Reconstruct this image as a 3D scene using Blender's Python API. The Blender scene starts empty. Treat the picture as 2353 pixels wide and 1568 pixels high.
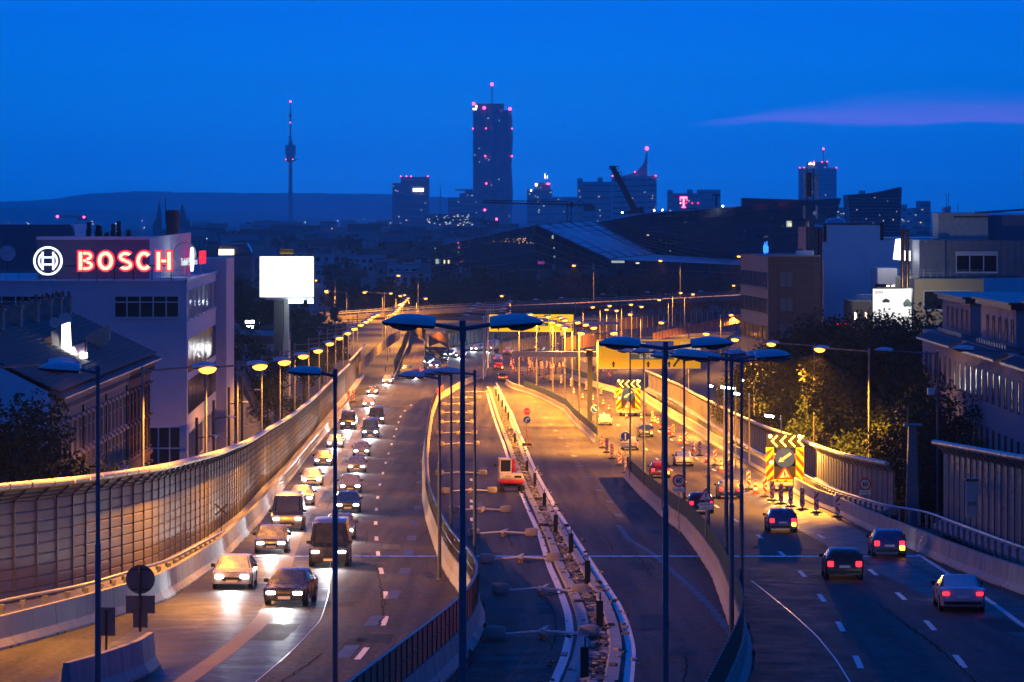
import bpy, bmesh, math, random
import numpy as np
from mathutils import Vector, Matrix
random.seed(7)
S = bpy.context.scene
COL = S.collection
R_ = math.radians
# ---------------------------------------------------------------- camera
F = 7600.0; CX = 1176.5; YH = 490.0; ZC = 32.0      # focal length in px of a 2353 px wide frame, horizon row, eye height
cam = bpy.data.objects.new('camera', bpy.data.cameras.new('camera')); COL.objects.link(cam)
cam.location = (0, 0, ZC); cam.rotation_euler = (R_(90), 0, 0)
cam.data.sensor_width = 36; cam.data.lens = 36 * F / 2353
cam.data.shift_y = -(784 - YH) / 2353
cam.data.clip_start = 1; cam.data.clip_end = 60000
S.camera = cam
# ---------------------------------------------------------------- sky (blue hour, sun below the horizon)
W = bpy.data.worlds.new('World'); S.world = W; W.use_nodes = True
nt = W.node_tree; nt.nodes.clear()
def wn(t, **k):
    n = nt.nodes.new(t)
    for a, b in k.items(): setattr(n, a, b)
    return n
sky = wn('ShaderNodeTexSky', sky_type='NISHITA', sun_disc=False)
sky.sun_elevation = R_(-2); sky.sun_rotation = R_(0); sky.air_density = 1.0; sky.dust_density = 0.3; sky.ozone_density = 4
hs = wn('ShaderNodeHueSaturation'); hs.inputs['Saturation'].default_value = 0.35
nt.links.new(sky.outputs[0], hs.inputs['Color'])
tint = wn('ShaderNodeVectorMath', operation='MULTIPLY'); tint.inputs[1].default_value = (0.0, 2.32, 11.3)
nt.links.new(hs.outputs[0], tint.inputs[0])
# thin pink cloud streaks low in the sky
tc = wn('ShaderNodeTexCoord'); sep = wn('ShaderNodeSeparateXYZ'); nt.links.new(tc.outputs['Generated'], sep.inputs[0])
def wmath(op, a, b=None, c=None):
    n = wn('ShaderNodeMath', operation=op)
    for i, v in enumerate((a, b, c)):
        if v is None: continue
        if isinstance(v, (int, float)): n.inputs[i].default_value = v
        else: nt.links.new(v, n.inputs[i])
    return n.outputs[0]
def wramp(v, a, b, c=0., d=1.):
    n = wn('ShaderNodeMapRange', interpolation_type='SMOOTHSTEP')
    nt.links.new(v, n.inputs[0])
    for i, q in enumerate((a, b, c, d)): n.inputs[i + 1].default_value = q
    return n.outputs[0]
azi = wmath('DIVIDE', sep.outputs[0], sep.outputs[1]); ele = wmath('DIVIDE', sep.outputs[2], sep.outputs[1])
front = wramp(sep.outputs[1], 0.0, 0.2)
nz = wn('ShaderNodeTexNoise'); nz.inputs['Scale'].default_value = 1.0; nz.inputs['Detail'].default_value = 3
mp = wn('ShaderNodeMapping'); mp.inputs['Scale'].default_value = (30, 30, 260)
nt.links.new(tc.outputs['Generated'], mp.inputs[0]); nt.links.new(mp.outputs[0], nz.inputs[0])
wob = wmath('MULTIPLY_ADD', nz.outputs[0], 0.004, -0.002)
elw = wmath('ADD', ele, wob)
def streak(a0, a1, e_lo, e_hi0, e_hi1, amt):
    ln = wramp(azi, a0, a1)
    top = wmath('MULTIPLY_ADD', ln, e_hi1 - e_hi0, e_hi0)
    lo = wramp(elw, e_lo - 0.0006, e_lo + 0.0012)
    up = wn('ShaderNodeMapRange', interpolation_type='SMOOTHSTEP')
    nt.links.new(elw, up.inputs[0]); nt.links.new(top, up.inputs[1]); up.inputs[2].default_value = e_lo; up.inputs[3].default_value = 0; up.inputs[4].default_value = 1
    m = wmath('MULTIPLY', lo, up.outputs[0])
    return wmath('MULTIPLY', wmath('MULTIPLY', m, wramp(azi, a0, a0 + 0.03)), amt)
c1 = streak(0.047, 0.12, 0.0268, 0.0275, 0.0380, 1.0)
end2 = wramp(azi, -0.020, -0.012, 1, 0)
c2 = wmath('MULTIPLY', streak(-0.026, -0.012, 0.0270, 0.0282, 0.0285, 0.9), end2)
cl = wmath('MULTIPLY', wmath('ADD', c1, c2), front)
mix = wn('ShaderNodeMixRGB'); nt.links.new(cl, mix.inputs[0]); nt.links.new(tint.outputs[0], mix.inputs[1])
cadd = wn('ShaderNodeVectorMath', operation='ADD'); nt.links.new(tint.outputs[0], cadd.inputs[0]); cadd.inputs[1].default_value = (0.45, 0.0, 0.3)
nt.links.new(cadd.outputs[0], mix.inputs[2])
bg = wn('ShaderNodeBackground'); bg.inputs['Strength'].default_value = 0.12
wo = wn('ShaderNodeOutputWorld')
nt.links.new(mix.outputs[0], bg.inputs['Color']); nt.links.new(bg.outputs[0], wo.inputs['Surface'])
S.view_settings.view_transform = 'Standard'; S.view_settings.look = 'None'
S.view_settings.exposure = 1.5; S.view_settings.gamma = 1.0; S.view_settings.use_curve_mapping = False
S.render.engine = 'CYCLES'
S.cycles.use_denoising = True
S.cycles.use_light_tree = True
S.cycles.use_adaptive_sampling = True; S.cycles.adaptive_threshold = 0.02
S.cycles.max_bounces = 5; S.cycles.diffuse_bounces = 2; S.cycles.glossy_bounces = 3; S.cycles.transparent_max_bounces = 8; S.cycles.volume_bounces = 0
S.cycles.sample_clamp_indirect = 3.0
S.cycles.caustics_reflective = False; S.cycles.caustics_refractive = False

# ---------------------------------------------------------------- placing helpers
def P(px, py, Y): return Vector(((px - CX) * Y / F, Y, ZC - (py - YH) * Y / F))
def zrel(Y):
    if Y <= 220: return -9.8 - .0487 * Y
    z1 = -9.8 - .0487 * 220
    if Y <= 620:
        d = Y - 220; return z1 - .0487 * d + .0487 / 800 * d * d
    return z1 - .0487 * 200
def zr(Y): return ZC + zrel(Y)
def RY(py, dz=0.0):
    a, b = 30.0, 1400.0
    for _ in range(50):
        m = .5 * (a + b)
        if YH - F * (zrel(m) + dz) / m > py: a = m
        else: b = m
    return .5 * (a + b)
def RP(px, py, dz=0.0):
    Y = RY(py, dz); return Vector(((px - CX) * Y / F, Y, zr(Y) + dz))
YG = np.arange(30.0, 1200.0, 1.0)
class Line:                                   # a line along the carriageway, X as a smooth function of the distance Y
    def __init__(s, pts, dz=0.0, smooth=9, near=None, far=None):
        q = sorted([(RP(x, y, dz).y, RP(x, y, dz).x) for x, y in pts])
        if near: q = [near] + q
        if far: q = q + [far]
        ys = np.array([a for a, b in q]); xs = np.array([b for a, b in q])
        s.y0, s.y1 = ys[0], ys[-1]
        v = np.interp(YG, ys, xs)
        lo = YG < ys[0]; hi = YG > ys[-1]
        v[lo] = xs[0] + (YG[lo] - ys[0]) * (xs[1] - xs[0]) / (ys[1] - ys[0])
        v[hi] = xs[-1] + (YG[hi] - ys[-1]) * (xs[-1] - xs[-2]) / (ys[-1] - ys[-2])
        k = np.hanning(2 * smooth + 1); k /= k.sum()
        s.v = np.convolve(np.pad(v, smooth, mode='edge'), k, 'valid')
    def x(s, Y): return float(np.interp(Y, YG, s.v))
    def p(s, Y, dz=0.0): return Vector((s.x(Y), Y, zr(Y) + dz))
    def walk(s, a, b, step):                  # points every `step` metres from Y=a to Y=b
        out = [a]; Y = a
        while Y < b:
            d = (s.x(Y + .5) - s.x(Y - .5))
            Y += step / math.sqrt(1 + d * d); out.append(Y)
        return out
# ---------------------------------------------------------------- mesh helpers
class MB:
    def __init__(s): s.v = []; s.f = []; s.m = []
    def add(s, vs, fs, mi=0):
        b = len(s.v); s.v += [tuple(v) for v in vs]
        for f in fs: s.f.append([b + i for i in f]); s.m.append(mi)
        return s
    def box(s, lo, hi, mi=0, M=None):
        x0, y0, z0 = lo; x1, y1, z1 = hi
        v = [Vector(c) for c in ((x0,y0,z0),(x1,y0,z0),(x1,y1,z0),(x0,y1,z0),(x0,y0,z1),(x1,y0,z1),(x1,y1,z1),(x0,y1,z1))]
        if M is not None: v = [M @ q for q in v]
        return s.add(v, [(0,3,2,1),(4,5,6,7),(0,1,5,4),(1,2,6,5),(2,3,7,6),(3,0,4,7)], mi)
    def cbox(s, c, size, mi=0, M=None):
        return s.box([c[i] - size[i] / 2 for i in range(3)], [c[i] + size[i] / 2 for i in range(3)], mi, M)
    def bar(s, p, q, w, h=None, mi=0):
        p = Vector(p); q = Vector(q); d = q - p; L = d.length
        if L < 1e-6: return s
        M = Matrix.Translation(p) @ d.to_track_quat('X', 'Z').to_matrix().to_4x4()
        h = h or w
        return s.box((0, -w / 2, -h / 2), (L, w / 2, h / 2), mi, M)
    def tube(s, p, q, r0, r1=None, n=8, mi=0, cap=True):
        p = Vector(p); q = Vector(q); r1 = r0 if r1 is None else r1
        M = (q - p).to_track_quat('Z', 'X').to_matrix()
        vs = []
        for c, r in ((p, r0), (q, r1)):
            for i in range(n):
                a = 2 * math.pi * i / n; vs.append(c + M @ Vector((r * math.cos(a), r * math.sin(a), 0)))
        fs = [(i, (i + 1) % n, n + (i + 1) % n, n + i) for i in range(n)]
        if cap: fs += [tuple(range(n - 1, -1, -1)), tuple(range(n, 2 * n))]
        return s.add(vs, fs, mi)
    def lathe(s, prof, c=(0, 0, 0), n=16, mi=0):         # prof: (radius, z)
        vs = []; c = Vector(c)
        for r, z in prof:
            for i in range(n):
                a = 2 * math.pi * i / n; vs.append(c + Vector((r * math.cos(a), r * math.sin(a), z)))
        fs = []
        for k in range(len(prof) - 1):
            for i in range(n): fs.append((k*n+i, k*n+(i+1) % n, (k+1)*n+(i+1) % n, (k+1)*n+i))
        fs += [tuple(range(n - 1, -1, -1)), tuple((len(prof) - 1) * n + i for i in range(n))]
        return s.add(vs, fs, mi)
    def prism(s, poly, ext, mi=0):                       # closed 3D polygon extruded by a vector
        ext = Vector(ext); n = len(poly); a = [Vector(p) for p in poly]; b = [p + ext for p in a]
        return s.add(a + b, [tuple(range(n - 1, -1, -1)), tuple(range(n, 2 * n))] + [(i, (i + 1) % n, n + (i + 1) % n, n + i) for i in range(n)], mi)
    def loft(s, rings, mi=0, close=True, cap=True):
        n = len(rings[0]); vs = [p for r in rings for p in r]; fs = []
        for k in range(len(rings) - 1):
            for i in range(n if close else n - 1):
                fs.append((k*n+i, k*n+(i+1) % n, (k+1)*n+(i+1) % n, (k+1)*n+i))
        if cap: fs += [tuple(range(n - 1, -1, -1)), tuple((len(rings) - 1) * n + i for i in range(n))]
        return s.add(vs, fs, mi)
    def disc(s, c, r, nrm, t=0.01, n=20, mi=0):
        c = Vector(c); nrm = Vector(nrm).normalized(); return s.tube(c - nrm * t / 2, c + nrm * t / 2, r, r, n, mi)
    def mesh(s, name, mats, smooth=False):
        me = bpy.data.meshes.new(name); me.from_pydata(s.v, [], s.f); me.update()
        bm = bmesh.new(); bm.from_mesh(me); bmesh.ops.recalc_face_normals(bm, faces=bm.faces); bm.to_mesh(me); bm.free()
        for m in (mats if isinstance(mats, (list, tuple)) else [mats]): me.materials.append(m)
        if len(s.m) == len(me.polygons): me.polygons.foreach_set('material_index', s.m)
        if smooth:
            me.polygons.foreach_set('use_smooth', [True] * len(me.polygons))
            try: me.set_sharp_from_angle(angle=R_(40))
            except Exception: pass
        return me
    def build(s, name, mats, parent=None, smooth=False, loc=None):
        return put(name, s.mesh(name, mats, smooth), parent, loc)
def put(name, data, parent=None, loc=None, rz=0.0):
    o = bpy.data.objects.new(name, data); COL.objects.link(o)
    if parent is not None: o.parent = parent
    if loc is not None: o.location = loc
    if rz: o.rotation_euler = (0, 0, rz)
    return o
def tag(o, label, cat, group=None):
    o['label'] = label; o['category'] = cat
    if group: o['group'] = group
    return o
def thing(name, label, cat, loc=(0, 0, 0), rz=0.0, group=None):
    return tag(put(name, None, None, loc, rz), label, cat, group)
def struct(o): o['kind'] = 'structure'; return o
def stuff(o): o['kind'] = 'stuff'; return o
def dup(o, loc=None, rz=None, label=None, parent=None, scale=None):
    c = o.copy(); COL.objects.link(c); c.parent = parent
    if loc is not None: c.location = loc
    if rz is not None: c.rotation_euler = (0, 0, rz)
    if scale is not None: c.scale = (scale,) * 3 if isinstance(scale, (int, float)) else scale
    if label: c['label'] = label
    for ch in o.children: dup(ch, parent=c)
    return c
_ones = ['zeroth','first','second','third','fourth','fifth','sixth','seventh','eighth','ninth','tenth','eleventh','twelfth','thirteenth','fourteenth','fifteenth','sixteenth','seventeenth','eighteenth','nineteenth']
def ordw(n):
    if n < 20: return _ones[n]
    if n >= 100: return 'hundred and ' + ordw(n - 100) if n > 100 else 'hundredth'
    t, u = divmod(n, 10); w = ['twent','thirt','fort','fift','sixt','sevent','eight','ninet'][t - 2]
    return w + 'ieth' if u == 0 else w + 'y-' + _ones[u]
ORD = [ordw(i + 1) for i in range(160)]
# ---------------------------------------------------------------- materials
MATS = {}
def mat(name, col, rough=.6, metal=0., var=.18, scale=2.0, bump=0., stretch=(1, 1, 1), emit=None, estr=0., spec=.4, rvar=0.1):
    if name in MATS: return MATS[name]
    m = bpy.data.materials.new(name); m.use_nodes = True; t = m.node_tree; N = t.nodes; L = t.links
    b = N['Principled BSDF']
    tcn = N.new('ShaderNodeTexCoord'); mpn = N.new('ShaderNodeMapping'); mpn.inputs['Scale'].default_value = stretch
    L.new(tcn.outputs['Object'], mpn.inputs[0])
    n1 = N.new('ShaderNodeTexNoise'); n1.inputs['Scale'].default_value = scale; n1.inputs['Detail'].default_value = 6; n1.inputs['Roughness'].default_value = .65
    L.new(mpn.outputs[0], n1.inputs[0])
    mr = N.new('ShaderNodeMapRange'); mr.inputs[1].default_value = .3; mr.inputs[2].default_value = .7; mr.inputs[3].default_value = 1 - var; mr.inputs[4].default_value = 1 + var
    L.new(n1.outputs[0], mr.inputs[0])
    vm = N.new('ShaderNodeVectorMath'); vm.operation = 'SCALE'; vm.inputs[0].default_value = col[:3]; L.new(mr.outputs[0], vm.inputs['Scale'])
    L.new(vm.outputs[0], b.inputs['Base Color'])
    mr2 = N.new('ShaderNodeMapRange'); mr2.inputs[1].default_value = .3; mr2.inputs[2].default_value = .7; mr2.inputs[3].default_value = max(.05, rough - rvar); mr2.inputs[4].default_value = min(1, rough + rvar)
    L.new(n1.outputs[0], mr2.inputs[0]); L.new(mr2.outputs[0], b.inputs['Roughness'])
    b.inputs['Metallic'].default_value = metal; b.inputs['Specular IOR Level'].default_value = spec
    if bump:
        bp = N.new('ShaderNodeBump'); bp.inputs['Strength'].default_value = bump; bp.inputs['Distance'].default_value = .05
        n2 = N.new('ShaderNodeTexNoise'); n2.inputs['Scale'].default_value = scale * 6; n2.inputs['Detail'].default_value = 4
        L.new(mpn.outputs[0], n2.inputs[0]); L.new(n2.outputs[0], bp.inputs['Height']); L.new(bp.outputs[0], b.inputs['Normal'])
    if emit:
        b.inputs['Emission Color'].default_value = (*emit, 1); b.inputs['Emission Strength'].default_value = estr
    MATS[name] = m; return m
def glow(name, col, s):
    if name in MATS: return MATS[name]
    m = bpy.data.materials.new(name); m.use_nodes = True; t = m.node_tree
    b = t.nodes['Principled BSDF']; b.inputs['Base Color'].default_value = (.2, .2, .2, 1)
    b.inputs['Emission Color'].default_value = (*col, 1); b.inputs['Emission Strength'].default_value = s
    nn = t.nodes.new('ShaderNodeTexNoise'); nn.inputs['Scale'].default_value = 3
    mm = t.nodes.new('ShaderNodeMapRange'); mm.inputs[3].default_value = s * .85; mm.inputs[4].default_value = s * 1.15
    t.links.new(nn.outputs[0], mm.inputs[0]); t.links.new(mm.outputs[0], b.inputs['Emission Strength'])
    try: m.cycles.emission_sampling = 'NONE'
    except Exception: pass
    MATS[name] = m; return m
def road_mat(name, col, streak=.45, rough=.68):
    m = mat(name, col, rough, 0, .38, .7, .0, spec=.045, rvar=.12)
    t = m.node_tree; N = t.nodes; L = t.links; b = N['Principled BSDF']
    tcn = N.new('ShaderNodeTexCoord'); mpn = N.new('ShaderNodeMapping'); mpn.inputs['Scale'].default_value = (1.1, .025, .3)
    L.new(tcn.outputs['Object'], mpn.inputs[0])
    n = N.new('ShaderNodeTexNoise'); n.inputs['Scale'].default_value = 1; n.inputs['Detail'].default_value = 4; L.new(mpn.outputs[0], n.inputs[0])
    mr = N.new('ShaderNodeMapRange'); mr.inputs[1].default_value = .3; mr.inputs[2].default_value = .7; mr.inputs[3].default_value = 1 - streak; mr.inputs[4].default_value = 1 + streak
    L.new(n.outputs[0], mr.inputs[0])
    g = N.new('ShaderNodeTexNoise'); g.inputs['Scale'].default_value = 5; g.inputs['Detail'].default_value = 5; L.new(tcn.outputs['Object'], g.inputs[0])
    mg = N.new('ShaderNodeMapRange'); mg.inputs[1].default_value = .35; mg.inputs[2].default_value = .65; mg.inputs[3].default_value = .55; mg.inputs[4].default_value = 1.45
    L.new(g.outputs[0], mg.inputs[0])
    mu = N.new('ShaderNodeMath'); mu.operation = 'MULTIPLY'; L.new(mr.outputs[0], mu.inputs[0]); L.new(mg.outputs[0], mu.inputs[1])
    src = b.inputs['Base Color'].links[0].from_socket
    v = N.new('ShaderNodeVectorMath'); v.operation = 'SCALE'; L.new(src, v.inputs[0]); L.new(mu.outputs[0], v.inputs['Scale']); L.new(v.outputs[0], b.inputs['Base Color'])
    bp = N.new('ShaderNodeBump'); bp.inputs['Strength'].default_value = .25; bp.inputs['Distance'].default_value = .03
    L.new(g.outputs[0], bp.inputs['Height']); L.new(bp.outputs[0], b.inputs['Normal'])
    return m
ASPH = road_mat('asphalt_worn', (.050, .045, .039))
CONC = mat('concrete', (.30, .29, .27), .75, var=.28, scale=1.2, bump=.2, stretch=(1, 1, .35))
CONC2 = mat('concrete_dark', (.17, .165, .155), .8, var=.3, scale=.8, bump=.2)
PAINT = mat('road_paint', (.62, .62, .60), .6, var=.3, scale=5)
STEEL = mat('galvanised_steel', (.32, .34, .36), .42, .55, var=.15, scale=3)
DSTEEL = mat('dark_steel', (.05, .05, .055), .5, .4)
WHITEP = mat('white_paint', (.72, .72, .70), .5, var=.08)
REDP = mat('red_reflective', (.62, .045, .02), .45, var=.08)
BLACKP = mat('black_paint', (.015, .015, .016), .5)
RUBBER = mat('black_rubber', (.02, .02, .02), .8)
GLASS = mat('window_glass', (.015, .02, .028), .10, 0, var=.1, spec=.45)
FRAMEW = mat('window_frame_white', (.62, .63, .64), .5, var=.06)
BLUEP = mat('blue_sign', (.012, .05, .36), .45, var=.06)
YELP = mat('yellow_sign', (.78, .47, .012), .5, var=.08, scale=.4)
LAMPHEAD = mat('lamp_housing', (.66, .70, .74), .5, .0, var=.12, scale=4)
LAMPPOLE = mat('lamp_pole_paint', (.09, .13, .17), .5, .2, var=.15, scale=5)
BOWL = mat('lamp_bowl', (.25, .27, .28), .12, 0, var=.05, spec=.7)
SODIUM = glow('sodium_lamp', (1.0, .32, .03), 2.2)
# ================================================================ GROUND AND ROAD
GRASS = mat('ground_scrub', (.045, .05, .03), .9, var=.4, scale=.05)
m = MB(); G = 5900
m.add([(-G, -50, 0), (G, -50, 0), (G, 14500, 0), (-G, 14500, 0)], [(0, 1, 2, 3)])
struct(m.build('ground', GRASS))
LW = Line([(832,851),(814,877.6),(793,904),(772,927.5),(753.7,951),(732.7,974.8),(709,1006),(677.5,1040.5),(643,1080),(601,1119),(546,1180),(473,1235),(341,1303.6),(257,1328.5),(131,1366.6),(0,1390),(-160,1425)], .6, 6, near=(60, -36))
LB = Line([(801,938),(746,996),(698.5,1051),(635.5,1132),(588,1200),(494,1296),(446,1328),(368,1380),(236,1422),(131,1453),(0,1490),(-120,1520)], 0, 6)
B1 = Line([(1111,866),(1060,888),(1003,922),(990,959),(982,1011.6),(977,1061),(979,1110),(979.5,1148),(990,1198),(1013.7,1266.8),(1038,1319),(1062,1351),(1085,1380),(1097,1415),(1092,1455),(1060,1505),(1020,1548),(960,1605)], 0, 4)
ML = Line([(1100,860),(1118.7,901),(1158,1022),(1197.5,1132),(1223.8,1193),(1242,1235),(1263,1303.6),(1286.8,1356),(1305,1408.6),(1310.4,1453),(1297,1513.6),(1273.7,1568)], 0, 5)
MR = Line([(1115,835),(1139.7,877.6),(1176.5,952),(1202.8,1016.8),(1229,1079.8),(1263,1142.9),(1281.5,1176.5),(1307.8,1216.9),(1344.6,1274.7),(1386.6,1340),(1418,1387.6),(1439,1440),(1451,1492.6),(1444,1568)], 0, 5)
B2 = Line([(1150,872),(1176.5,893),(1218.5,906.5),(1255,922),(1300,946),(1321,972),(1350,998),(1378.7,1027),(1410,1058),(1443,1100),(1472,1132),(1511,1169),(1546,1201),(1577,1222),(1614,1269),(1651,1324.6),(1675,1387.6),(1692,1430),(1706,1475),(1708,1520),(1695,1568),(1665,1640)], 0, 4)
RB = Line([(1413,880),(1440,893),(1478.5,917),(1491.6,927.5),(1544,959),(1596.7,990.5),(1649,1024.7),(1701.7,1056),(1743.7,1077),(1800,1112),(1870,1156.5),(1922,1177.5),(2001,1217),(2111,1264),(2174.4,1293),(2290,1340),(2353,1361),(2480,1410)], 0, 6)
RW = Line([(1420,850),(1440,862),(1478.5,883),(1570,927.5),(1675.5,993),(1754,1037.8),(1846,1080),(1948.6,1132),(2077,1169),(2158.7,1180),(2353,1251),(2500,1300)], 1.2, 8)
EL = Line([(960,870),(985,838),(1000,830),(1032,806),(1090,797),(1176,788),(1290,777),(1450,766),(1560,755)], 0, 10)      # outer edge of the far bend
m = MB(); rows = list(np.concatenate([np.arange(40, 330, 3.0), np.arange(330, 960, 6.0)]))
def road_x(Y):
    if Y < 600: l = LW.x(Y) - .8
    else:
        t = min(1, (Y - 600) / 70); l = (1 - t) * (LW.x(600) - .8) + t * (EL.x(Y) - .8)
        if Y < 670: l = min(l, -23)
    r = RW.x(min(Y, 560)) + 1.0 if Y < 560 else RW.x(560) + 1 + (Y - 560) * .12
    return l, r
for k, Y in enumerate(rows):
    l, r = road_x(Y); z = zr(Y)
    for i in range(13): m.v.append((l + (r - l) * i / 12, Y, z))
for k in range(len(rows) - 1):
    for i in range(12):
        a = k * 13 + i; m.f.append([a, a + 1, a + 14, a + 13]); m.m.append(0)
road = struct(m.build('road', ASPH, smooth=True))
m = MB()                                            # retaining walls that carry the carriageway above the streets
for side in (0, 1):
    for k in range(len(rows) - 1):
        a = road_x(rows[k])[side]; b = road_x(rows[k + 1])[side]
        o = -.004 if side else .004
        m.add([(a + o, rows[k], zr(rows[k]) - .01), (b + o, rows[k+1], zr(rows[k+1]) - .01), (b + o, rows[k+1], 0), (a + o, rows[k], 0)], [(0, 1, 2, 3)])
struct(m.build('embankment_wall', CONC2))
def ribbon(name, la, lb, y0, y1, dz, material, parent=None, step=4.0, dzb=None):
    m = MB(); Y = y0; n = 0
    while Y <= y1:
        m.v.append((la(Y), Y, zr(Y) + dz)); m.v.append((lb(Y), Y, zr(Y) + (dz if dzb is None else dzb))); n += 1; Y += step
    m.f = [[2*i, 2*i+1, 2*i+3, 2*i+2] for i in range(n - 1)]; m.m = [0] * len(m.f)
    return m.build(name, material, parent)
# patches of darker resurfaced asphalt and ground-off bands
DARKA = road_mat('asphalt_new', (.026, .025, .025), .15, .5)
SMEAR = mat('milled_band', (.13, .10, .075), .7, var=.35, scale=1.5, stretch=(1, .1, 1))
D1 = Line([(944,931),(920,958),(905,1003),(886,1064),(868,1143),(863,1202),(868,1273),(887,1368),(884,1427),(832,1502),(760,1580)], 0, 5)   # lane dashes, left carriageway
def off(L, d): return lambda Y: L.x(Y) + d
ribbon('resurfaced_strip', lambda Y: max(LB.x(Y) + .4, D1.x(Y) - 9.4), lambda Y: D1.x(Y) - 2.6, 62, 500, .004, DARKA, road)
ribbon('milled_band', off(D1, -5.2), off(D1, -4.5), 70, 480, .008, SMEAR, road)
ribbon('resurfaced_strip', lambda Y: RB.x(Y) - 4.6, lambda Y: RB.x(Y) - .9, 70, 430, .004, DARKA, road)
# solid white lines
for nm, L, d, a, b, w in (('edge_line', ML, 0, 50, 560, .30), ('edge_line', MR, 0, 50, 590, .34)):
    ribbon(nm, off(L, d - w / 2), off(L, d + w / 2), a, b, .006, PAINT, road, 2.5)
RE = Line([(2103.5,1270.7),(2150,1300),(2211,1340),(2280,1385),(2342.5,1432),(2420,1480)], 0, 4)
ribbon('edge_line', off(RE, -.12), off(RE, .12), 100, RE.y1, .006, PAINT, road, 2.5)
SEAL = mat('joint_sealant_glint', (.35, .30, .26), .35, var=.4, scale=3)  # pale tone paints the wet glint along the crack
CR = Line([(1720,1330),(1764,1364),(1820,1410),(1877,1462),(1920,1515),(1953,1568)], 0, 3)
ribbon('sealed_joint_glint', off(CR, -.03), off(CR, .03), 95, CR.y1, .009, SEAL, road, 2)
ribbon('sealed_joint_glint', off(D1, -2.57), off(D1, -2.53), 66, 470, .009, SEAL, road, 2)
TAR = mat('tar_patch', (.012, .012, .012), .6, var=.2)
T2 = Line([(1384,1158),(1420,1205),(1445,1240),(1500,1272),(1530,1300),(1575,1338),(1625,1385),(1672,1445)], 0, 4)
ribbon('tar_seam', lambda Y: T2.x(Y) - .16 + .07 * math.sin(Y * 1.7), lambda Y: T2.x(Y) + .16 + .07 * math.sin(Y * 2.3), 118, 215, .006, TAR, road, 1.0)
# expansion joint across the whole bridge
Yj = RY(1280)
m = MB(); l, r = LB.x(Yj) + .3, RB.x(Yj) - .3
for d in (0, .5):
    m.box((l, Yj + d, zr(Yj) + .010 - d * .0487), (r, Yj + d + .18, zr(Yj) + .016 - d * .0487))
m.build('expansion_joint', mat('joint_steel', (.45, .45, .46), .3, .7), road)
# repaired patches and cracks in the asphalt
rnd = random.Random(31); PATCH = [road_mat('asphalt_patch_dark', (.022, .021, .021)), road_mat('asphalt_patch_pale', (.085, .08, .075))]
lanes = [(lambda Y: D1.x(Y) - 2, 8), (lambda Y: B1.x(Y) - 3.5, 5), (lambda Y: (B1.x(Y) + ML.x(Y)) / 2, 3), (lambda Y: (MR.x(Y) + B2.x(Y)) / 2, 5), (lambda Y: (B2.x(Y) + RB.x(Y)) / 2, 9)]
for k in range(58):
    f, w = rnd.choice(lanes); Y = 80 * 5.0 ** rnd.random(); x = f(Y) + rnd.uniform(-w / 2, w / 2); a, l = rnd.uniform(.25, 1.3), rnd.uniform(1.5, 9)
    m = MB(); n = 5
    for i in range(n + 1):
        y = Y + l * i / n; dx = f(y) - f(Y); j = rnd.uniform(-.06, .06); m.v += [(x + dx - a / 2 + j, y, zr(y) + .005), (x + dx + a / 2 + j, y, zr(y) + .005)]
    m.f = [[2*i, 2*i+1, 2*i+3, 2*i+2] for i in range(n)]; m.m = [0] * n; m.build('repair_patch', PATCH[k % 4 == 0], road)
CRK = mat('sealed_crack', (.014, .014, .015), .9, spec=.05)
for k in range(26):
    f, w = rnd.choice(lanes); Y = 85 * 3.5 ** rnd.random(); x = f(Y) + rnd.uniform(-w / 2, w / 2); n = rnd.randint(12, 34); m = MB(); across = rnd.random() < .3
    for i in range(n):
        y = Y + i * (.9 if not across else .08); dx = f(y) - f(Y) + rnd.uniform(-.07, .07) + (i * .22 if across else 0); m.v += [(x + dx - .03, y, zr(y) + .010), (x + dx + .03, y + (.05 if across else 0), zr(y) + .010)]
    m.f = [[2*i, 2*i+1, 2*i+3, 2*i+2] for i in range(n - 1)]; m.m = [0] * (n - 1); m.build('crack', CRK, road)
# lane dashes, one object each
def dash(px, py, L, name='lane_dash', material=PAINT, length=5.0, w=.22, dz=.007):
    Y = RY(py); X = (px - CX) * Y / F; m = MB()
    n = 4
    for i in range(n + 1):
        y = Y - length / 2 + length * i / n; dx = L.x(y) - L.x(Y)
        m.v += [(X + dx - w / 2, y, zr(y) + dz), (X + dx + w / 2, y, zr(y) + dz)]
    m.f = [[2*i, 2*i+1, 2*i+3, 2*i+2] for i in range(n)]; m.m = [0] * n
    m.build(name, material, road)
for q in [(944,931.5),(930.4,944.6),(920.5,957.7),(915.7,970.8),(910.7,986.6),(905.5,1003),(900,1021),(892.9,1042.5),(886.3,1064),(879.7,1087.7),(873,1114),(867.7,1143.6),(865,1171),(863,1202.5),(865,1238),(868.7,1273),(875.8,1312),(886.8,1368),(884.5,1427),(832.5,1502)]: dash(*q, D1)
D2 = Line([(1388,950),(1420.7,977),(1461,1013),(1510,1055),(1541,1080),(1607,1133.7),(1646.6,1164),(1720,1215),(1790,1268),(1843.5,1319.3),(1888,1374.5),(1931.5,1440),(1972,1521.5),(2000,1590)], 0, 4)
D3 = Line([(1495.6,976),(1515,992),(1542.8,1010.8),(1570.4,1030),(1600.6,1053.6),(1690,1110),(1790,1170),(1885.6,1232.7),(1940.7,1264),(2006,1315.4),(2070.7,1370.5),(2137.7,1437.5),(2206,1520),(2260,1600)], 0, 4)
for q in [(1388,950),(1404.5,963),(1420.7,977),(1439,993),(1461.4,1013),(1485,1032.6),(1510,1055),(1541.5,1080),(1573,1106),(1607,1133.7),(1646.6,1164),(1690,1196),(1745,1233),(1797,1273),(1843.5,1319.3),(1888,1374.5),(1931.5,1440),(1972,1521.5)]: dash(*q, D2)
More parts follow.
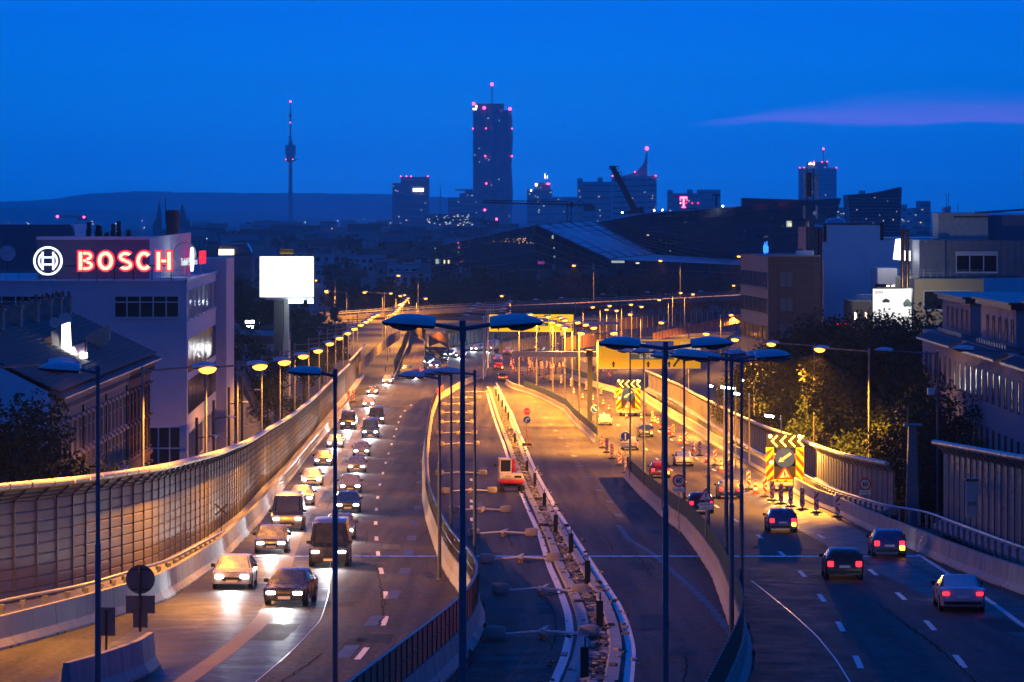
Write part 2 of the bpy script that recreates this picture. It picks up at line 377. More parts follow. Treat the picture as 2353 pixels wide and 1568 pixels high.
for q in [(1495.6,976),(1515,992),(1542.8,1010.8),(1570.4,1030),(1600.6,1053.6),(1640,1080),(1765,1152),(1823,1195),(1885.6,1232.7),(1940.7,1264),(2006,1315.4),(2070.7,1370.5),(2137.7,1437.5),(2206,1520)]: dash(*q, D3)
D4 = Line([(1003,940),(985,1018),(970,1061),(958,1166),(952,1201),(946,1237),(939,1269),(930,1313),(905,1366),(860,1427),(798,1498)], 0, 3)
for q in [(974,1018),(972,1040),(970,1061),(966,1085),(963.8,1108.7),(961,1137),(960,1167),(952,1201),(946,1237),(939.4,1269.4),(930.4,1313.5),(904.7,1366.6),(860,1427),(798,1498)]: dash(*q, D4, 'blackout_patch', TAR, 5.6, .55)
D5 = Line([(1225,920),(1243,930),(1262,962),(1290,1012),(1315,1047),(1353,1095),(1378,1120)], 0, 3)
for q in [(1229,924),(1238,934.5),(1246,946),(1255,960),(1266,975),(1276.5,990),(1289.5,1007),(1303.5,1026.5),(1319,1048),(1334,1071),(1353,1096),(1376,1127),(1401,1153),(1422,1184)]: dash(*q, D5, 'blackout_patch', TAR, 4.5, .5)
D6 = Line([(1066,1150),(1074,1190),(1080,1290)], 0, 3)
for q in [(1083,1103),(1083,1152),(1083.5,1165),(1084,1194)]: dash(*q, D6)
# ---------------------------------------------------------------- median: two kerbs with rubble between
m = MB(); Y = 48; prof = [(.25, .0), (.25, .13), (.55, .14), (.62, .05)]
n = 0
while Y <= 575:
    a, b = ML.x(Y) + .3, MR.x(Y) - .3; z = zr(Y)
    ring = [(a, z + .008), (a + .02, z + .15), (a + .42, z + .16), (a + .5, z + .06), (b - .5, z + .06), (b - .42, z + .16), (b - .02, z + .15), (b, z + .008)]
    m.v += [(x, Y, q) for x, q in ring]; n += 1; Y += 4
for k in range(n - 1):
    for i in range(7):
        a = k * 8 + i; m.f.append([a, a + 1, a + 9, a + 8]); m.m.append(1 if i == 3 else 0)
median = struct(m.build('median', [CONC, mat('median_soil', (.10, .085, .065), .95, var=.5, scale=2.5, bump=.5)]))
m = MB(); rnd = random.Random(3)
for i in range(2600):
    Y = 70 * (7.0 ** rnd.random()); a, b = ML.x(Y) + .85, MR.x(Y) - .85
    x = rnd.uniform(a, b) if rnd.random() < .85 else rnd.uniform(a - 1.2, b + 1.2); s = rnd.uniform(.03, .14) * (1 + (rnd.random() < .06))
    z = zr(Y) + (.06 if a <= x <= b else .16)
    M = Matrix.Translation((x, Y, z + s * .25)) @ Matrix.Rotation(rnd.uniform(0, 6), 4, 'Z') @ Matrix.Rotation(rnd.uniform(-.5, .5), 4, 'X')
    m.box((-s, -s * rnd.uniform(.4, 1), -s * .3), (s, s * .6, s * rnd.uniform(.2, .5)), rnd.choice((0, 0, 1, 2)), M)
o = m.build('rubble', [mat('rubble_stone', (.20, .18, .16), .9), mat('rubble_dark', (.06, .05, .04), .9), mat('rubble_pale', (.38, .36, .34), .8)])
stuff(tag(o, 'broken concrete rubble and dirt scattered along the median strip', 'rubble'))
# cut-off marker posts along the median
pm = MB(); pm.cbox((0, 0, .55), (.26, .12, 1.1)); pb = MB(); pb.cbox((.02, 0, 1.25), (.05, .05, .35)); pc = MB(); pc.cbox((.14, .04, .55), (.05, .05, .1)); clipm = pc.mesh('side_clip', DSTEEL)
pmesh = pm.mesh('post_body', BLACKP); bmesh_ = pb.mesh('post_bracket', DSTEEL)
posts = [(1343,1567),(1378,1447),(1350,1343),(1312,1273),(1277,1224),(1251,1168),(1229,1117),(1211,1086),(1183,1018),(1168,966),(1162,950),(1154,936),(1146,921),(1140,910)]
for i, (px, py) in enumerate(posts):
    t = thing('marker_post', f'short black cut-off post in the rubble of the median, {ORD[i]} from the camera', 'post', RP(px, py, .06), 0, 'cut-off posts on the median')
    put('post_body', pmesh, t); put('bracket', bmesh_, t); put('side_clip', clipm, t)
# ================================================================ CONCRETE SAFETY BARRIERS (movable elements, one thing each)
def jersey_mesh(L, h=.95, wb=.34, name='block'):
    m = MB(); pr = [(-wb, 0), (-wb, .09), (-.17, .36), (-.10, h), (.10, h), (.17, .36), (wb, .09), (wb, 0)]
    for y0, y1 in ((0.03, L / 2 - .03), (L / 2 + .03, L - .03)):
        m.loft([[(x, y0, z) for x, z in pr], [(x, y1, z) for x, z in pr]])
    m.box((-.08, L / 2 - .03, .05), (.08, L / 2 + .03, h - .08))
    for y in (.5, L - .5): m.box((-wb - .02, y - .12, .0), (wb + .02, y + .12, .06), 1)
    return m.mesh(name, [CONC, RUBBER])
EL_ = 6.0
JM = jersey_mesh(EL_); JMT = jersey_mesh(EL_, 1.15)
GREEN = mat('green_screen', (.014, .045, .022), .6, var=.25, scale=3)
NET = mat('orange_netting', (.75, .15, .08), .8, var=.3, scale=8)
sm = MB()
for i in range(12): sm.cbox((0, .25 + i * .5, 1.42 + .02 * (i % 2)), (.05, .47, .98))
SCR = sm.mesh('glare_screen', GREEN)
# mesh fence panel with orange net
fm = MB()
for i in range(5): fm.cbox((0, .05 + i * (EL_ - .1) / 4, 1.5), (.14, .07, 1.15), 0)
for z in (.98, 1.5, 2.05): fm.cbox((0, EL_ / 2, z), (.11, EL_, .045), 0)
for i in range(60): fm.cbox((.02, .05 + i * (EL_ - .1) / 60, 1.5), (.012, .06, 1.02), 1)
for i in range(12): fm.cbox((.03, EL_ / 2, 1.02 + i * .085), (.012, EL_, .05), 1)
FEN = fm.mesh('net_fence', [DSTEEL, NET])
cm = MB(); pts = [Vector((.36 + .05 * math.sin(i * 1.9), i * .5, .03 + max(0, .5 * math.sin(i * .9)) * (i % 5 == 0))) for i in range(13)]
for a, b in zip(pts, pts[1:]): cm.tube(a, b, .03, n=5)
CABLE = cm.mesh('cable', RUBBER)
def barrier_row(L, y0, y1, label, group, extra=None, gap=None, side=0, mesh=JM, cable=False):
    ys = L.walk(y0, y1, EL_)
    for k in range(len(ys) - 1):
        a, b = L.p(ys[k]), L.p(ys[k + 1])
        if gap and gap(ys[k]): continue
        t = thing('concrete_barrier', f'{label}, {ORD[k]} from the camera', 'barrier', a, 0, group)
        d = b - a; t.rotation_euler = (math.asin(d.z / d.length), 0, -math.atan2(d.x, d.y))
        put('block', mesh, t)
        if extra: e = extra(ys[k]); 
        else: e = None
        if e is not None: put('glare_screen' if e is SCR else 'net_fence', e, t)
        if cable and k % 2 == 0: put('cable', CABLE, t)
barrier_row(B1, 62, RY(868), 'pale concrete barrier element edging the closed lane', 'barrier elements beside the closed lane', lambda Y: FEN if Y < RY(915) else None, cable=True)
g0, g1 = RY(1098), RY(1024)
barrier_row(B2, 62, RY(886), 'concrete barrier element in the line with green glare screens', 'barrier elements under the green screens', lambda Y: SCR if Y < RY(905) else None, gap=lambda Y: g0 < Y < g1, cable=True)
barrier_row(LB, 60, RY(940), 'concrete barrier element at the foot of the left noise wall', 'barrier elements along the left wall', mesh=JMT)
barrier_row(RB, 62, 560, 'concrete barrier element at the foot of the right noise wall', 'barrier elements along the right wall', mesh=JMT)
X1 = Line([(1297,868),(1340,880),(1380,893),(1413,902),(1440,912)], 0, 2)
barrier_row(X1, X1.y0, X1.y1, 'concrete barrier element closing the exit beside the arrow truck', 'barrier elements at the exit', lambda Y: SCR if Y > RY(890) else None)
FB = Line([(1020,818),(1060,804),(1120,796),(1176,790),(1290,778),(1450,767),(1540,757)], 0, 8)
barrier_row(FB, FB.y0, FB.y1, 'concrete barrier element on the outside of the far bend', 'barrier elements on the far bend')
# island barrier at the bottom left with the backs of road signs
IS = [(346,1532),(318,1552),(270,1572),(215,1592),(150,1612)]
isp = [RP(*q) for q in IS]
for k in range(4):
    t = thing('concrete_barrier', f'grey concrete barrier element at the lane split, {ORD[k]} from the sign post', 'barrier', isp[k], 0, 'barrier elements at the lane split')
    d = isp[k + 1] - isp[k]; t.rotation_euler = (math.asin(d.z / d.length), 0, -math.atan2(d.x, d.y)); o = put('block', JMT, t); o.scale = (1, d.length / EL_, 1)
# ================================================================ LEFT AND RIGHT NOISE WALLS
WALLP = mat('noise_panel', (.185, .165, .155), .65, .0, var=.14, scale=1.5, stretch=(1, 1, 6))
WALLC = mat('wall_cap_tube', (.42, .38, .33), .5, .1, var=.2, scale=2)
WPOST = mat('wall_post', (.10, .10, .105), .5, .3)
def noise_wall(L, y0, y1, H, name, label, lean, base, bay=2.6, courses=9, near=300, ret=None):
    W0 = thing(name, label, 'noise wall', L.p(y0, base))
    O = L.p(y0, base); ys = L.walk(y0, y1, bay); far = MB(); npart = 0
    hc = H / (courses + 1.4)
    prof = [(0, i * hc) for i in range(courses + 1)] + [(lean * .12, courses * hc + .35 * hc), (lean * .36, courses * hc + .75 * hc), (lean * .62, H)]
    for k in range(len(ys) - 1):
        a = L.p(ys[k], base) - O; b = L.p(ys[k + 1], base) - O; d = (b - a); nrm = Vector((d.y, -d.x, 0)).normalized()
        if lean < 0: pass
        def pt(q, t, u, w=0.0): return a + d * t + Vector((u + w, 0, q))
        for c in range(len(prof) - 1):
            (u0, q0), (u1, q1) = prof[c], prof[c + 1]; g = .008
            tgt = MB() if (npart < near and c < courses) else far
            e0, e1 = q0 + g, q1 - g
            ring = lambda t: [pt(e0, t, u0, .03), pt(e0 + .05, t, u0, .055), pt(e1 - .05, t, u1, .055), pt(e1, t, u1, .03), pt(e1, t, u1, -.05), pt(e0, t, u0, -.05)]
            tgt.loft([ring(.012), ring(.988)])
            if tgt is not far: tgt.build('cassette', WALLP, W0); npart += 1
        m = MB()                                     # post, bent at the top like the wall
        for c in range(len(prof) - 1):
            (u0, q0), (u1, q1) = prof[c], prof[c + 1]
            if c in range(1, courses - 1): continue
            if c == 0: u1, q1 = prof[courses - 1]
            m.bar(a + Vector((u0 + lean * .03 + .03 * (1 if lean > 0 else -1), 0, q0)), a + Vector((u1 + lean * .03 + .03 * (1 if lean > 0 else -1), 0, q1)), .05, .10)
        m.build('post', WPOST, W0)
        m = MB(); q = H + .05; u = lean * .7         # cap tube, one length per bay, slightly proud at one end
        m.tube(a + Vector((u, 0, q)), a + d * .94 + Vector((u, 0, q)), .17, .17, 10); m.tube(a + d * .93 + Vector((u, 0, q)), a + d * 1.0 + Vector((u, 0, q)), .13, .13, 8)
        m.build('cap_tube', WALLC, W0, smooth=True)
        if k % 2 == 0:                               # sloped concrete plinth
            m = MB(); e = (L.p(ys[min(k + 2, len(ys) - 1)], base) - O)
            s = 1 if lean > 0 else -1
            m.loft([[p + Vector((-.15 * s, 0, -.6)), p + Vector((-.15 * s, 0, .0)), p + Vector((.12 * s, 0, .0)), p + Vector((.75 * s, 0, -.35)), p + Vector((.75 * s, 0, -.6))] for p in (a, a + (e - a) * .985)])
            m.build('plinth', CONC, W0)
    if far.v: stuff(far.build('cassette', WALLP, W0))
    return W0
noise_wall(LW, 95, RY(906, .6), 4.7, 'noise_wall', 'tall brown noise wall of stacked panels curving along the left carriageway', 1.0, .6)
noise_wall(LW, RY(903, .6), RY(858, .6), 5.2, 'noise_wall', 'far stretch of the left noise wall beyond the step in its top', 1.0, .6, near=0)
noise_wall(RW, 216, 545, 2.7, 'noise_wall', 'low panelled noise wall running along the right carriageway', -.7, 1.2, courses=5, near=150)
noise_wall(RW, 100, 200, 4.6, 'noise_wall', 'tall grey noise wall at the right edge of the picture', -.9, 1.0, near=200)
# tubular guard rails in front of the walls
def guard_rail(L, dx, y0, y1, label, h=.75, base=.55):
    t = thing('guard_rail', label, 'guard rail', L.p(y0)); O = L.p(y0)
    ys = L.walk(y0, y1, 2.6); m = MB()
    for k in range(len(ys) - 1):
        a = L.p(ys[k], base + h) - O; b = L.p(ys[k + 1], base + h) - O; a.x += dx; b.x += dx
        m.tube(a, b, .075, n=7)
        p = MB(); s = 1 if dx > 0 else -1
        p.box((a.x + .12 * s - .07, a.y - .10, a.z - h - .3), (a.x + .12 * s + .07, a.y + .10, a.z - .2)); p.box((a.x - .03, a.y - .12, a.z - .26), (a.x + .22 * s, a.y + .12, a.z - .10))
        p.build('rail_post', STEEL, t)
    m.build('rail_tube', STEEL, t, smooth=True)
guard_rail(LW, 1.05, 98, 420, 'tubular steel guard rail at the foot of the left noise wall', .7, .25)
guard_rail(RW, -.95, 100, 520, 'tubular steel guard rail along the right noise wall', .6, .75)
# ================================================================ STREET LAMPS
def head_mesh():
    m = MB(); rings = []; b = MB(); r2 = []
    u_ = MB(); ur = []
    for x, w, zt in ((0, .15, .17), (.02, .16, .185), (.3, .18, .215), (.6, .195, .225), (.85, .18, .19), (1.05, .14, .12), (1.2, .08, .035), (1.28, .02, -.02)):
        rings.append([(x, w * math.cos(a), -.03 + (zt + .03) * math.sin(a) ** .8) for a in [math.pi * i / 10 for i in range(11)]])
        ur.append([(x, w * .97 * q, -.032 - zz_) for q, zz_ in ((-1, 0), (-.85, .07 if 0 < x < 1.25 else .01), (.85, .07 if 0 < x < 1.25 else .01), (1, 0))])
    m.loft(rings); u_.loft(ur)
    global UNDER; UNDER = u_.mesh('underside', DSTEEL)
    for x, w, zb in ((.42, .02, -.11), (.5, .11, -.17), (.75, .14, -.21), (1.0, .10, -.16), (1.12, .02, -.09)):
        r2.append([(x, w * math.cos(a), -.09 + (zb + .09) * math.sin(a)) for a in [math.pi * i / 8 for i in range(9)]])
    b.loft(r2)
    lit = MB(); lit.lathe([(.02, -.42), (.22, -.36), (.33, -.22), (.34, -.10), (.2, -.03)], (0, 0, 0), 14); lit.v = [(.72 + x * 1.25, y * .8, z * .9) for x, y, z in lit.v]  # lit bowl oversized, its shape stands in for the lamp's glow
    return m.mesh('lamp_head', LAMPHEAD, True), b.mesh('bowl', BOWL, True), lit.mesh('bowl_glow', SODIUM, True)
HEAD, BOWLM, BOWLL = head_mesh()
NL = 0
def lamp_light(t, loc, power, tilt=0.0, col=(1.0, .36, .022)):
    global NL
    l = bpy.data.lights.new('lamp_light', 'SPOT'); l.energy = power; l.color = col; l.shadow_soft_size = .18; l.spot_size = R_(158); l.spot_blend = .35
    o = put('lamp_light', l, t, loc); o.rotation_euler = (0, tilt, 0); NL += 1; return o
def street_lamp(base, H, arms, label, lit=(), step=None, group='street lamps', r=.11, hs=1.0, power=11000, polemat=None, droop=.05, light=True, tilt=0.0):
    """arms: list of (direction in degrees seen from above, length)"""
    t = thing('street_lamp', label, 'street lamp', base, 0, group)
    pm = polemat or LAMPPOLE
    m = MB(); st = step if step is not None else H * .42
    m.tube((0, 0, 0), (0, 0, st), r, r * .95, 12); m.tube((0, 0, st), (0, 0, st + .12), r * 1.05, r * .72, 12); m.tube((0, 0, st + .12), (0, 0, H), r * .72, r * .6, 12)
    m.build('pole', pm, t, True)
    m = MB(); m.tube((0, 0, H - .45), (0, 0, H + .06), r * .8, r * .8, 12); m.build('collar', pm, t, True)
    m = MB(); m.box((-.14, -.14, -.02), (.14, .14, .03)); m.build('base_plate', STEEL, t)
    for i, (ang, ln) in enumerate(arms):
        d = Vector((math.cos(R_(ang)), math.sin(R_(ang)), 0)); e = d * ln + Vector((0, 0, H - .08 + droop * ln))
        m = MB(); m.tube((0, 0, H - .15), e, .055, .05, 8); m.build('arm', pm, t, True)
        h = put('lamp_head', HEAD, t, e - d * .02, R_(ang)); h.scale = (hs,) * 3; h.rotation_euler = (0, -R_(4), R_(ang))
        on = i in lit
        put('bowl', BOWLL if on else BOWLM, h); put('underside', UNDER, h)
        if on and light: lamp_light(t, e + d * .75 * hs + Vector((0, 0, -.55)), power, tilt)
    return t
def lampat(px, top, Y, dz, arms, label, lit=(), x=None, **k):
    X = (px - CX) * Y / F; z0 = zr(Y) + dz; H = (ZC - (top - YH) * Y / F) - z0
    return street_lamp((X, Y, z0), H, arms, label, lit, **k)
GP = mat('lamp_pole_grey', (.24, .235, .23), .5, .2, var=.12, scale=5)
# big unlit lamps in the foreground
lampat(225, 846, 100, 0, [(180, .55)], 'unlit lamp with blue post at the lower left, its head pointing left', step=4.6, r=.095)
lampat(770, 853, 101, 0, [(180, .45)], 'unlit lamp post rising through the inbound traffic lanes', step=5.6, r=.088, hs=.82)
lampat(1063, 742, 80, 0, [(178, .68), (2, .68)], 'largest unlit twin-headed lamp post in the centre foreground', step=5.4, r=.098, hs=1.02)
lampat(1529.5, 790, 95, 0, [(176, .75), (4, .75)], 'unlit twin-headed lamp post in front of the yellow gantry sign', step=5.9, r=.09, hs=.95)
lampat(1681, 818, 116, 0, [(176, .85), (4, .85)], 'unlit twin-headed lamp post over the green screens, second nearest', step=5.2, r=.09)
lampat(1704, 823, 135, 0, [(180, .9), (0, .8)], 'unlit twin-headed lamp post just right of the second nearest one', step=5.2, r=.088)
lampat(1010, 863, 158, 0, [(180, .75)], 'unlit single lamp left of the tall central post, head pointing left', step=5.5, r=.092)
lampat(1037, 856, 176, 0, [(180, .45)], 'thin unlit lamp post directly left of the tall central post', step=5.5, r=.085)
lampat(1091, 854, 160, 0, [(180, .75)], 'unlit lamp post directly right of the tall central post', step=5.0, r=.09)
for i, (px, top, Y) in enumerate([(1669,815,150),(1628,812,180),(1572,818,208),(1523,808,230),(1480,807,262),(1448,797,290)]):
    lampat(px, top, Y, .1, [(176, .95), (4, .95)], f'unlit twin-headed lamp on the green screen barrier, {ORD[i]} of the receding row', step=4.2, r=.10, hs=.95, group='unlit lamps over the green screens')
for i, (px, top, Y) in enumerate([(1373,764,386),(1331,752,435),(1315,745,464),(1298,740,490),(1270,735,512),(1233,727,540),(1193,722,562)]):
    lampat(px, top, Y, .1, [(180, 1.2), (0, 1.2)], f'lit twin-headed orange lamp over the middle barrier, {ORD[i]} from the near end', lit=(0, 1), group='lit lamps over the middle barrier', polemat=GP, power=17000)
# lit row along the left wall
lw = [(-330,862,1478),(-25,838,1372),(328,846,1304),(473,840,1235),(545,831,1180),(601,818,1119),(643,806,1080),(677,790,1040.5),(709,777,1006),(733,766,975),(752,756,951),(771,747,927),(788,740,908),(800,734,894),(811,728,882),(821,724,870)]
hd = [-115,155,479,599,655,698,732,759,781,800,815,830,842,851,859,868]
for i, ((px, top, by), h) in enumerate(zip(lw, hd)):
    Y = RY(by, .6)
    lampat(px, top, Y, .6, [(0, (h - px) * Y / F - .75)], f'lit orange lamp standing on the left noise wall, {ORD[i]} from the near end', lit=(0,), step=.5, group='lit lamps along the left wall', polemat=GP, power=5200, tilt=R_(-4))
# row along the right wall
for i, (px, top, Y, h, on, nm) in enumerate([(2390, 808, 196, 2207, 0, 'unlit lamp at the right edge in front of the terraced house'), (2154, 809, 232, 2025, 0, 'unlit lamp with a camera box on its pole behind the right wall'),
      (1997, 803, 257, 1882, 1, 'nearest lit orange lamp behind the right wall'), (1871, 791, 307, 1771, 1, 'second lit orange lamp behind the right wall'), (1777, 781, 365, 1688, 1, 'third lit orange lamp behind the right wall'),
      (1703, 768, 430, 1622, 1, 'fourth lit orange lamp behind the right wall'), (1583, 742, 520, 1519, 1, 'fifth lit orange lamp behind the right wall')]):
    t = lampat(px, top, Y, 0, [(180, (px - h) * Y / F - .75)], nm, lit=(0,) if on else (), step=.6, group='lamps behind the right wall', polemat=GP if on else None, power=27000, tilt=R_(14))
    if i == 1:
        m = MB(); m.cbox((-.45, -.1, 8.6), (.5, .4, .45)); m.build('camera_box', WHITEP, t); m = MB(); m.bar((-.4, 0, 8.4), (0, 0, 7.9), .07); m.build('bracket', STEEL, t)
# scattered lit lamps round the far bend and on the flyover
far = [(1251,729),(1290,733),(1363,708),(1393,714),(1402,705),(1418,716),(1447,725),(1451,702),(1475,707),(1514,691),(1565,675),(1593,678),(1685,658),(1681,726),(899,676),(919,682),(930,680),(979,688),(1152,682)]
for i, (px, py) in enumerate(far):
    Y = min(1000, 153500 / (py - YH)); X = (px - CX) * Y / F; zh = ZC - (py - YH) * Y / F + .25
    s = -1 if i % 3 else 1
    z0 = zr(Y) - 1.0
    street_lamp((X + s * 2.2, Y, z0), zh - z0, [(180 if s > 0 else 0, 1.4)], f'small lit orange lamp by the far bend, {ORD[i]} counted from the gantry sign', (0,), 1.0, 'lit lamps round the far bend', polemat=GP, power=9000)
for i, (px, py) in enumerate([(1697,590),(1517,600),(1318,611),(724,645),(915,634),(750,672),(837,673)]):
    Y = 985; zh = ZC - (py - YH) * Y / F; base = ZC - (712 - (px - 950) * .045 - YH) * Y / F - .4
    street_lamp(((px - CX) * Y / F + 6.0, Y, base), zh - base, [(180, 5.0)], f'tall lit orange lamp above the flyover before the trees, {ORD[i]} from the right', (0,), 1.0, 'lit lamps on the flyover', r=.16, hs=1.3, polemat=GP, power=9000)
for i in range(9):                                   # tight row of lit lamps on the ramp that climbs to the left
    Y = 640 + i * 42; px = 907 + 32 * i / 8; py = 719 - 34 * i / 8
    zh = ZC - (py - YH) * Y / F; X = (px - CX) * Y / F; z0 = 1.5
    street_lamp((X - 1.8, Y, z0), zh - z0, [(0, 1.0)], f'lit lamp in the tight climbing row above the ramp, {ORD[i]} from the near end', (0,), 1.0, 'tight row of lit lamps on the ramp', polemat=GP, power=11000)
PALE = mat('pale_pole', (.55, .56, .56), .4, .2)
for i, (px, top, Y) in enumerate([(1111,726,600),(1116,718,620),(1121,711,645),(1127,704,670),(1133,699,700)]):
    lampat(px, top, Y, 0, [(180, 2.6), (0, 2.6)], f'pale unlit twin-armed lamp beside the far gantry, {ORD[i]} from the left', group='pale unlit lamps by the far gantry', polemat=PALE, step=3, r=.12)
for i, (px, top, Y) in enumerate([(1206,694,760),(1264,690,780),(1322,686,800),(1416,678,830),(1517,673,860),(1639,671,880)]):
    lampat(px, top, Y, 0, [(180, 2.8)], f'unlit grey lamp on the outside of the far bend, {ORD[i]} from the left', group='unlit lamps round the far bend', polemat=GP, step=3, r=.13)
# ================================================================ TEXT
def txt(s, size, material, parent, loc, rot=(90, 0, 0), offset=0., extrude=.01, align='CENTER', name='lettering', sx=1.0):
    c = bpy.data.curves.new('t', 'FONT'); c.body = s; c.size = size; c.offset = offset; c.extrude = extrude; c.align_x = align; c.align_y = 'CENTER'; c.resolution_u = 4
    o = bpy.data.objects.new('t', c); COL.objects.link(o); dg = bpy.context.evaluated_depsgraph_get()
    me = bpy.data.meshes.new_from_object(o.evaluated_get(dg)); bpy.data.objects.remove(o); me.materials.clear(); me.materials.append(material)
    q = put(name, me, parent, loc); q.rotation_euler = [R_(a) for a in rot]; q.scale = (sx, 1, 1); return q
def arrow(m, c, L, ang, w, mi=0, y=0.0, head=2.4):
    """flat arrow in the XZ plane pointing at ang degrees (0 = right, 90 = up)"""
    M = Matrix.Translation(c) @ Matrix.Rotation(-R_(ang), 4, 'Y')
    h = w * head
    pts = [(-L/2, -w/2), (L/2 - h*.7, -w/2), (L/2 - h*.9, -h/2), (L/2, 0), (L/2 - h*.9, h/2), (L/2 - h*.7, w/2), (-L/2, w/2)]
    m.prism([M @ Vector((x, y, z)) for x, z in pts], (0, -.012, 0), mi)
# ================================================================ ROAD SIGNS
def sign_post(base, h, label, r=.035):
    t = thing('road_sign', label, 'road sign', base); m = MB(); m.tube((0, .05, 0), (0, .05, h), r, n=8); m.build('post', STEEL, t); return t
def place_sign(px, by, cy, label, dz=0.0, Y=None):
    b = RP(px, by, dz) if Y is None else Vector(((px - CX) * Y / F, Y, zr(Y) + dz))
    k = F / b.y; return b, k, lambda py: (ZC - (py - YH) / k) - b.z
b, k, H = place_sign(1211, 1026, 946, '')
t = sign_post(b, H(936), 'red octagonal STOP sign above a blue turn arrow on a wire stand')
m = MB()
for rr, yy, mi in ((.47, 0, 0), (.42, -.012, 1)):
    m.prism([(rr * math.cos(R_(22.5 + 45 * i)), yy, H(946) + rr * math.sin(R_(22.5 + 45 * i))) for i in range(8)], (0, -.015, 0), mi)
m.build('stop_plate', [WHITEP, REDP], t); txt('STOP', .32, WHITEP, t, (0, -.03, H(946)), offset=.006)
m = MB(); m.disc((0, 0, H(965)), .46, (0, 1, 0), .02, mi=0); m.disc((0, -.012, H(965)), .42, (0, 1, 0), .02, mi=1)
m.build('arrow_plate', [WHITEP, BLUEP], t)
m = MB(); m.cbox((-.1, -.03, H(965) - .08), (.09, .012, .34)); m.cbox((.0, -.03, H(965) + .11), (.2, .012, .09)); arrow(m, (.13, -.03, H(965) + .11), .3, 0, .09, 0); m.build('arrow', WHITEP, t)
m = MB()
for dx, dy in ((-.5, 0), (.5, 0), (0, -.5), (.3, .4)): m.tube((dx, dy, 0), (0, 0, H(985)), .02, n=5)
m.build('stand', mat('orange_stand', (.5, .16, .02), .6), t); m = MB()
for i in range(4): m.cbox((0, .05, .06 + i * .09), (1.1 - .1 * (i % 2), .6, .08))
m.build('foot_plate', RUBBER, t)
def blue_disc(px, by, cy, r, ang, label, dz=0, plate=None):
    b, k, H = place_sign(px, by, cy, '', dz); r = r / k
    t = sign_post(b, H(cy) + r + .15, label); m = MB(); m.disc((0, 0, H(cy)), r, (0, 1, 0), .02); m.disc((0, -.012, H(cy)), r * .93, (0, 1, 0), .02, mi=1); m.build('plate', [WHITEP, BLUEP], t)
    m = MB(); arrow(m, (0, -.03, H(cy)), r * 1.5, ang, r * .22); m.build('arrow', WHITEP, t)
    if plate:
        x, y, w, h, lines = plate; m = MB(); m.cbox((0, 0, H(y)), (w / k, .03, h / k)); m.build('text_plate', WHITEP, t)
        for i, s in enumerate(lines): txt(s, h / k * .55, BLACKP, t, (0, -.02, H(y) + h / k * (.22 - .44 * i)), extrude=.003, sx=.8)
    return t
blue_disc(1367, 1015, 940, 9.2, -45, 'round blue sign with white arrow pointing down right on the barrier')
blue_disc(1437, 1088, 1003, 11, 90, 'round blue sign with white arrow pointing up beside the striped boards', plate=(1437, 1021, 21.5, 10, ['Ausgenommen', 'Baustellenverkehr']))
def sixty(px, by, cy, r, py2, label, Y=None, dz=0):
    b, k, H = place_sign(px, by, cy, '', dz, Y); r = r / k
    t = sign_post(b, H(cy) + r, label); m = MB(); m.disc((0, 0, H(cy)), r, (0, 1, 0), .02); m.disc((0, -.012, H(cy)), r * .74, (0, 1, 0), .02, mi=1); m.build('plate', [REDP, WHITEP], t)
    txt('60', r * 1.05, BLACKP, t, (0, -.03, H(cy)), offset=.012, sx=.85)
    m = MB(); m.cbox((0, 0, H(py2)), (27.5 / k, .03, 10 / k)); m.build('text_plate', WHITEP, t)
    txt('\u2191 3,0 km \u2191', 6.5 / k, BLACKP, t, (0, -.02, H(py2)), extrude=.003); return t
sixty(1560, 1228, 1105, 15, 1126, 'round 60 speed limit sign with 3,0 km plate on the green screen barrier')
sixty(1988, 1192, 1113, 14.2, 1132, 'round 60 speed limit sign before the right noise wall', Y=226, dz=.7)
b, k, H = place_sign(1622, 1285, 1141, '')
t = sign_post(b, H(1124), 'triangular exclamation warning sign with construction exit plate'); m = MB(); cz = H(1141)
for s, y, mi in ((17.5 / k, 0, 0), (12.5 / k, -.015, 1)): m.prism([(-s, y, cz - s * .55), (s, y, cz - s * .55), (0, y, cz + s * 1.15)], (0, -.015, 0), mi)
m.build('plate', [REDP, WHITEP], t); m = MB(); m.prism([(-.035, -.035, cz + .17), (.035, -.035, cz + .17), (.02, -.035, cz - .06), (-.02, -.035, cz - .06)], (0, -.01, 0)); m.disc((0, -.04, cz - .12), .03, (0, 1, 0), n=10); m.build('exclamation_mark', BLACKP, t)
m = MB(); m.cbox((0, 0, H(1163)), (32 / k, .03, 15.5 / k)); m.build('text_plate', WHITEP, t)
txt('Baustellen-', 6 / k, BLACKP, t, (0, -.02, H(1159.5)), extrude=.003); txt('ausfahrt', 6 / k, BLACKP, t, (0, -.02, H(1166.5)), extrude=.003)
# backs of signs on the island barrier
BACK = mat('sign_back', (.20, .17, .15), .6, .2, var=.15)
Y = RY(1530); k = F / Y; zb = zr(Y) + 1.15
t = thing('road_sign', 'round sign seen from behind with two boards below, on the lane split barrier', 'road sign', ((322 - CX) / k, Y, zb)); H = lambda py: (ZC - (py - YH) / k) - zb
m = MB(); m.tube((0, 0, 0), (0, 0, H(1303)), .05, n=8); m.build('post', DSTEEL, t)
m = MB(); m.disc((0, .08, H(1332)), 33.5 / k, (0, 1, 0), .02, 28); m.build('round_plate', BACK, t); m = MB(); m.cbox((0, .08, H(1390)), (67 / k, .02, 41 / k)); m.build('board', BACK, t); m = MB(); m.cbox((0, .07, H(1419)), (34 / k, .02, 48 / k)); m.build('board', BACK, t)
m = MB(); m.cbox((0, .05, H(1309)), (44 / k, .03, .04)); m.cbox((0, .05, H(1355)), (44 / k, .03, .04)); m.build('clamp', DSTEEL, t)
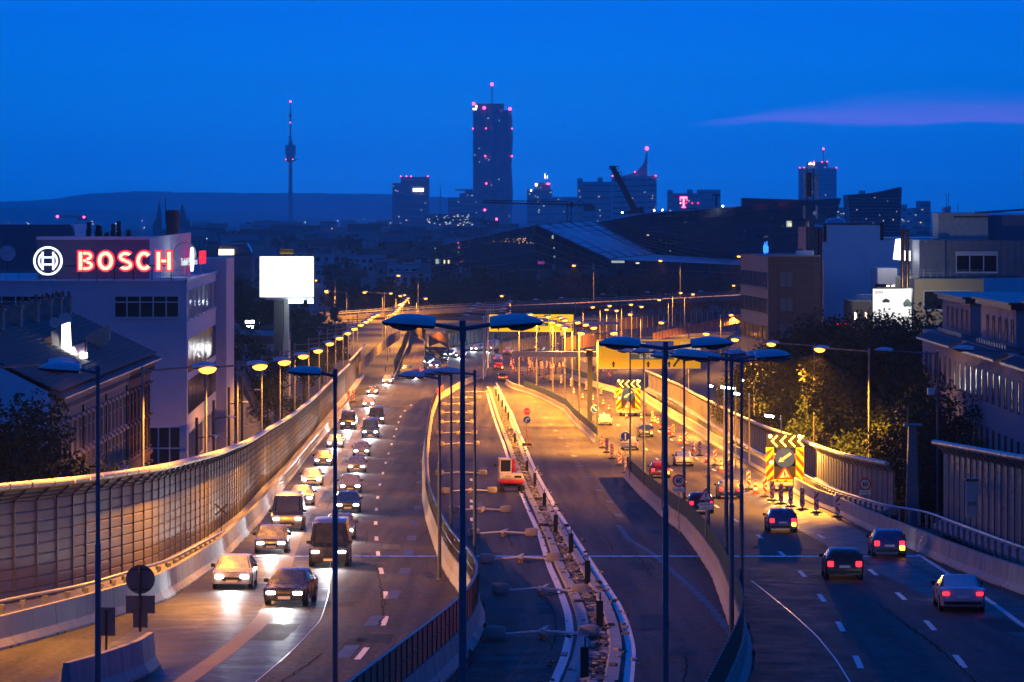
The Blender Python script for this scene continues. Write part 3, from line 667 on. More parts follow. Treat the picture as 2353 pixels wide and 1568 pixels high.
t = thing('road_sign', 'narrow board seen from behind on the lane split barrier', 'road sign', ((278 - CX) / k, Y - 4, zb + .1)); m = MB(); m.tube((0, 0, -.2), (0, 0, 1.1), .04, n=8); m.build('post', DSTEEL, t); m = MB(); m.cbox((0, .06, .72), (.56, .02, .92)); m.build('board', BACK, t)
# St Andrew's cross markers
for px, by, Yc, lab in ((473, 1215, 193, 'small dark cross marker against the left noise wall'), (2131, 1165, 226, 'small dark cross marker at the end of the low right wall')):
    t = thing('cross_marker', lab, 'marker', ((px - CX) * Yc / F + (.9 if px < 1000 else -.6), Yc, zr(Yc) + .6)); m = MB(); m.tube((0, 0, 0), (0, 0, 1.25), .03, n=6); m.build('post', DSTEEL, t)
    m = MB(); m.bar((-.36, 0, .98), (.36, 0, 1.62), .03, .10); m.bar((-.36, .03, 1.62), (.36, .03, .98), .03, .10); m.build('cross', DSTEEL, t)
# ================================================================ STRIPED DELINEATOR BOARDS AND CONES
BFOOT = mat('recycled_rubber', (.03, .03, .028), .85)
def delineator_meshes(left):
    s = 1 if left else -1
    p = MB(); p.cbox((0, 0, .78), (.30, .035, 1.15)); p.tube((0, 0, 1.33), (0, 0, 1.44), .025, n=6); plate = p.mesh('board', WHITEP)
    st = MB(); w = .135
    for z0 in (.24, .66, 1.08):
        q = [(-w, z0), (w, z0), (w, z0 + .02), (-w * 0 , z0 + .14), (-w, z0 + .24)] if False else None
    def clipz(a): return max(.22, min(1.34, a))
    for k in range(-1, 3):                           # arrow-like chevron stripes
        for sg in (-1, 1):
            z0 = .78 + sg * (k * .46 + .02)
            a = [(-w * s, z0), (w * s, z0 + sg * .30), (w * s, z0 + sg * .53), (-w * s, z0 + sg * .23)]
            a = [(x, clipz(z)) for x, z in a]
            if sg > 0: a = [(x, max(.78, z)) for x, z in a]
            else: a = [(x, min(.78, z)) for x, z in a]
            if max(z for x, z in a) - min(z for x, z in a) > .05: st.prism([(x, -.019, z) for x, z in a], (0, -.004, 0))
    stripes = st.mesh('stripes', REDP)
    f = MB(); f.box((-.38, -.2, 0), (.38, .2, .07)); f.box((-.26, -.14, .07), (.26, .14, .13)); f.cbox((0, 0, .18), (.08, .06, .14))
    return plate, stripes, f.mesh('foot', BFOOT)
DL = delineator_meshes(True); DR = delineator_meshes(False)
Z4 = lambda x, y: (1117.7 + .15006 * x, 705.9 + .15006 * y)
rowA = [(1384,1030),(1394.5,1040.5),(1406,1055),(1424,1070.6),(1439,1087.7)]
rowB = [(1482.4,955),(1499,972),(1520.5,988),(1547,1005),(1577,1024.7),(1607.7,1048),(1643,1070.6),(1676,1098),(1720,1126),(1758,1143),(1774,1152),(1794,1159.7),(1817,1165.7),(1843.5,1172.4),(1876,1180),(1925,1189.7)]
rowC = [Z4(*q) for q in [(650,890),(665,945),(703,970),(768,970),(812,1050),(833,965),(855,960),(878,1095),(925,950),(948,1025),(975,960),(1062,1015),(992,1140),(1145,1185),(1298,1230),(1530,1285),(1753,1355),(1975,1410),(690,850),(820,830)]]
rowD = [(801,927),(812,925)]
def put_row(row, meshes, lab, grp, sc=1.15):
    for i, (px, py) in enumerate(row):
        t = thing('delineator_board', lab(i), 'delineator', RP(px, py), random.uniform(-.15, .15), grp); t.scale = (sc,) * 3
        for nm, me in zip(('board', 'stripes', 'foot'), meshes): put(nm, me, t)
put_row(rowA, DR, lambda i: f'striped board in the gap of the middle barrier, {ORD[i]} from the far end', 'striped boards in the barrier gap')
put_row(list(reversed(rowB)), DL, lambda i: f'red and white striped board along the closed right lane, {ORD[i]} from the camera', 'striped boards along the closed right lane')
put_row(sorted(rowC), DL, lambda i: f'small striped board in the far cluster under the gantry beam, {ORD[i]} from the left', 'far cluster of striped boards')
put_row(rowD, DR, lambda i: f'red and white striped board at the head of the left barrier, {["left","right"][i]} one', 'striped boards at the left barrier head', 1.4)
put_row([(966.5,870),(972.5,874),(984,868),(995,865)], DL, lambda i: f'striped board blocking the dug-up ramp, {ORD[i]} from the left', 'striped boards blocking the ramp', 1.5)
cm_ = MB(); cm_.lathe([(.155, .05), (.045, .74), (.03, .75)], n=12); cw = MB(); cw.lathe([(.130, .20), (.106, .36)], n=12); cw.lathe([(.088, .48), (.068, .62)], n=12)
cw.v = [(x * 1.04, y * 1.04, z) for x, y, z in cw.v]
cb = MB(); cb.box((-.21, -.21, 0), (.21, .21, .05))
CM = (cm_.mesh('cone_body', mat('cone_orange', (.65, .07, .015), .5, var=.06), True), cw.mesh('white_bands', WHITEP, True), cb.mesh('base', mat('cone_base', (.3, .05, .02), .8)))
R22 = lambda x, y: (1176.5 + .26261 * x, 764.7 + .26261 * y)
cones = [Z4(*q) for q in [(415,870),(378,850),(375,900),(400,965),(435,1000),(527,1005),(640,995),(663,1065),(715,990),(555,830),(912,1040),(993,960),(1032,945),(1160,1015),(1118,930),(1175,920),(550,1048)]]
cones.sort(); nfar = len(cones)
cones += [R22(*q) for q in [(543,540),(617,585),(707,600),(800,640),(852,685),(1003,750),(1133,765),(1170,720),(1253,795),(1277,810),(1376,890),(1475,970),(1587,1045),(1705,1135),(1830,1220),(2130,1410)]]
for i, (px, py) in enumerate(cones):
    t = thing('traffic_cone', f'small far traffic cone under the gantry beam, {ORD[i]} from the left' if i < nfar else f'orange and white traffic cone along the closed right lane, {ORD[i - nfar]} from the far end', 'traffic cone', RP(px, py), 0, 'far traffic cones' if i < nfar else 'traffic cones along the right lane')
    t.scale = (1.5,) * 3
    for nm, me in zip(('cone_body', 'white_bands', 'base'), CM): put(nm, me, t)
# curve chevron boards at the exit
for i, (px, py) in enumerate([(1360.5,862),(1378,866),(1400,872)]):
    b = RP(px, py + 6, 0); t = thing('chevron_sign', f'red and white chevron board at the exit curve, {ORD[i]} from the left', 'road sign', b, 0, 'chevron boards at the exit')
    m = MB(); m.tube((0, .05, 0), (0, .05, 1.4), .04, n=6); m.build('post', STEEL, t); m = MB(); m.cbox((0, 0, 1.55), (.85, .03, 1.2)); m.build('board', REDP, t)
    m = MB(); m.prism([(.2, -.017, 2.05), (.42, -.017, 2.05), (-.05, -.017, 1.55), (.42, -.017, 1.05), (.2, -.017, 1.05), (-.3, -.017, 1.55)], (0, -.004, 0)); m.build('chevron', WHITEP, t)
# ================================================================ DISMANTLED LAMPS LYING ACROSS THE CLOSED LANE
CREAM = mat('lamp_cover_cream', (.38, .345, .315), .5, var=.1)
WOOD = mat('wood_block', (.28, .17, .06), .8, var=.3, scale=6)
hm = MB(); rr = []
for x, w, h in ((-.40, .16, .06), (-.36, .22, .12), (-.1, .26, .16), (.1, .27, .17), (.34, .24, .13), (.42, .17, .06)):
    rr.append([(x, w * math.copysign(abs(math.cos(a)) ** .5, math.cos(a)), .17 + h * math.copysign(abs(math.sin(a)) ** .6, math.sin(a))) for a in [2 * math.pi * i / 14 for i in range(14)]])
hm.loft(rr); hm.v = [(x, (z - .17) * .7, .30 + y * 1.15) for x, y, z in hm.v]; LYH = hm.mesh('lying_head', CREAM, True)
lying = [((1137,1473),(1352.5,1465)),((1150,1365),(1333.5,1370)),((1117.4,1297),(1272,1290)),((1088.5,1234),(1221,1232.7)),((1042.6,1179),(1162,1178)),((1024,1136),(1132,1132)),((1009.7,1093),(1109.5,1092)),((1011,1027),(1096,1022)),((1009.7,999),(1090,998.5)),((1013.7,974),(1086,972.5)),((1015,952),(1080,951)),((1020,933),(1084.6,931)),((1037,917),(1100,917)),((1062,904),(1120,904))]
for i, (q0, q1) in enumerate(lying):
    a, b = RP(*q0), RP(*q1); ym = (a.y + b.y) / 2; Lh = (b.x - a.x) / 2
    t = thing('dismantled_lamp', f'dismantled twin-headed lamp arm lying across the closed lane, {ORD[i]} from the camera', 'lamp arm', ((a.x + b.x) / 2, ym, zr(ym)), math.atan2((b.y - a.y) * .2, b.x - a.x), 'dismantled lamps on the closed lane')
    m = MB(); m.tube((-Lh + .3, 0, .2), (0, 0, .3), .05, n=8); m.tube((0, 0, .3), (Lh - .3, 0, .2), .05, n=8); m.cbox((0, 0, .3), (.16, .16, .16)); m.build('arm', WHITEP, t)
    for s in (-1, 1):
        h = put('lamp_head', LYH, t, (s * Lh, 0, 0)); h.rotation_euler = (0, 0, 0 if s > 0 else math.pi); h.scale = (.95, .9, .86)
    m = MB(); m.prism([(-.1, .1, 0), (.12, .1, 0), (.12, .1, .32), (-.1, .1, .26)], (.25, .9, .08)); m.build('cover', CREAM, t)
    m = MB(); m.cbox((.02, -.22, .11), (.16, .2, .22)); m.build('wood_block', WOOD, t)
    m = MB(); pts = [Vector((.3 + .25 * j, .55 + .12 * math.sin(j * 2.0 + i), .03)) for j in range(6)]
    for u, v in zip(pts, pts[1:]): m.tube(u, v, .02, n=5)
    m.build('cable', RUBBER, t)
# ================================================================ EXCAVATOR
def rbox(m, lo, hi, b=.06, mi=0, taper=0.0):
    x0, y0, z0 = lo; x1, y1, z1 = hi
    ring = lambda z, d: [(x0 + d + b, y0 + d, z), (x1 - d - b, y0 + d, z), (x1 - d, y0 + d + b, z), (x1 - d, y1 - d - b, z), (x1 - d - b, y1 - d, z), (x0 + d + b, y1 - d, z), (x0 + d, y1 - d - b, z), (x0 + d, y0 + d + b, z)]
    m.loft([ring(z0, b * .6), ring(z0 + b, 0), ring(z1 - b, taper), ring(z1, taper + b * .6)], mi); return m
EXW = mat('excavator_white', (.60, .57, .52), .45, var=.12); EXR = mat('excavator_red', (.42, .02, .02), .45, var=.12)
b = RP(1174, 1129); t = thing('excavator', 'compact white and red excavator parked on the closed lane beside the median', 'excavator', b, R_(6)); t.scale = (.88,) * 3
for s in (-1, 1):
    m = MB(); pr = [(-1.25, .18), (-1.1, .02), (1.1, .02), (1.25, .18), (1.25, .42), (1.1, .55), (-1.1, .55), (-1.25, .42)]
    m.prism([(s * .95 - .2, y, z) for y, z in pr], (.4, 0, 0))
    for i in range(14): m.cbox((s * .95, -1.15 + i * .177, .58), (.42, .07, .05)); m.cbox((s * .95, -1.27, .08 + i * .033), (.42, .04, .02))
    m.build('track', RUBBER, t)
m = MB(); m.cbox((0, 0, .5), (1.5, 1.6, .3)); m.tube((0, 0, .6), (0, 0, .8), .5, n=14); m.build('undercarriage', DSTEEL, t)
m = MB(); rbox(m, (-1.12, -1.25, .78), (1.12, 1.1, 1.12), .1); m.build('counterweight', EXR, t, True)
m = MB(); rbox(m, (-1.1, -1.22, 1.12), (1.1, .2, 1.72), .14, taper=.05); rbox(m, (.15, .2, 1.12), (1.08, 1.1, 1.55), .1); m.build('engine_cover', EXW, t, True)
m = MB(); m.cbox((.55, -1.235, 1.45), (.6, .02, .2)); m.build('vent', BLACKP, t); txt('TB 280', .16, EXR, t, (-.35, -1.235, 1.5), extrude=.004)
m = MB()
for x in (-1.05, -.02):
    for y in (-.15, 1.15): m.bar((x, y, 1.15), (x + .03, y, 2.95), .08)
rbox(m, (-1.1, -.22, 2.92), (.03, 1.2, 3.08), .07); m.cbox((-.53, -.17, 1.75), (1.0, .06, .2)); cabf = m.build('cab_frame', EXW, t)
for nm, c, s in (('rear_window', (-.53, -.16, 2.38), (.95, .02, 1.0)), ('front_window', (-.53, 1.15, 2.2), (.95, .02, 1.4)), ('side_window', (-1.05, .5, 2.2), (.02, 1.2, 1.4)), ('side_window', (-.01, .5, 2.2), (.02, 1.2, 1.4))):
    m = MB(); m.cbox(c, s); m.build(nm, GLASS, cabf)
m = MB(); m.cbox((-.53, .3, 1.7), (.5, .5, .5)); m.cbox((-.53, .1, 2.1), (.5, .15, .6)); m.build('seat', BLACKP, t)
m = MB(); m.bar((.45, 1.0, 1.2), (.5, 2.5, 2.7), .25, .35); m.bar((.5, 2.5, 2.7), (.5, 3.7, 1.3), .2, .28); m.build('boom', EXR, t); m = MB(); m.prism([(.2, 3.5, 1.3), (.2, 4.1, 1.1), (.2, 4.0, .5), (.2, 3.5, .4)], (.6, 0, 0)); m.build('bucket', DSTEEL, t)
m = MB(); m.bar((-1.1, -.1, 2.5), (-1.5, -.1, 2.55), .03); m.cbox((-1.5, -.1, 2.42), (.2, .08, .3)); m.build('mirror', BLACKP, t)
# ================================================================ ARROW-BOARD TRUCKS
LED = glow('amber_led', (1.0, .48, .06), 3.2); LEDB = glow('amber_flash', (1.0, .6, .15), 3)
YGRN = mat('hazard_yellow', (.62, .60, .02), .45, var=.06); RBRN = mat('hazard_red', (.42, .035, .015), .45, var=.06)
def arrow_truck(b, w, label, rz, power, yellow):
    t = thing('arrow_truck', label, 'truck', b, rz); s = w / 3.1; t.scale = (s,) * 3
    m = MB(); rbox(m, (-1.15, .6, .55), (1.15, 5.2, .95), .05); m.build('chassis', DSTEEL, t)
    m = MB(); rbox(m, (-1.2, 5.0, .5), (1.2, 6.9, 2.6), .15, taper=.08); m.build('cab', mat('truck_orange', (.55, .2, .02), .45), t, True)
    m = MB(); m.box((-1.05, 4.97, 1.6), (1.05, 5.03, 2.3)); m.build('rear_window', GLASS, t)
    for x in (-.95, .95):
        for y in (1.4, 5.9):
            m = MB(); m.tube((x - .15, y, .45), (x + .15, y, .45), .45, n=16); wh = m.build('wheel', RUBBER, t); m = MB(); m.tube((x - .16, y, .45), (x + .16, y, .45), .22, n=12); m.build('rim', STEEL, wh)
    m = MB(); m.cbox((0, .15, .62), (2.9, .25, .3)); m.build('bumper', EXW, t)
    for x in (-1.15, 1.15): m = MB(); m.cbox((x, .01, .62), (.4, .04, .16)); m.build('tail_light', glow('tail_glow', (1, .05, .02), 2.5), t)
    m = MB(); m.cbox((0, .02, .64), (.62, .02, .15)); pl = m.build('number_plate', WHITEP, t); txt('LK 150', .15, BLACKP, pl, (0, .0, .64), extrude=.003)
    for sx in (-1, 1):                               # hazard wings of diagonal stripes
        m = MB(); m.cbox((sx * 1.23, 0, 2.15), (.66, .06, 2.9)); wg = m.build('hazard_wing', yellow, t)
        st = MB(); x0, x1 = sx * .92, sx * 1.54
        z = .2
        while z < 3.7:
            a = [(x0, z + .75), (x1, z), (x1, z + .42), (x0, z + 1.17)]
            a = [(x, max(.75, min(3.55, q))) for x, q in a]
            if max(q for x, q in a) - min(q for x, q in a) > .2: st.prism([(x, -.033, q) for x, q in a], (0, -.008, 0))
            z += .86
        st.build('stripes', RBRN, wg)
    m = MB(); m.cbox((0, .12, 1.45), (1.85, .05, 1.2)); m.build('black_board', BLACKP, t)
    m = MB(); m.cbox((0, -.01, .88), (2.0, .05, .18)); lo_ = m.build('lower_board', yellow, t); st = MB()
    for x in (-.8, -.1, .6): st.prism([(x, -.037, .80), (x + .35, -.037, .80), (x + .17, -.037, .96)], (0, -.006, 0))
    st.build('stripes', RBRN, lo_)
    m = MB(); m.disc((0, -.02, 2.75), .82, (0, 1, 0), .03, 32); ds = m.build('arrow_disc', BLUEP, t); m = MB(); arrow(m, (-.02, -.05, 2.75), 1.25, 215, .2); m.build('arrow', WHITEP, ds)
    m = MB(); m.prism([(-.68, .05, .98), (.68, .05, .98), (0, .05, 2.1)], (0, -.03, 0)); tr = m.build('warning_triangle', REDP, t); m = MB(); m.prism([(-.44, .012, 1.10), (.44, .012, 1.10), (0, .012, 1.83)], (0, -.02, 0)); m.build('triangle_field', WHITEP, tr)
    m = MB(); y = -.012                              # digging figure
    m.disc((-.02, y, 1.62), .055, (0, 1, 0), n=10); m.prism([(-.09, y, 1.57), (.03, y, 1.57), (.06, y, 1.36), (-.06, y, 1.36)], (0, -.008, 0)); m.prism([(-.06, y, 1.37), (.0, y, 1.37), (-.04, y, 1.14), (-.10, y, 1.14)], (0, -.008, 0)); m.prism([(.0, y, 1.37), (.06, y, 1.37), (.07, y, 1.14), (.01, y, 1.14)], (0, -.008, 0)); m.prism([(.0, y, 1.55), (.03, y, 1.52), (.22, y, 1.22), (.19, y, 1.20)], (0, -.008, 0)); m.prism([(.1, y, 1.12), (.38, y, 1.12), (.27, y, 1.24)], (0, -.008, 0)); m.build('worker_symbol', BLACKP, tr)
    m = MB(); m.cbox((0, .05, 4.12), (3.0, .08, 1.12)); ab = m.build('arrow_board', BLACKP, t)
    lamp = MB(); lamp.lathe([(.0, -.03), (.075, -.02), (.085, .02), (.0, .03)], n=10); lm = lamp.mesh('board_lamp', LED); big = MB(); big.lathe([(.0, -.03), (.15, -.02), (.16, .02), (.0, .03)], n=12); bgm = big.mesh('board_lamp', LEDB)
    for c in range(4):
        xc = -1.05 + c * .72
        for j in range(7):
            q = put('board_lamp', lm, ab, (xc + abs(j - 3) * .13, -.03, 3.72 + j * .135)); q.rotation_euler = (R_(90), 0, 0)
    for x, z in ((-1.2, 4.52), (1.2, 4.52), (-1.12, 2.35)):
        q = put('flasher', bgm, t, (x, -.05, z)); q.rotation_euler = (R_(90), 0, 0)
    for x, z, e in ((0, 4.1, 1.0),):
        l = bpy.data.lights.new('board_light', 'SPOT'); l.energy = power * e; l.color = (1, .45, .07); l.shadow_soft_size = .3; l.spot_size = R_(126); l.spot_blend = .5; o = put('board_light', l, t, (x, -.3, z)); o.rotation_euler = (R_(70), 0, math.pi)
    return t
arrow_truck(RP(1803.5, 1129), 3.1, 'yellow and red striped truck with lit arrow board, the nearer one at the right', R_(-5), 4000, YGRN)
arrow_truck(RP(1443.5, 957), 3.46, 'yellow and red striped truck with lit arrow board, the farther one under the gantry', R_(-2), 4500, YGRN)
# ================================================================ SIGN GANTRIES
def panel(t, x0, x1, y0, y1, Y, material, name, dy=0.0, thick=.06):
    a = P(x0, y1, Y); c = P(x1, y0, Y); m = MB(); m.box((a.x, Y + dy, a.z), (c.x, Y + dy + thick, c.z)); o = m.build(name, material, t); o.location = -t.location; return o
def gtxt(t, s, px, py, Y, hpx, material, dy=-.04, sx=1.0, align='CENTER'):
    q = txt(s, hpx * Y / F * 1.35, material, t, P(px, py, Y) + Vector((0, dy, 0)) - t.location, extrude=.008, sx=sx, align=align); return q
GREYP = mat('glowing_grey', (.10, .14, .12), .5, emit=(.25, .30, .22), estr=.06); BLB = mat('glowing_blue', (.012, .05, .36), .45, emit=(.12, .13, .45), estr=.10); WBL = mat('glowing_white', (.72, .72, .7), .5, emit=(1.0, .85, .6), estr=.16)  # faint emission added to sign fields and lettering so they read as lit
Y = 455; b = Vector(((1356 - CX) * Y / F, Y, zr(Y)))
t = thing('sign_gantry', 'near yellow overhead gantry sign with arrows and a long grey beam', 'gantry', b)
panel(t, 1373.5, 1610, 780.5, 847.4, Y, mat('glowing_yellow', (.7, .42, .012), .5, var=.08, scale=.4, emit=(1.0, .47, .004), estr=.17), 'sign_panel'); panel(t, 1373, 1610.6, 846.9, 847.9, Y, WHITEP, 'sign_rim', -.03)  # yellow face brightened by added emission
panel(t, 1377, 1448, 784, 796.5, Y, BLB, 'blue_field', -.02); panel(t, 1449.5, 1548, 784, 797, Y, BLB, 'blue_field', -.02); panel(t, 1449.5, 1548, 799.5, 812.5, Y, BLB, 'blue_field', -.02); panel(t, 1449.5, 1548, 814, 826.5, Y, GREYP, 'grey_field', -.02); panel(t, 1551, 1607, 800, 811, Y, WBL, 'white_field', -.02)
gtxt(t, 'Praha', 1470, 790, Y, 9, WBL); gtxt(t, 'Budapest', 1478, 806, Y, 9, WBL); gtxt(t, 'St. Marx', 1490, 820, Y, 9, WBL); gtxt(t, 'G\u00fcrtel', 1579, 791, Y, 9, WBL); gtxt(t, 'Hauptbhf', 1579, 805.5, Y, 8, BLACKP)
for px, py, L, a in ((1409.7, 837, 15, 90), (1489.5, 837, 15, 90), (1537.5, 837, 15, 90), (1555, 832, 26, 55)):
    m = MB(); arrow(m, P(px, py, Y) + Vector((0, -.03, 0)), L * Y / F, a, .26); o = m.build('arrow', BLACKP, t); o.location = -t.location
panel(t, 1176.5, 1374, 808.5, 821.5, Y, STEEL, 'beam', .1, .9)
panel(t, 1350, 1361.5, 820, 968, Y, DSTEEL, 'leg', .2, .6); panel(t, 1347.5, 1362.5, 804, 820, Y, BLACKP, 'camera_housing', -.5, .4)
Y = 640; b = Vector(((1220 - CX) * Y / F, Y, zr(Y)))
t = thing('sign_gantry', 'far bright yellow overhead gantry sign behind the lit lamps', 'gantry', b)
panel(t, 1124, 1317.5, 723, 762.5, Y, mat('glowing_yellow_bright', (.7, .42, .012), .5, var=.08, scale=.4, emit=(1.0, .50, .004), estr=.42), 'sign_panel'); panel(t, 1123.4, 1318, 762.2, 763.3, Y, WHITEP, 'sign_rim', -.03); panel(t, 1262.5, 1264.3, 723, 762.5, Y, DSTEEL, 'joint', -.03); panel(t, 1219, 1260, 742, 749.5, Y, GREYP, 'grey_field', -.02); panel(t, 1219, 1260, 731, 740, Y, BLB, 'blue_field', -.02)  # stronger added emission makes the far sign face look lit
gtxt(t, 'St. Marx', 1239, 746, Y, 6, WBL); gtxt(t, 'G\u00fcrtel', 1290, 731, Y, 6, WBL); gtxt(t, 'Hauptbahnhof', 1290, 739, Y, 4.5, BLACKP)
for px, a in ((1145.5, 90), (1192, 90), (1239, 90), (1290, 60)):
    m = MB(); arrow(m, P(px, 756, Y) + Vector((0, -.03, 0)), 9 * Y / F, a, .22); o = m.build('arrow', BLACKP, t); o.location = -t.location
panel(t, 1341, 1423, 739.5, 746.5, Y, EXW, 'beam', .0, .7); panel(t, 1317, 1341, 741, 746, Y, DSTEEL, 'beam', .1, .5); panel(t, 1419.5, 1424, 746.5, 860, Y, EXW, 'leg', .1, .6); panel(t, 1112, 1124, 726, 732, Y, STEEL, 'beam', .1, .5); panel(t, 1112, 1116, 732, 862, Y, STEEL, 'leg', .1, .6); panel(t, 1323, 1331, 741, 862, Y, DSTEEL, 'leg', .9, .7)
# small blue signs by the bend
b = RP(1292, 822); t = sign_post(b, 6.5, 'blue rectangular sign with white field beyond the gantry beam', .06); m = MB(); m.cbox((0, 0, 5.2), (1.1, .04, 1.9)); m.build('plate', BLUEP, t); m = MB(); m.cbox((0, -.03, 5.5), (.8, .02, 1.0)); m.build('field', WHITEP, t); m = MB(); m.cbox((0, -.045, 5.65), (.3, .01, .5)); m.cbox((0, -.045, 5.3), (.1, .01, .4)); m.build('symbol', BLACKP, t); m = MB(); m.cbox((0, -.03, 4.8), (.7, .02, .25)); m.build('yellow_field', YELP, t)
b = RP(1282, 820); t = sign_post(b, 3.0, 'round blue sign with split white arrow beyond the gantry beam', .06); m = MB(); m.disc((0, 0, 2.7), .42, (0, 1, 0), .03); m.build('plate', BLUEP, t); m = MB(); m.prism([(-.25, -.02, 2.5), (-.1, -.02, 2.75), (.1, -.02, 2.75), (.25, -.02, 2.5), (.12, -.02, 2.9), (-.12, -.02, 2.9)], (0, -.01, 0)); m.build('arrow', WHITEP, t)
# ================================================================ FLYOVER BEHIND THE BEND, FENCES, RAMP
def path_px(pts, Y0, Y1):
    n = len(pts) - 1
    return [P(x, y, Y0 + (Y1 - Y0) * i / n) for i, (x, y) in enumerate(pts)]
FLY = mat('flyover_concrete', (.16, .14, .125), .8, var=.2, scale=.3)
fp = path_px([(730,726),(880,716),(1030,707),(1180,700),(1330,694),(1480,687),(1640,679),(1790,671),(1900,665)], 1000, 960)
t = thing('flyover', 'long concrete flyover with railing crossing behind the far bend', 'bridge', (0, 0, 0))
m = MB(); m.loft([[p + Vector((0, 0, -.4)), p + Vector((0, 9, -.4)), p + Vector((0, 9, -2.2)), p + Vector((0, 2, -3.0)), p + Vector((0, 0, -1.7))] for p in fp]); m.build('deck', FLY, t)
for a, b in zip(fp, fp[1:]):
    for k in range(8):
        q = a + (b - a) * k / 8; m = MB(); m.cbox(q + Vector((0, .1, .2)), (.22, .2, 1.4)); m.build('railing_post', FLY, t)
    m = MB(); m.bar(a + Vector((0, .1, .85)), b + Vector((0, .1, .85)), .15, .15); m.bar(a + Vector((0, .1, .3)), b + Vector((0, .1, .3)), .1, .3); m.build('railing', STEEL, t)
for a in fp[1::2]:
    m = MB(); m.box((a.x - 1.2, a.y + 3, 0), (a.x + 1.2, a.y + 6, a.z - 2)); m.build('pier', FLY, t)
BRF = mat('brown_fence', (.09, .055, .04), .7, var=.2); GRF = mat('grey_fence', (.20, .20, .23), .6, var=.15)
def fence(pts, Y0, Y1, h, label, material, bay=3.2, post=WPOST):
    pp = path_px(pts, Y0, Y1); t = thing('fence', label, 'fence', (0, 0, 0))
    for a, b in zip(pp, pp[1:]):
        n = max(1, int((b - a).length / bay))
        for k in range(n):
            p = a + (b - a) * k / n; q = a + (b - a) * (k + 1) / n
            m = MB(); m.add([p, q, q + Vector((0, 0, h)), p + Vector((0, 0, h)), p + Vector((0, .1, 0)), q + Vector((0, .1, 0)), q + Vector((0, .1, h)), p + Vector((0, .1, h))], [(0,1,2,3),(4,7,6,5),(0,4,5,1),(2,6,7,3),(0,3,7,4),(1,5,6,2)]); m.build('panel', material, t)
            m = MB(); m.bar(p + Vector((0, -.08, 0)), p + Vector((0, -.08, h + .15)), .14); m.build('post', post, t)
    return t
def yy(py): return RY(py)
fence([(1032,800),(1110,788),(1176,781),(1290,770),(1400,761),(1500,753),(1600,745),(1700,738)], yy(806), 905, 3.0, 'brown panel fence with pale posts on the outside of the far bend', BRF, post=PALE)
fence([(1146,812),(1180,808),(1250,798),(1330,788),(1400,781),(1480,775),(1600,766),(1700,760)], yy(818), 835, 2.2, 'grey picket fence between the two directions on the far bend', GRF, 1.6)
fence([(1296,808),(1330,801),(1372,795),(1430,788)], 700, 760, 2.8, 'orange-brown fence beside the exit behind the gantry sign', mat('rust_fence', (.22, .09, .035), .7))
fence([(1500,783),(1560,770),(1640,754),(1740,733)], 700, 640, 1.6, 'railing along the ramp that climbs to the right building', mat('ramp_rail', (.25, .12, .06), .6), 2.4)
# dug-up ramp on the left with its barriers
RAMP = road_mat('ramp_asphalt', (.08, .07, .06))
m = MB(); rp = [((905,868),(972,868)),((915,845),(974,840)),((928,815),(976,812)),((938,795),(976,795)),((940,780),(972,780)),((937,770),(955,768)),((930,765),(935,763))]
for i, (a, b) in enumerate(rp):
    Y = 600 + i * 28; m.v += [P(*a, Y), P(*b, Y)]
m.f = [[2*i, 2*i+1, 2*i+3, 2*i+2] for i in range(len(rp) - 1)]; m.m = [0] * len(m.f); struct(m.build('ramp', RAMP))
fence([(935,772),(955,772),(970,776),(979,786),(980,800),(976,822)], 760, 650, 2.2, 'tall brown fence curving round the top of the side ramp', BRF, 2.4)
fence([(905,862),(917,838),(929,806),(938,780),(940,770)], 596, 740, 2.6, 'dark fence along the left edge of the side ramp', BRF, 2.6)
fence([(824,862),(842,842),(862,822),(880,806),(900,792),(918,780)], 590, 690, 2.0, 'pale hoarding along the left side of the ramp works', mat('hoarding', (.30, .26, .22), .8), 3.0)
fence([(986,797),(1010,788),(1028,800),(1032,828)], 740, 690, 2.4, 'rusty scaffold fence round the excavation beside the ramp', mat('scaffold_rust', (.28, .12, .06), .7), 2.0)
RB2 = Line([(912,866),(925,842),(937,812),(944,795)], 0, 2)
m = MB(); rnd = random.Random(9)
for i in range(500):
    px = rnd.uniform(978, 1026); py = rnd.uniform(800, 852); Y = RY(py); s = rnd.uniform(.15, .6); p = P(px, py, Y); m.cbox((p.x, p.y, zr(Y) + s * .3), (s * 1.4, s, s * .8), rnd.choice((0, 1, 2)))
o = m.build('rubble', [MATS['rubble_stone'], MATS['rubble_dark'], MATS['median_soil']]); stuff(tag(o, 'heaps of earth and rubble in the excavation beside the ramp', 'rubble'))
m = MB(); t = thing('container', 'blue-green site container beyond the excavation', 'container', P(1048, 795, 800)); m.box((-2.6, -1, -1), (2.8, 1.5, 4.2)); m.build('shell', mat('container_teal', (.05, .11, .12), .6), t); m = MB()
for i in range(12): m.box((-2.5 + i * .45, -1.06, -.8), (-2.3 + i * .45, -1.0, 4.0))
m.build('ribs', mat('container_teal', ()), t)
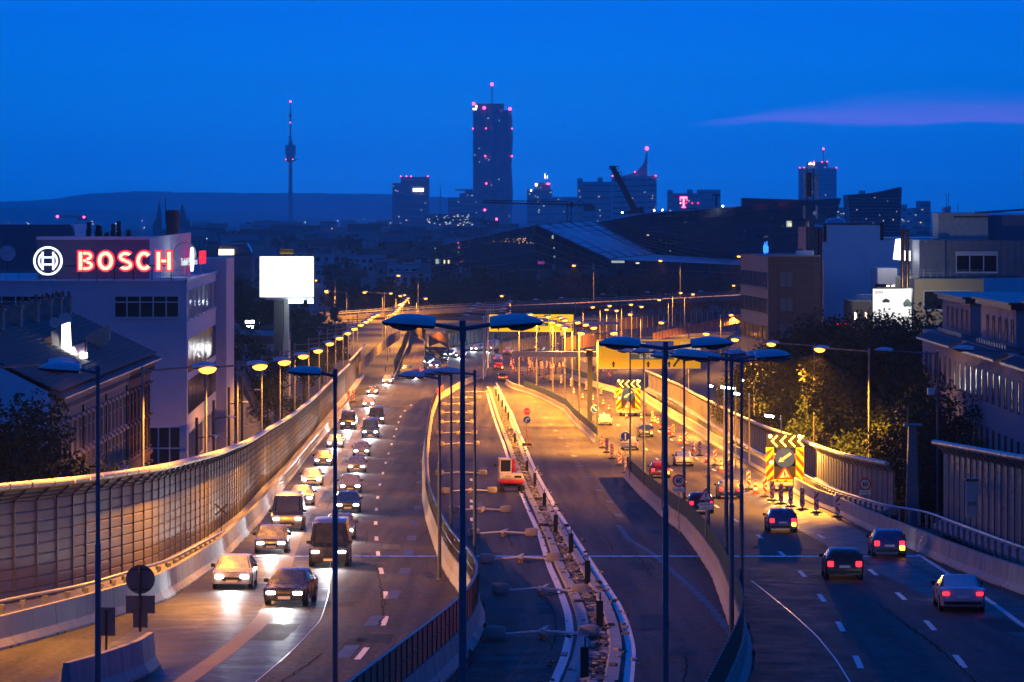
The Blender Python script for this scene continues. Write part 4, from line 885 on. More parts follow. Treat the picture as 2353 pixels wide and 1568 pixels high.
# ================================================================ BUILDING HELPERS
def wall_box(t, lo, hi, material, name='wall'):
    m = MB(); m.box(lo, hi); return m.build(name, material, t)
def window(t, o, u, nrm, w, h, pane=GLASS, frame=FRAMEW, mull=1, depth=.12, sill=True, bars=0, fw=.07):
    """o = lower-left corner on the wall, u = unit vector along the wall, nrm = outward"""
    o = Vector(o); u = Vector(u); nrm = Vector(nrm); z = Vector((0, 0, 1)); m = MB()
    def slab(a0, a1, z0, z1, d0, d1, mb):
        vs = [o + u * a + z * q + nrm * d for d in (d0, d1) for a, q in ((a0, z0), (a1, z0), (a1, z1), (a0, z1))]
        mb.add(vs, [(0,1,2,3),(4,7,6,5),(0,4,5,1),(1,5,6,2),(2,6,7,3),(3,7,4,0)])
    slab(0, w, 0, fw, -.05, .05, m); slab(0, w, h - fw, h, -.05, .05, m); slab(0, fw, fw, h - fw, -.05, .05, m); slab(w - fw, w, fw, h - fw, -.05, .05, m)
    for i in range(mull): c = w * (i + 1) / (mull + 1); slab(c - fw / 2, c + fw / 2, fw, h - fw, -.05, .045, m)
    if bars: slab(fw, w - fw, h * bars - fw / 2, h * bars + fw / 2, -.05, .04, m)
    if sill: slab(-.08, w + .08, -.08, 0, -.05, .16, m)
    f = m.build('window', frame, t); g = MB(); slab(fw * .5, w - fw * .5, fw * .5, h - fw * .5, -.04, .012, g); g.build('pane', pane, f); return f
LITW = glow('lit_window_warm', (1.0, .72, .38), 1.6); LITC = glow('lit_window_cool', (.75, .95, 1.0), 1.2)
# ---------------------------------------------------------------- old terrace at the left
XF = -29.3; EZ = 20.6; RX = -35.8; RZ = 24.0
PLW = mat('plaster_white', (.75, .76, .78), .85, var=.12, scale=.8, bump=.1); PLC = mat('plaster_cream', (.36, .30, .22), .85, var=.2, scale=.8); PLG = mat('plaster_greybrown', (.26, .22, .19), .85, var=.22, scale=.7); PLB = mat('brick_brown', (.13, .085, .07), .85, var=.25, scale=1.0)
TILE = mat('roof_tile_dark', (.06, .045, .042), .8, var=.3, scale=3); TIN = mat('tin_roof', (.22, .23, .25), .4, .6, var=.2); CHIM = mat('chimney_plaster', (.28, .25, .22), .9, var=.3, scale=2)
STONE = mat('stone_trim', (.40, .36, .31), .8, var=.2)
terr = [(209.8, 225.5, PLC, 'cream stucco town house with white gable wall beside the left noise wall'), (225.5, 250.9, PLG, 'grey-brown middle town house of the left terrace'), (250.9, 267.8, PLB, 'dark brown town house at the far end of the left terrace')]
for i, (y0, y1, mt, lab) in enumerate(terr):
    t = thing('town_house', lab, 'house', (XF, y0, 0), 0, 'left terrace of old town houses'); D = y1 - y0; g = .01
    wall_box(t, (-13, g, 0), (0, D - g, EZ), mt)
    m = MB(); w = RX - XF; hgt = RZ - EZ
    if i == 0:
        m.prism([(-13, -.02, 0), (.0, -.02, 0), (.0, -.02, EZ), (w, -.02, RZ - .1), (-13, -.02, EZ)], (0, .3, 0)); m.build('gable_wall', PLW, t)
    # roof as courses of tiles
    n = 16; sl = math.hypot(w, hgt); m = MB()
    for c in range(n):
        a, b = c / n, (c + 1.12) / n; x0, z0 = .55 + (w - .55) * a, EZ + .05 + hgt * a; x1, z1 = .55 + (w - .55) * b, EZ + .05 + hgt * b
        m.prism([(x0, g, z0 + .09), (x1, g, z1 + .02), (x1, g, z1 - .06), (x0, g, z0)], (0, D - 2 * g, 0))
    m.prism([(w, g, RZ), (w - .1, g, RZ + .05), (-13, g, EZ), (-13, g, EZ - .1)], (0, D - 2 * g, 0)); rf = m.build('roof', TILE, t)
    m = MB(); m.prism([(-.1, g, EZ - .02), (.95, g, EZ - .42), (.95, g, EZ - .34), (-.1, g, EZ + .1)], (0, D - 2 * g, 0))
    k = 0
    while k < D - .3: m.box((-.0, k, EZ + .05), (.03, k + .05, EZ + .1)); m.bar((.0, k + .2, EZ + .09), (.93, k + .2, EZ - .31), .05, .06); k += .45
    m.build('eave_tin', TIN, rf)
    m = MB(); m.box((-.05, g, EZ - 1.0), (.35, D - g, EZ - .45)); m.box((-.05, g, EZ - 1.6), (.14, D - g, EZ - 1.4))
    k = .3
    while k < D - .4: m.box((.1, k, EZ - 1.25), (.38, k + .22, EZ - .98)); k += .8
    m.build('cornice', STONE if i < 2 else PLB, t)
    m = MB(); m.box((-.05, g, 12.6), (.22, D - g, 12.9)); m.box((-.05, g, 8.3), (.22, D - g, 8.6)); m.build('string_course', STONE if i < 2 else PLB, t)
    cols = int(D / 2.3)
    for r, (z0, hh) in enumerate(((16.0, 2.2), (13.3, 2.3), (9.2, 2.6), (5.0, 2.6))):
        for c in range(cols):
            yw = (c + .5) * D / cols - .55
            window(t, (0.02, yw, z0), (0, 1, 0), (1, 0, 0), 1.1, hh, mull=1, frame=STONE if i < 2 else PLB, bars=.65)
            m = MB(); m.box((0, yw - .15, z0 + hh + .12), (.3, yw + 1.25, z0 + hh + .3)); m.build('lintel', STONE if i < 2 else PLB, t)
    for s in ((0,) if i != 1 else (0, .5)):
        m = MB(); m.box((0, D * s, 2), (.14, D * s + .16, EZ - .9)); m.build('downpipe', DSTEEL, t)
    # chimneys on the ridge
    for j in range(3 if i else 2):
        yc = D * (j + .5) / 3; m = MB(); m.box((w - 1.0, yc - .5, RZ - .9), (w + .5, yc + .5, RZ + 1.2)); m.box((w - 1.1, yc - .6, RZ + 1.2), (w + .6, yc + .6, RZ + 1.38)); ch = m.build('chimney', CHIM, t)
        for q in (-.7, -.2, .3): m = MB(); m.tube((w + q, yc, RZ + 1.38), (w + q, yc, RZ + 1.75), .13, .10, 8); m.build('chimney_pot', mat('clay_pot', (.25, .11, .07), .9), ch)
# roof billboard (floodlit), pole frames and dishes
t = thing('rooftop_billboard', 'small floodlit advertising panel standing on the old terrace roof', 'billboard', (XF - 2.6, 240, 21.6)); LITP = glow('panel_flood_glow', (1, 1, .95), .9)  # floodlit look is put into the panel's own emission
k = F / 236.0
def pz(px, py, Y=236.0): q = P(px, py, Y); return q - t.location
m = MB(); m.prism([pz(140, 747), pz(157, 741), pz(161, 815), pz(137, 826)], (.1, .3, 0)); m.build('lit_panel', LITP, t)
BNR = mat('banner_cloth', (.35, .33, .33), .7, var=.35, scale=.5)
m = MB(); m.prism([pz(118, 763), pz(139, 750), pz(137, 824), pz(120, 830)], (.1, .3, 0)); m.build('dark_panel', BNR, t); m = MB(); m.prism([pz(92, 783), pz(117, 773), pz(117, 828), pz(92, 832)], (.1, .3, 0)); m.build('dark_panel', mat('banner_red', (.22, .10, .09), .7, var=.4, scale=.5), t); m = MB(); m.prism([pz(160, 800), pz(196, 785), pz(196, 818), pz(162, 822)], (.1, .3, 0)); m.build('dark_panel', mat('banner_mauve', (.3, .22, .3), .7, var=.4, scale=.5), t)
m = MB(); m.bar(pz(90, 782), pz(90, 850), .08); m.bar(pz(140, 745), pz(140, 850), .08); m.bar(pz(196, 785), pz(196, 845), .08); m.bar(pz(140, 830), pz(192, 815), .06); m.build('frame', DSTEEL, t)
q = pz(192, 817); m = MB(); m.cbox(q, (.5, .3, .35)); m.build('floodlight', glow('flood_white', (1, .97, .85), 8), t)
l = bpy.data.lights.new('flood_light', 'SPOT'); l.energy = 120; l.spot_size = R_(120); l.color = (1, .95, .8); l.shadow_soft_size = .2; o = put('flood_light', l, t, q + Vector((-.5, -.5, .3))); o.rotation_euler = (R_(70), 0, R_(70))
t = thing('pole_rack', 'row of upright steel sections on the old terrace roof', 'roof rack', (XF - 2.5, 252, 21.5)); k = 0
for i in range(11):
    m = MB(); x = 200 + i * 5.0; y0 = 772 - i * 2.6; a = P(x, y0, 250) - t.location; b = P(x + 1, y0 + 56 - i * 2, 250) - t.location; m.bar(a, b, .09, .2); m.build('section', STEEL, t)
def dish(px, py, Y, r, label):
    p = P(px, py, Y); t = thing('satellite_dish', label, 'satellite dish', p); m = MB(); m.lathe([(.02, .0), (r * .5, r * .06), (r, r * .22)], n=18); o = m.build('reflector', mat('dish_grey', (.35, .37, .40), .5), t, True); o.rotation_euler = (R_(80), 0, R_(15)); m = MB(); m.tube((0, .1, 0), (0, .3, -r * 2.2), .05, n=6); m.bar((0, 0, 0), (.1, -r * .7, -.1), .03); m.build('mast', DSTEEL, t)
dish(150, 735, 245, .52, 'larger grey satellite dish on the old terrace roof'); dish(125, 742, 243, .40, 'smaller grey satellite dish left of the larger one'); dish(17, 583, 350, .85, 'satellite dish before the corrugated shed at the far left')
# ---------------------------------------------------------------- office block with the red lettering
Y0 = 330.0; kx = lambda px, Y=Y0: (px - CX) * Y / F; kz = lambda py, Y=Y0: ZC - (py - YH) * Y / F
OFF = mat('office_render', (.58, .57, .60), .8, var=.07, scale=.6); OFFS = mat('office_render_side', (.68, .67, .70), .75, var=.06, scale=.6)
t = thing('office_block', 'grey office block carrying the big lit roof letters, behind the left wall', 'building', (kx(428), Y0, 0)); T = kz(648)
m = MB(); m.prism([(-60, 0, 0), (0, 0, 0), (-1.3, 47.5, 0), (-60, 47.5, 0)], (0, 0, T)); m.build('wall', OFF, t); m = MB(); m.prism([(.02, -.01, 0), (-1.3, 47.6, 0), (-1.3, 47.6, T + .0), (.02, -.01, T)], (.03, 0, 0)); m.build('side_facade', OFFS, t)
m = MB(); m.box((-60, -.1, T), (.06, .25, T + .14)); m.build('parapet', FRAMEW, t); m = MB(); m.prism([(.12, -.1, T), (-1.2, 47.6, T), (-1.5, 47.6, T), (-.2, -.1, T)], (0, 0, .22)); m.build('parapet', PALE, t)
L0 = t.location
def fx(px): return kx(px) - L0.x
window(t, (fx(262), -.02, kz(731)), (1, 0, 0), (0, -1, 0), (412 - 262) * Y0 / F, (731 - 679) * Y0 / F, mull=4, bars=.70, fw=.12); window(t, (fx(-60), -.02, kz(712)), (1, 0, 0), (0, -1, 0), (132 + 60) * Y0 / F, (712 - 679) * Y0 / F, mull=5, fw=.12, bars=.55); window(t, (fx(338), -.02, kz(1085)), (1, 0, 0), (0, -1, 0), (416 - 338) * Y0 / F, (1085 - 980) * Y0 / F, mull=2, fw=.14, bars=.52)
for i, s in enumerate((.04, .17, .31, .45, .58, .71, .85)):
    window(t, (-1.3 * s + .06, 47.5 * s + 1, kz(737)), (-.027, 1, 0), (1, .027, 0), 4.3, 3.1, mull=2, fw=.12)
for rz in (kz(860), kz(955)):
    for i in range(22):
        s = .03 + i * .043; m = MB(); m.box((-1.3 * s + .03, 47.5 * s + .4, rz), (-1.3 * s + .10, 47.5 * s + 1.2, rz + 3.4)); m.build('slot_window', GLASS, t)
for s in (.05, .3, .55, .8): window(t, (-1.3 * s + .06, 47.5 * s, kz(1075)), (-.027, 1, 0), (1, .027, 0), 9, 3.4, mull=3, fw=.14)
wall_box(t, (-16, 47.5, 0), (1.2 - 1.3, 58, T + 1.7), OFF, 'stair_tower')
t = thing('roof_penthouse', 'corrugated plant room on the office roof behind the lit letters', 'plant room', (kx(86, 345), 345, T)); Lx = kx(342, 345) - kx(86, 345); Hh = kz(546, 345) - T; COR = mat('corrugated_metal', (.22, .22, .27), .5, .3, var=.1)
wall_box(t, (.05, .05, 0), (Lx - .05, 24, Hh - .02), COR); m = MB(); x = 0
while x < Lx: m.box((x, -.05, 0), (x + .16, .04, Hh - .3)); x += .33
m.build('ribs', COR, t); m = MB(); m.prism([(Lx, 0, 0), (Lx + 2.45, 20, 0), (Lx + 2.45, 20, Hh + .4), (Lx, 0, Hh)], (-.1, .1, 0)); m.build('side_wall', MATS['office_render_side'], t); m = MB(); m.box((-.1, -.15, Hh - .25), (Lx + .1, .2, Hh + .1)); m.build('fascia', OFFS, t)
for i, (px, h) in enumerate(((206, 1.6), (226, 1.3), (231, 1.2), (262, 1.4), (275, 1.7), (297, .7), (247, .5))):
    m = MB(); x = kx(px, 350) - t.location.x; m.box((x - .25, 4, Hh), (x + .25, 4.6, Hh + h * .55)); m.tube((x, 4.3, Hh + h * .5), (x, 4.3, Hh + h), .2, .22, 10); m.build('roof_vent', DSTEEL, t)
t = thing('roof_railing', 'thin steel safety railing along the office roof edge', 'railing', (kx(-20), Y0 + 1.2, T + .14)); m = MB(); Lr = kx(425) - kx(-20)
for z in (.5, 1.0): m.bar((0, 0, z), (Lr, 0, z), .03)
m.build('rails', STEEL, t)
for i in range(16): m = MB(); m.bar((i * Lr / 15, 0, 0), (i * Lr / 15, 0, 1.02), .035); m.build('railing_post', STEEL, t)
SW = glow('sign_white', (.82, .93, 1.0), .9); SR = glow('sign_red_rim', (1.0, .008, .012), .55); SY = glow('sign_letter_core', (1.0, .80, .50), .5)
YS = 334.0
t = thing('roof_sign', 'large lit roof lettering with round emblem on the office block', 'sign', P(240, 632, YS)); L1 = t.location
cx, cz, r = (110 - 240) * YS / F, (632 - 600) * YS / F, 33.5 * YS / F
def ringm(m, c, r0, r1, a0=0, a1=360, n=40, y=0., th=.12):
    for i in range(n):
        a, b = R_(a0 + (a1 - a0) * i / n), R_(a0 + (a1 - a0) * (i + 1) / n)
        m.prism([(c[0] + r0 * math.cos(a), y, c[1] + r0 * math.sin(a)), (c[0] + r1 * math.cos(a), y, c[1] + r1 * math.sin(a)), (c[0] + r1 * math.cos(b), y, c[1] + r1 * math.sin(b)), (c[0] + r0 * math.cos(b), y, c[1] + r0 * math.sin(b))], (0, th, 0))
m = MB(); ringm(m, (cx, cz), r * .86, r); em = m.build('emblem_ring', SW, t)
m = MB()
for s in (-1, 1):
    ringm(m, (cx, cz), r * .56, r * .68, 128 if s < 0 else -52, 232 if s < 0 else 52, 16)
    m.box((cx + s * r * .36 - r * .06, 0, cz - r * .62), (cx + s * r * .36 + r * .06, .12, cz + r * .62))
for s in (-1, 1): m.box((cx - r * .34, 0, cz + s * r * .24 - r * .055), (cx + r * .34, .12, cz + s * r * .24 + r * .055))
m.build('emblem_anchor', SW, em)
for ch, px in zip('BOSCH', (197, 242, 288, 331, 376)):
    # wide sans capitals built from thick strokes
    w, h, s = 35 * YS / F, 44 * YS / F, 10.5 * YS / F; x0 = (px - 240) * YS / F - w / 2; z0 = (632 - 622) * YS / F
    def glyph(m, g, y, th):
        def bx(a, b, c, d): m.box((x0 + a - g, y, z0 + b - g), (x0 + c + g, y + th, z0 + d + g))
        def arc(c, ro, a0, a1, rz=None, ss=s):
            ro += g; ri = ro - ss - 2 * g; rz = (rz or (ro - g)) + g; zi = rz - ss - 2 * g; n = 14
            for i in range(n):
                a, b = R_(a0 + (a1 - a0) * i / n), R_(a0 + (a1 - a0) * (i + 1) / n)
                m.prism([(x0 + c[0] + ri * math.cos(a), y, z0 + c[1] + zi * math.sin(a)), (x0 + c[0] + ro * math.cos(a), y, z0 + c[1] + rz * math.sin(a)), (x0 + c[0] + ro * math.cos(b), y, z0 + c[1] + rz * math.sin(b)), (x0 + c[0] + ri * math.cos(b), y, z0 + c[1] + zi * math.sin(b))], (0, th, 0))
        if ch == 'B':
            bx(0, 0, s, h); sb = s * .82
            for z_, q in ((.265 * h, .265 * h), (.75 * h, .25 * h)): arc((w * .55, z_), w * (.45 if q > .26 * h else .40), -90, 90, q, sb)
            bx(s, 0, w * .55, sb); bx(s, h * .515 - sb / 2, w * .55, h * .515 + sb / 2); bx(s, h - sb, w * .55, h)
        elif ch == 'O': arc((w / 2, h / 2), w / 2 + s * .15, 0, 360, h / 2 + s * .1); 
        elif ch == 'C': arc((w / 2, h / 2), w / 2 + s * .15, 42, 318, h / 2 + s * .1)
        elif ch == 'H': bx(0, 0, s, h); bx(w - s, 0, w, h); bx(s, h / 2 - s * .42, w - s, h / 2 + s * .42)
        elif ch == 'S':
            q = h * .29; sb = s * .9; arc((w / 2, h - q), w * .47, 35, 270, q, sb); arc((w / 2, q), w * .47, -215 + 70, 90, q, sb)
    m = MB(); glyph(m, .13, .12, .25); lt = m.build('letter_rim', SR, t); m = MB(); glyph(m, -.05, .02, .2); m.build('letter', SY, lt)
for px in (90, 130, 180, 220, 262, 305, 348, 392):
    m = MB(); x = (px - 240) * YS / F; m.bar((x, .5, 1.0), (x, .5, L1.z * 0 + T - L1.z), .1); m.build('support', DSTEEL, t)
m = MB(); m.bar((-6.5, .55, .9), (6.8, .55, .9), .1, .12); m.build('support_beam', DSTEEL, t)
l = bpy.data.lights.new('sign_light', 'AREA'); l.shape = 'RECTANGLE'; l.size = 9.5; l.size_y = 1.6; l.energy = 2.5; l.color = (1, .25, .2); o = put('sign_light', l, t, (2, .6, 1.6)); o.rotation_euler = (R_(-90), 0, 0)
t = thing('roof_sign', 'second lit roof sign seen edge-on at the right end of the office roof', 'sign', P(437, 640, 352)); k2 = 352 / F
m = MB(); m.tube((-.1, 2.0, 2.0), (.1, 2.0, 2.0), 1.3, n=28); m.build('emblem_disc', SW, t); q = txt('BOSCH', 1.9, SR, t, (.2, 12, 2.0), (90, 0, 90), .06, .1); q = txt('Technik f\u00fcrs Leben', 1.1, glow('sign_white_dim', (.82, .93, 1.0), .22), t, (-.5, 4, 1.7), (90, 0, 84), .01, .05)
m = MB(); ringm(m, (-.9, 2.6), 1.05, 1.25, y=3, th=.3); m.bar((-.9, 3.2, -.5), (-.9, 3.2, 1.6), .15); m.bar((-.2, 2, -.5), (-.2, 2, .5), .12); m.bar((0, 12, -.5), (0, 12, 1), .12); m.build('frame', STEEL, t)
t = thing('brick_chimney', 'round dark brick chimney with crown rising behind the roof letters', 'chimney', P(396, 640, 395)); s = 395 / F
m = MB(); m.lathe([(15 * s, -20), (14 * s, 107 * s), (15.5 * s, 110 * s)], n=20); m.build('shaft', PLB, t, True); m = MB(); m.lathe([(15 * s, 125 * s), (14.5 * s, 132 * s), (14.5 * s, 150 * s), (15.5 * s, 152 * s), (14 * s, 157 * s), (12 * s, 156 * s)], n=20); m.lathe([(14.2 * s, 107 * s), (14 * s, 126 * s)], n=20); m.build('crown', PLB, t, True); m = MB(); m.tube((-15 * s, 0, 126 * s), (-16 * s, 0, 185 * s), .05, n=5); m.build('lightning_rod', DSTEEL, t)
t = thing('corrugated_shed', 'large dark corrugated shed roof at the far left edge', 'shed', P(0, 600, 420)); s = 420 / F; m = MB(); m.prism([(-30 * s, 0, 84 * s), (163 * s, 0, 84 * s), (180 * s, 0, 40 * s), (186 * s, 0, -30 * s), (-30 * s, 0, -30 * s)], (0, 18, 0)); m.build('shell', MATS['corrugated_metal'], t); m = MB(); i = -30
while i < 170: m.bar((i * s, -.05, 83 * s), (i * s + 1.0, -.6, -20 * s), .08); i += 6
m.build('ribs', COR, t)
# ---------------------------------------------------------------- big white billboard on its column
Yb = 470.0; t = thing('billboard', 'huge floodlit white billboard on a thick steel column', 'billboard', P(641, 960, Yb)); b0 = t.location
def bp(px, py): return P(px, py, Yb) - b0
a, c = bp(597, 683), bp(720, 590); m = MB(); m.box((a.x, 0, a.z), (c.x, .5, c.z)); m.build('screen', glow('billboard_glow', (.93, .98, 1.0), .8), t); m = MB(); m.box((a.x - .15, .5, a.z - .1), (c.x + .15, 1.6, c.z + .1)); m.build('back_box', DSTEEL, t)  # floodlighting of the white face is put into its emission
a = bp(627, 1100); c = bp(648, 676); m = MB(); m.box((a.x, 1.7, -12), (c.x, 3.0, c.z)); m.build('column', mat('billboard_column', (.055, .06, .07), .5, .2), t); a = bp(649, 1100); c = bp(660, 690); m = MB(); m.box((a.x, 3.2, -12), (c.x, 4.2, c.z)); m.build('column', STEEL, t)
a = bp(611, 687); c = bp(721, 684); m = MB(); m.box((a.x, -.8, a.z - .15), (c.x, .3, c.z)); m.build('catwalk', STEEL, t)
FL = glow('flood_cold', (.85, 1.0, 1.0), 10)
for px in (671, 681, 691, 715):
    q = bp(px, 693); m = MB(); rbox(m, (q.x - .38, -1.6, q.z - .22), (q.x + .38, -1.2, q.z + .22), .08); m.build('floodlight', FL, t); m = MB(); m.bar((q.x, -1.3, q.z + .2), (q.x, -.4, q.z + .7), .06); m.build('bracket', STEEL, t)
    l = bpy.data.lights.new('flood_light', 'POINT'); l.energy = 45; l.color = (.8, .95, 1.0); l.shadow_soft_size = .3; put('flood_light', l, t, (q.x, -1.9, q.z - .1))
a, c = bp(643, 584), bp(674, 573); m = MB(); m.box((a.x, .4, a.z), (c.x, .5, c.z)); m.build('name_board', YELP, t); txt('MEGABOARD', .46, BLACKP, t, ((a.x + c.x) / 2, .38, (a.z + c.z) / 2), extrude=.005, sx=.8); m = MB(); m.bar((a.x + .3, .7, c.z - 1), (a.x + .3, .7, c.z), .06); m.bar((c.x - .3, .7, c.z - 1), (c.x - .3, .7, c.z), .06); m.build('name_board_legs', STEEL, t)
# ---------------------------------------------------------------- right-hand buildings
PANL = mat('brown_panel', (.10, .082, .078), .6, var=.1, scale=.5); BLIND = mat('blind_grey', (.12, .15, .17), .5, var=.08)
Yr = 400.0
t = thing('panel_building', 'brown panel-clad office building behind the right wall', 'building', (kx(1765, Yr), Yr, 0)); Tp = kz(589, Yr); Wd = (1886 - 1765) * Yr / F
wall_box(t, (.03, .03, 0), (Wd, 30, Tp - .05), MATS['concrete_dark'])
xs = [0, .14, .21, .485, .57, .85, 1.0]; zs = [kz(q_, Yr) for q_ in (589.5, 606, 624, 661, 684, 717, 745, 778, 806, 839, 867, 900, 928)]
wins = [(1, 3), (4, 6), (7, 9)]
for j in range(len(zs) - 1):
    for i in range(len(xs) - 1):
        if i == 2 and j in (2, 4, 6, 8, 10): continue
        m = MB(); m.box((xs[i] * Wd + .02, -.04, zs[j + 1] + .02), (xs[i + 1] * Wd - .02, .03, zs[j] - .02)); m.build('panel', PANL, t)
for j in (2, 4, 6, 8, 10): window(t, (xs[2] * Wd + .05, -.02, zs[j + 1] - .0), (1, 0, 0), (0, -1, 0), (xs[3] - xs[2]) * Wd - .1, zs[j] - zs[j + 1], pane=BLIND, frame=DSTEEL, mull=1, sill=True, fw=.05)
# left face, receding
u = Vector(((1731 - 1765) * Yr / F - (.0), 22, 0)); un = u.normalized(); nr = Vector((-un.y, un.x, 0))
m = MB(); m.prism([(0, 0, 0), (u.x, u.y, 0), (u.x, u.y, Tp), (0, 0, Tp)], (.05, .05, 0)); m.build('side_facade', PANL, t)
for zz in (kz(662, Yr), kz(722, Yr), kz(786, Yr)):
    for i in range(6): window(t, un * (1.0 + i * 3.6) + Vector((0, 0, zz)), un, nr, 3.0, 1.9, frame=DSTEEL, mull=1, fw=.08)
m = MB(); m.box((-.1, -.1, Tp - .05), (Wd, .3, Tp + .12)); m.build('parapet', STEEL, t)
t2 = thing('air_handler', 'pale rooftop air handling unit on the brown panel building', 'roof unit', (kx(1850, 405), 405, Tp)); m = MB(); rbox(m, (-1.1, 0, 0), (1.1, 1.2, .62), .1); m.build('casing', WHITEP, t2); m = MB(); [m.cbox((x, .5, .75), (.6, .6, .2)) for x in (-.6, .5)]; m.build('fans', DSTEEL, t2)
# telecom lattice mast on the roof
t2 = thing('lattice_mast', 'dark lattice telecom mast with panel antennas on the brown building', 'mast', (kx(1862, 410), 410, Tp)); Hm = kz(388, 410) - Tp; hw = .42; m = MB()
for sx in (-1, 1):
    for sy in (-1, 1): m.bar((sx * hw, sy * hw, 0), (sx * hw, sy * hw, Hm), .07)
z = 0
while z < Hm - .9:
    for a, b in (((-1, -1), (1, -1)), ((1, -1), (1, 1)), ((1, 1), (-1, 1)), ((-1, 1), (-1, -1))): m.bar((a[0] * hw, a[1] * hw, z), (b[0] * hw, b[1] * hw, z + .8), .03)
    z += .8
m.build('lattice', DSTEEL, t2)
for zz in (Hm - 1.2, Hm - 2.8, Hm - 5.4):
    for sx in (-.8, .75): m = MB(); rbox(m, (sx - .13, -.4, zz - .8), (sx + .13, -.15, zz + .8), .04); m.build('antenna', mat('antenna_grey', (.28, .30, .31), .5), t2)
m = MB(); m.tube((.5, -.5, 5.2), (.5, -.6, 5.2), .25, n=12); m.build('dish', WHITEP, t2); m = MB(); m.cbox((-.1, 0, Hm - 2), (.5, .5, 3)); m.build('equipment', DSTEEL, t2)
# neon stroke sign, seen edge-on
NEON = glow('neon_blue', (.02, .16, 1.0), 1.2); t2 = thing('neon_sign', 'blue neon sign seen edge-on at the left corner of the brown building', 'sign', (kx(1760, 412), 412, Tp))
for i, (h0, h1) in enumerate(((.3, 1.2), (.1, 1.6), (.3, 1.3), (.2, 1.7), (.3, 1.1))): m = MB(); m.box((-.3 + i * .13, 0, h0), (-.22 + i * .13, .3, h1)); m.build('tube', NEON, t2)
# tall gable wall
Yg = 430.0; GAB = mat('gable_render', (.80, .82, .85), .85, var=.05, scale=.5)
t = thing('gable_building', 'tall windowless pale gable wall building right of the brown block', 'building', (kx(1894, Yg), Yg, 0)); W2 = (2028 - 1894) * Yg / F; T2 = kz(517, Yg)
m = MB(); x3 = (2360 - 1894) * Yg / F; TL = kz(551, Yg); wp = .45
m.prism([(-.1, 0, 0), (x3, 0, 0), (x3, 0, TL), (W2, 0, TL), (W2, 0, T2), (0, 0, T2), (0, 0, TL - .3), (-.1, 0, TL - .3)], (0, 14, 0)); m.build('wall', GAB, t)
m = MB(); m.box((-.12, -.08, T2 + .02), (W2 + .12, 14.1, T2 + .2)); m.box((-.12, -.08, T2 - 2.2), (.3, -.01, T2 + .02)); m.box((W2 - .32, -.08, T2 - 2.0), (W2 + .12, -.01, T2 + .02)); m.build('coping', BLACKP, t); m = MB(); m.box((W2 + .13, -.06, TL), (x3, 14, TL + .25)); m.build('coping', PALE, t)
wall_box(t, (-2.2, 2, 0), (-.12, 14, T2 - .3), MATS['concrete_dark'], 'side_wing')
m = MB(); m.lathe([(1.4, 0), (1.25, .35), (.8, .62), (.0, .7)], (2.0, 6, T2 + .2), 16); m.build('dome_light', mat('dome_plastic', (.3, .4, .5), .2), t, True); m = MB(); m.tube((-.75, -.3, 0), (-.75, -.3, TL + 1.5), .16, n=8); m.build('downpipe', BLACKP, t)
# lit boards on a steel frame
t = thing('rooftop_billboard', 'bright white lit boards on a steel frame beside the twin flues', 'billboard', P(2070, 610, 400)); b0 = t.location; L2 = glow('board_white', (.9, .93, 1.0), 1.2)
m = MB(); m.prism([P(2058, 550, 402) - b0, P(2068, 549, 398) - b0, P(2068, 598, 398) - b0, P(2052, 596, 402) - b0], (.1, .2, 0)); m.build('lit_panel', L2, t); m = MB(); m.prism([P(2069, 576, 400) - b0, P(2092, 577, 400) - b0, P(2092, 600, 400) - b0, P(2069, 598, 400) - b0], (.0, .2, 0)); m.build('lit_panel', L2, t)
m = MB()
for px in (2070, 2078, 2086, 2094, 2102): m.bar(P(px, 552, 401) - b0, P(px, 640, 401) - b0, .07)
for py in (556, 574, 592, 612): m.bar(P(2068, py, 401) - b0, P(2108, py + 6, 401) - b0, .06)
m.build('frame', DSTEEL, t); l = bpy.data.lights.new('board_light', 'POINT'); l.energy = 70; l.shadow_soft_size = .8; l.color = (.9, .95, 1); put('board_light', l, t, (-1.0, -1.5, .6))
# yellow office with terrace floors
Yy = 390.0; YEL = mat('ochre_render', (.46, .36, .20), .8, var=.08, scale=.5); ZINC = mat('zinc_cladding', (.20, .21, .24), .5, .3, var=.12)
t = thing('ochre_building', 'ochre office building with zinc penthouse and railings at the right', 'building', (kx(2101, Yy), Yy, 0)); Tq = kz(641, Yy); b0 = t.location
X = lambda px, Y=Yy: kx(px, Y) - b0.x
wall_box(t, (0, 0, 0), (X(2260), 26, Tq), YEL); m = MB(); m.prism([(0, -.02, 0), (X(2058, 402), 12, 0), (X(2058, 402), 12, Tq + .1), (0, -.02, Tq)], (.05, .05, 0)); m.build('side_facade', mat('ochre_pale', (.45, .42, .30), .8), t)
wall_box(t, (X(2122), 4, Tq + .01), (X(2182), 16, kz(552, 394)), ZINC, 'penthouse'); wall_box(t, (X(2182) + .02, 4.6, Tq + .01), (X(2400), 16, kz(553, 394)), ZINC, 'penthouse')
x = X(2182); i = 0
while x < X(2400): m = MB(); m.box((x, 4.5, Tq + .05), (x + .06, 4.6, kz(553, 394))); m.build('seam', ZINC, t); x += .83
window(t, (X(2208), 4.5, kz(627, 394)), (1, 0, 0), (0, -1, 0), (2305 - 2208) * Yy / F, (627 - 585) * Yy / F, mull=2, fw=.12, frame=FRAMEW); m = MB(); m.box((X(2207), 4.3, kz(588, 394)), (X(2306), 4.5, kz(578, 394))); m.build('shutter_box', PALE, t)
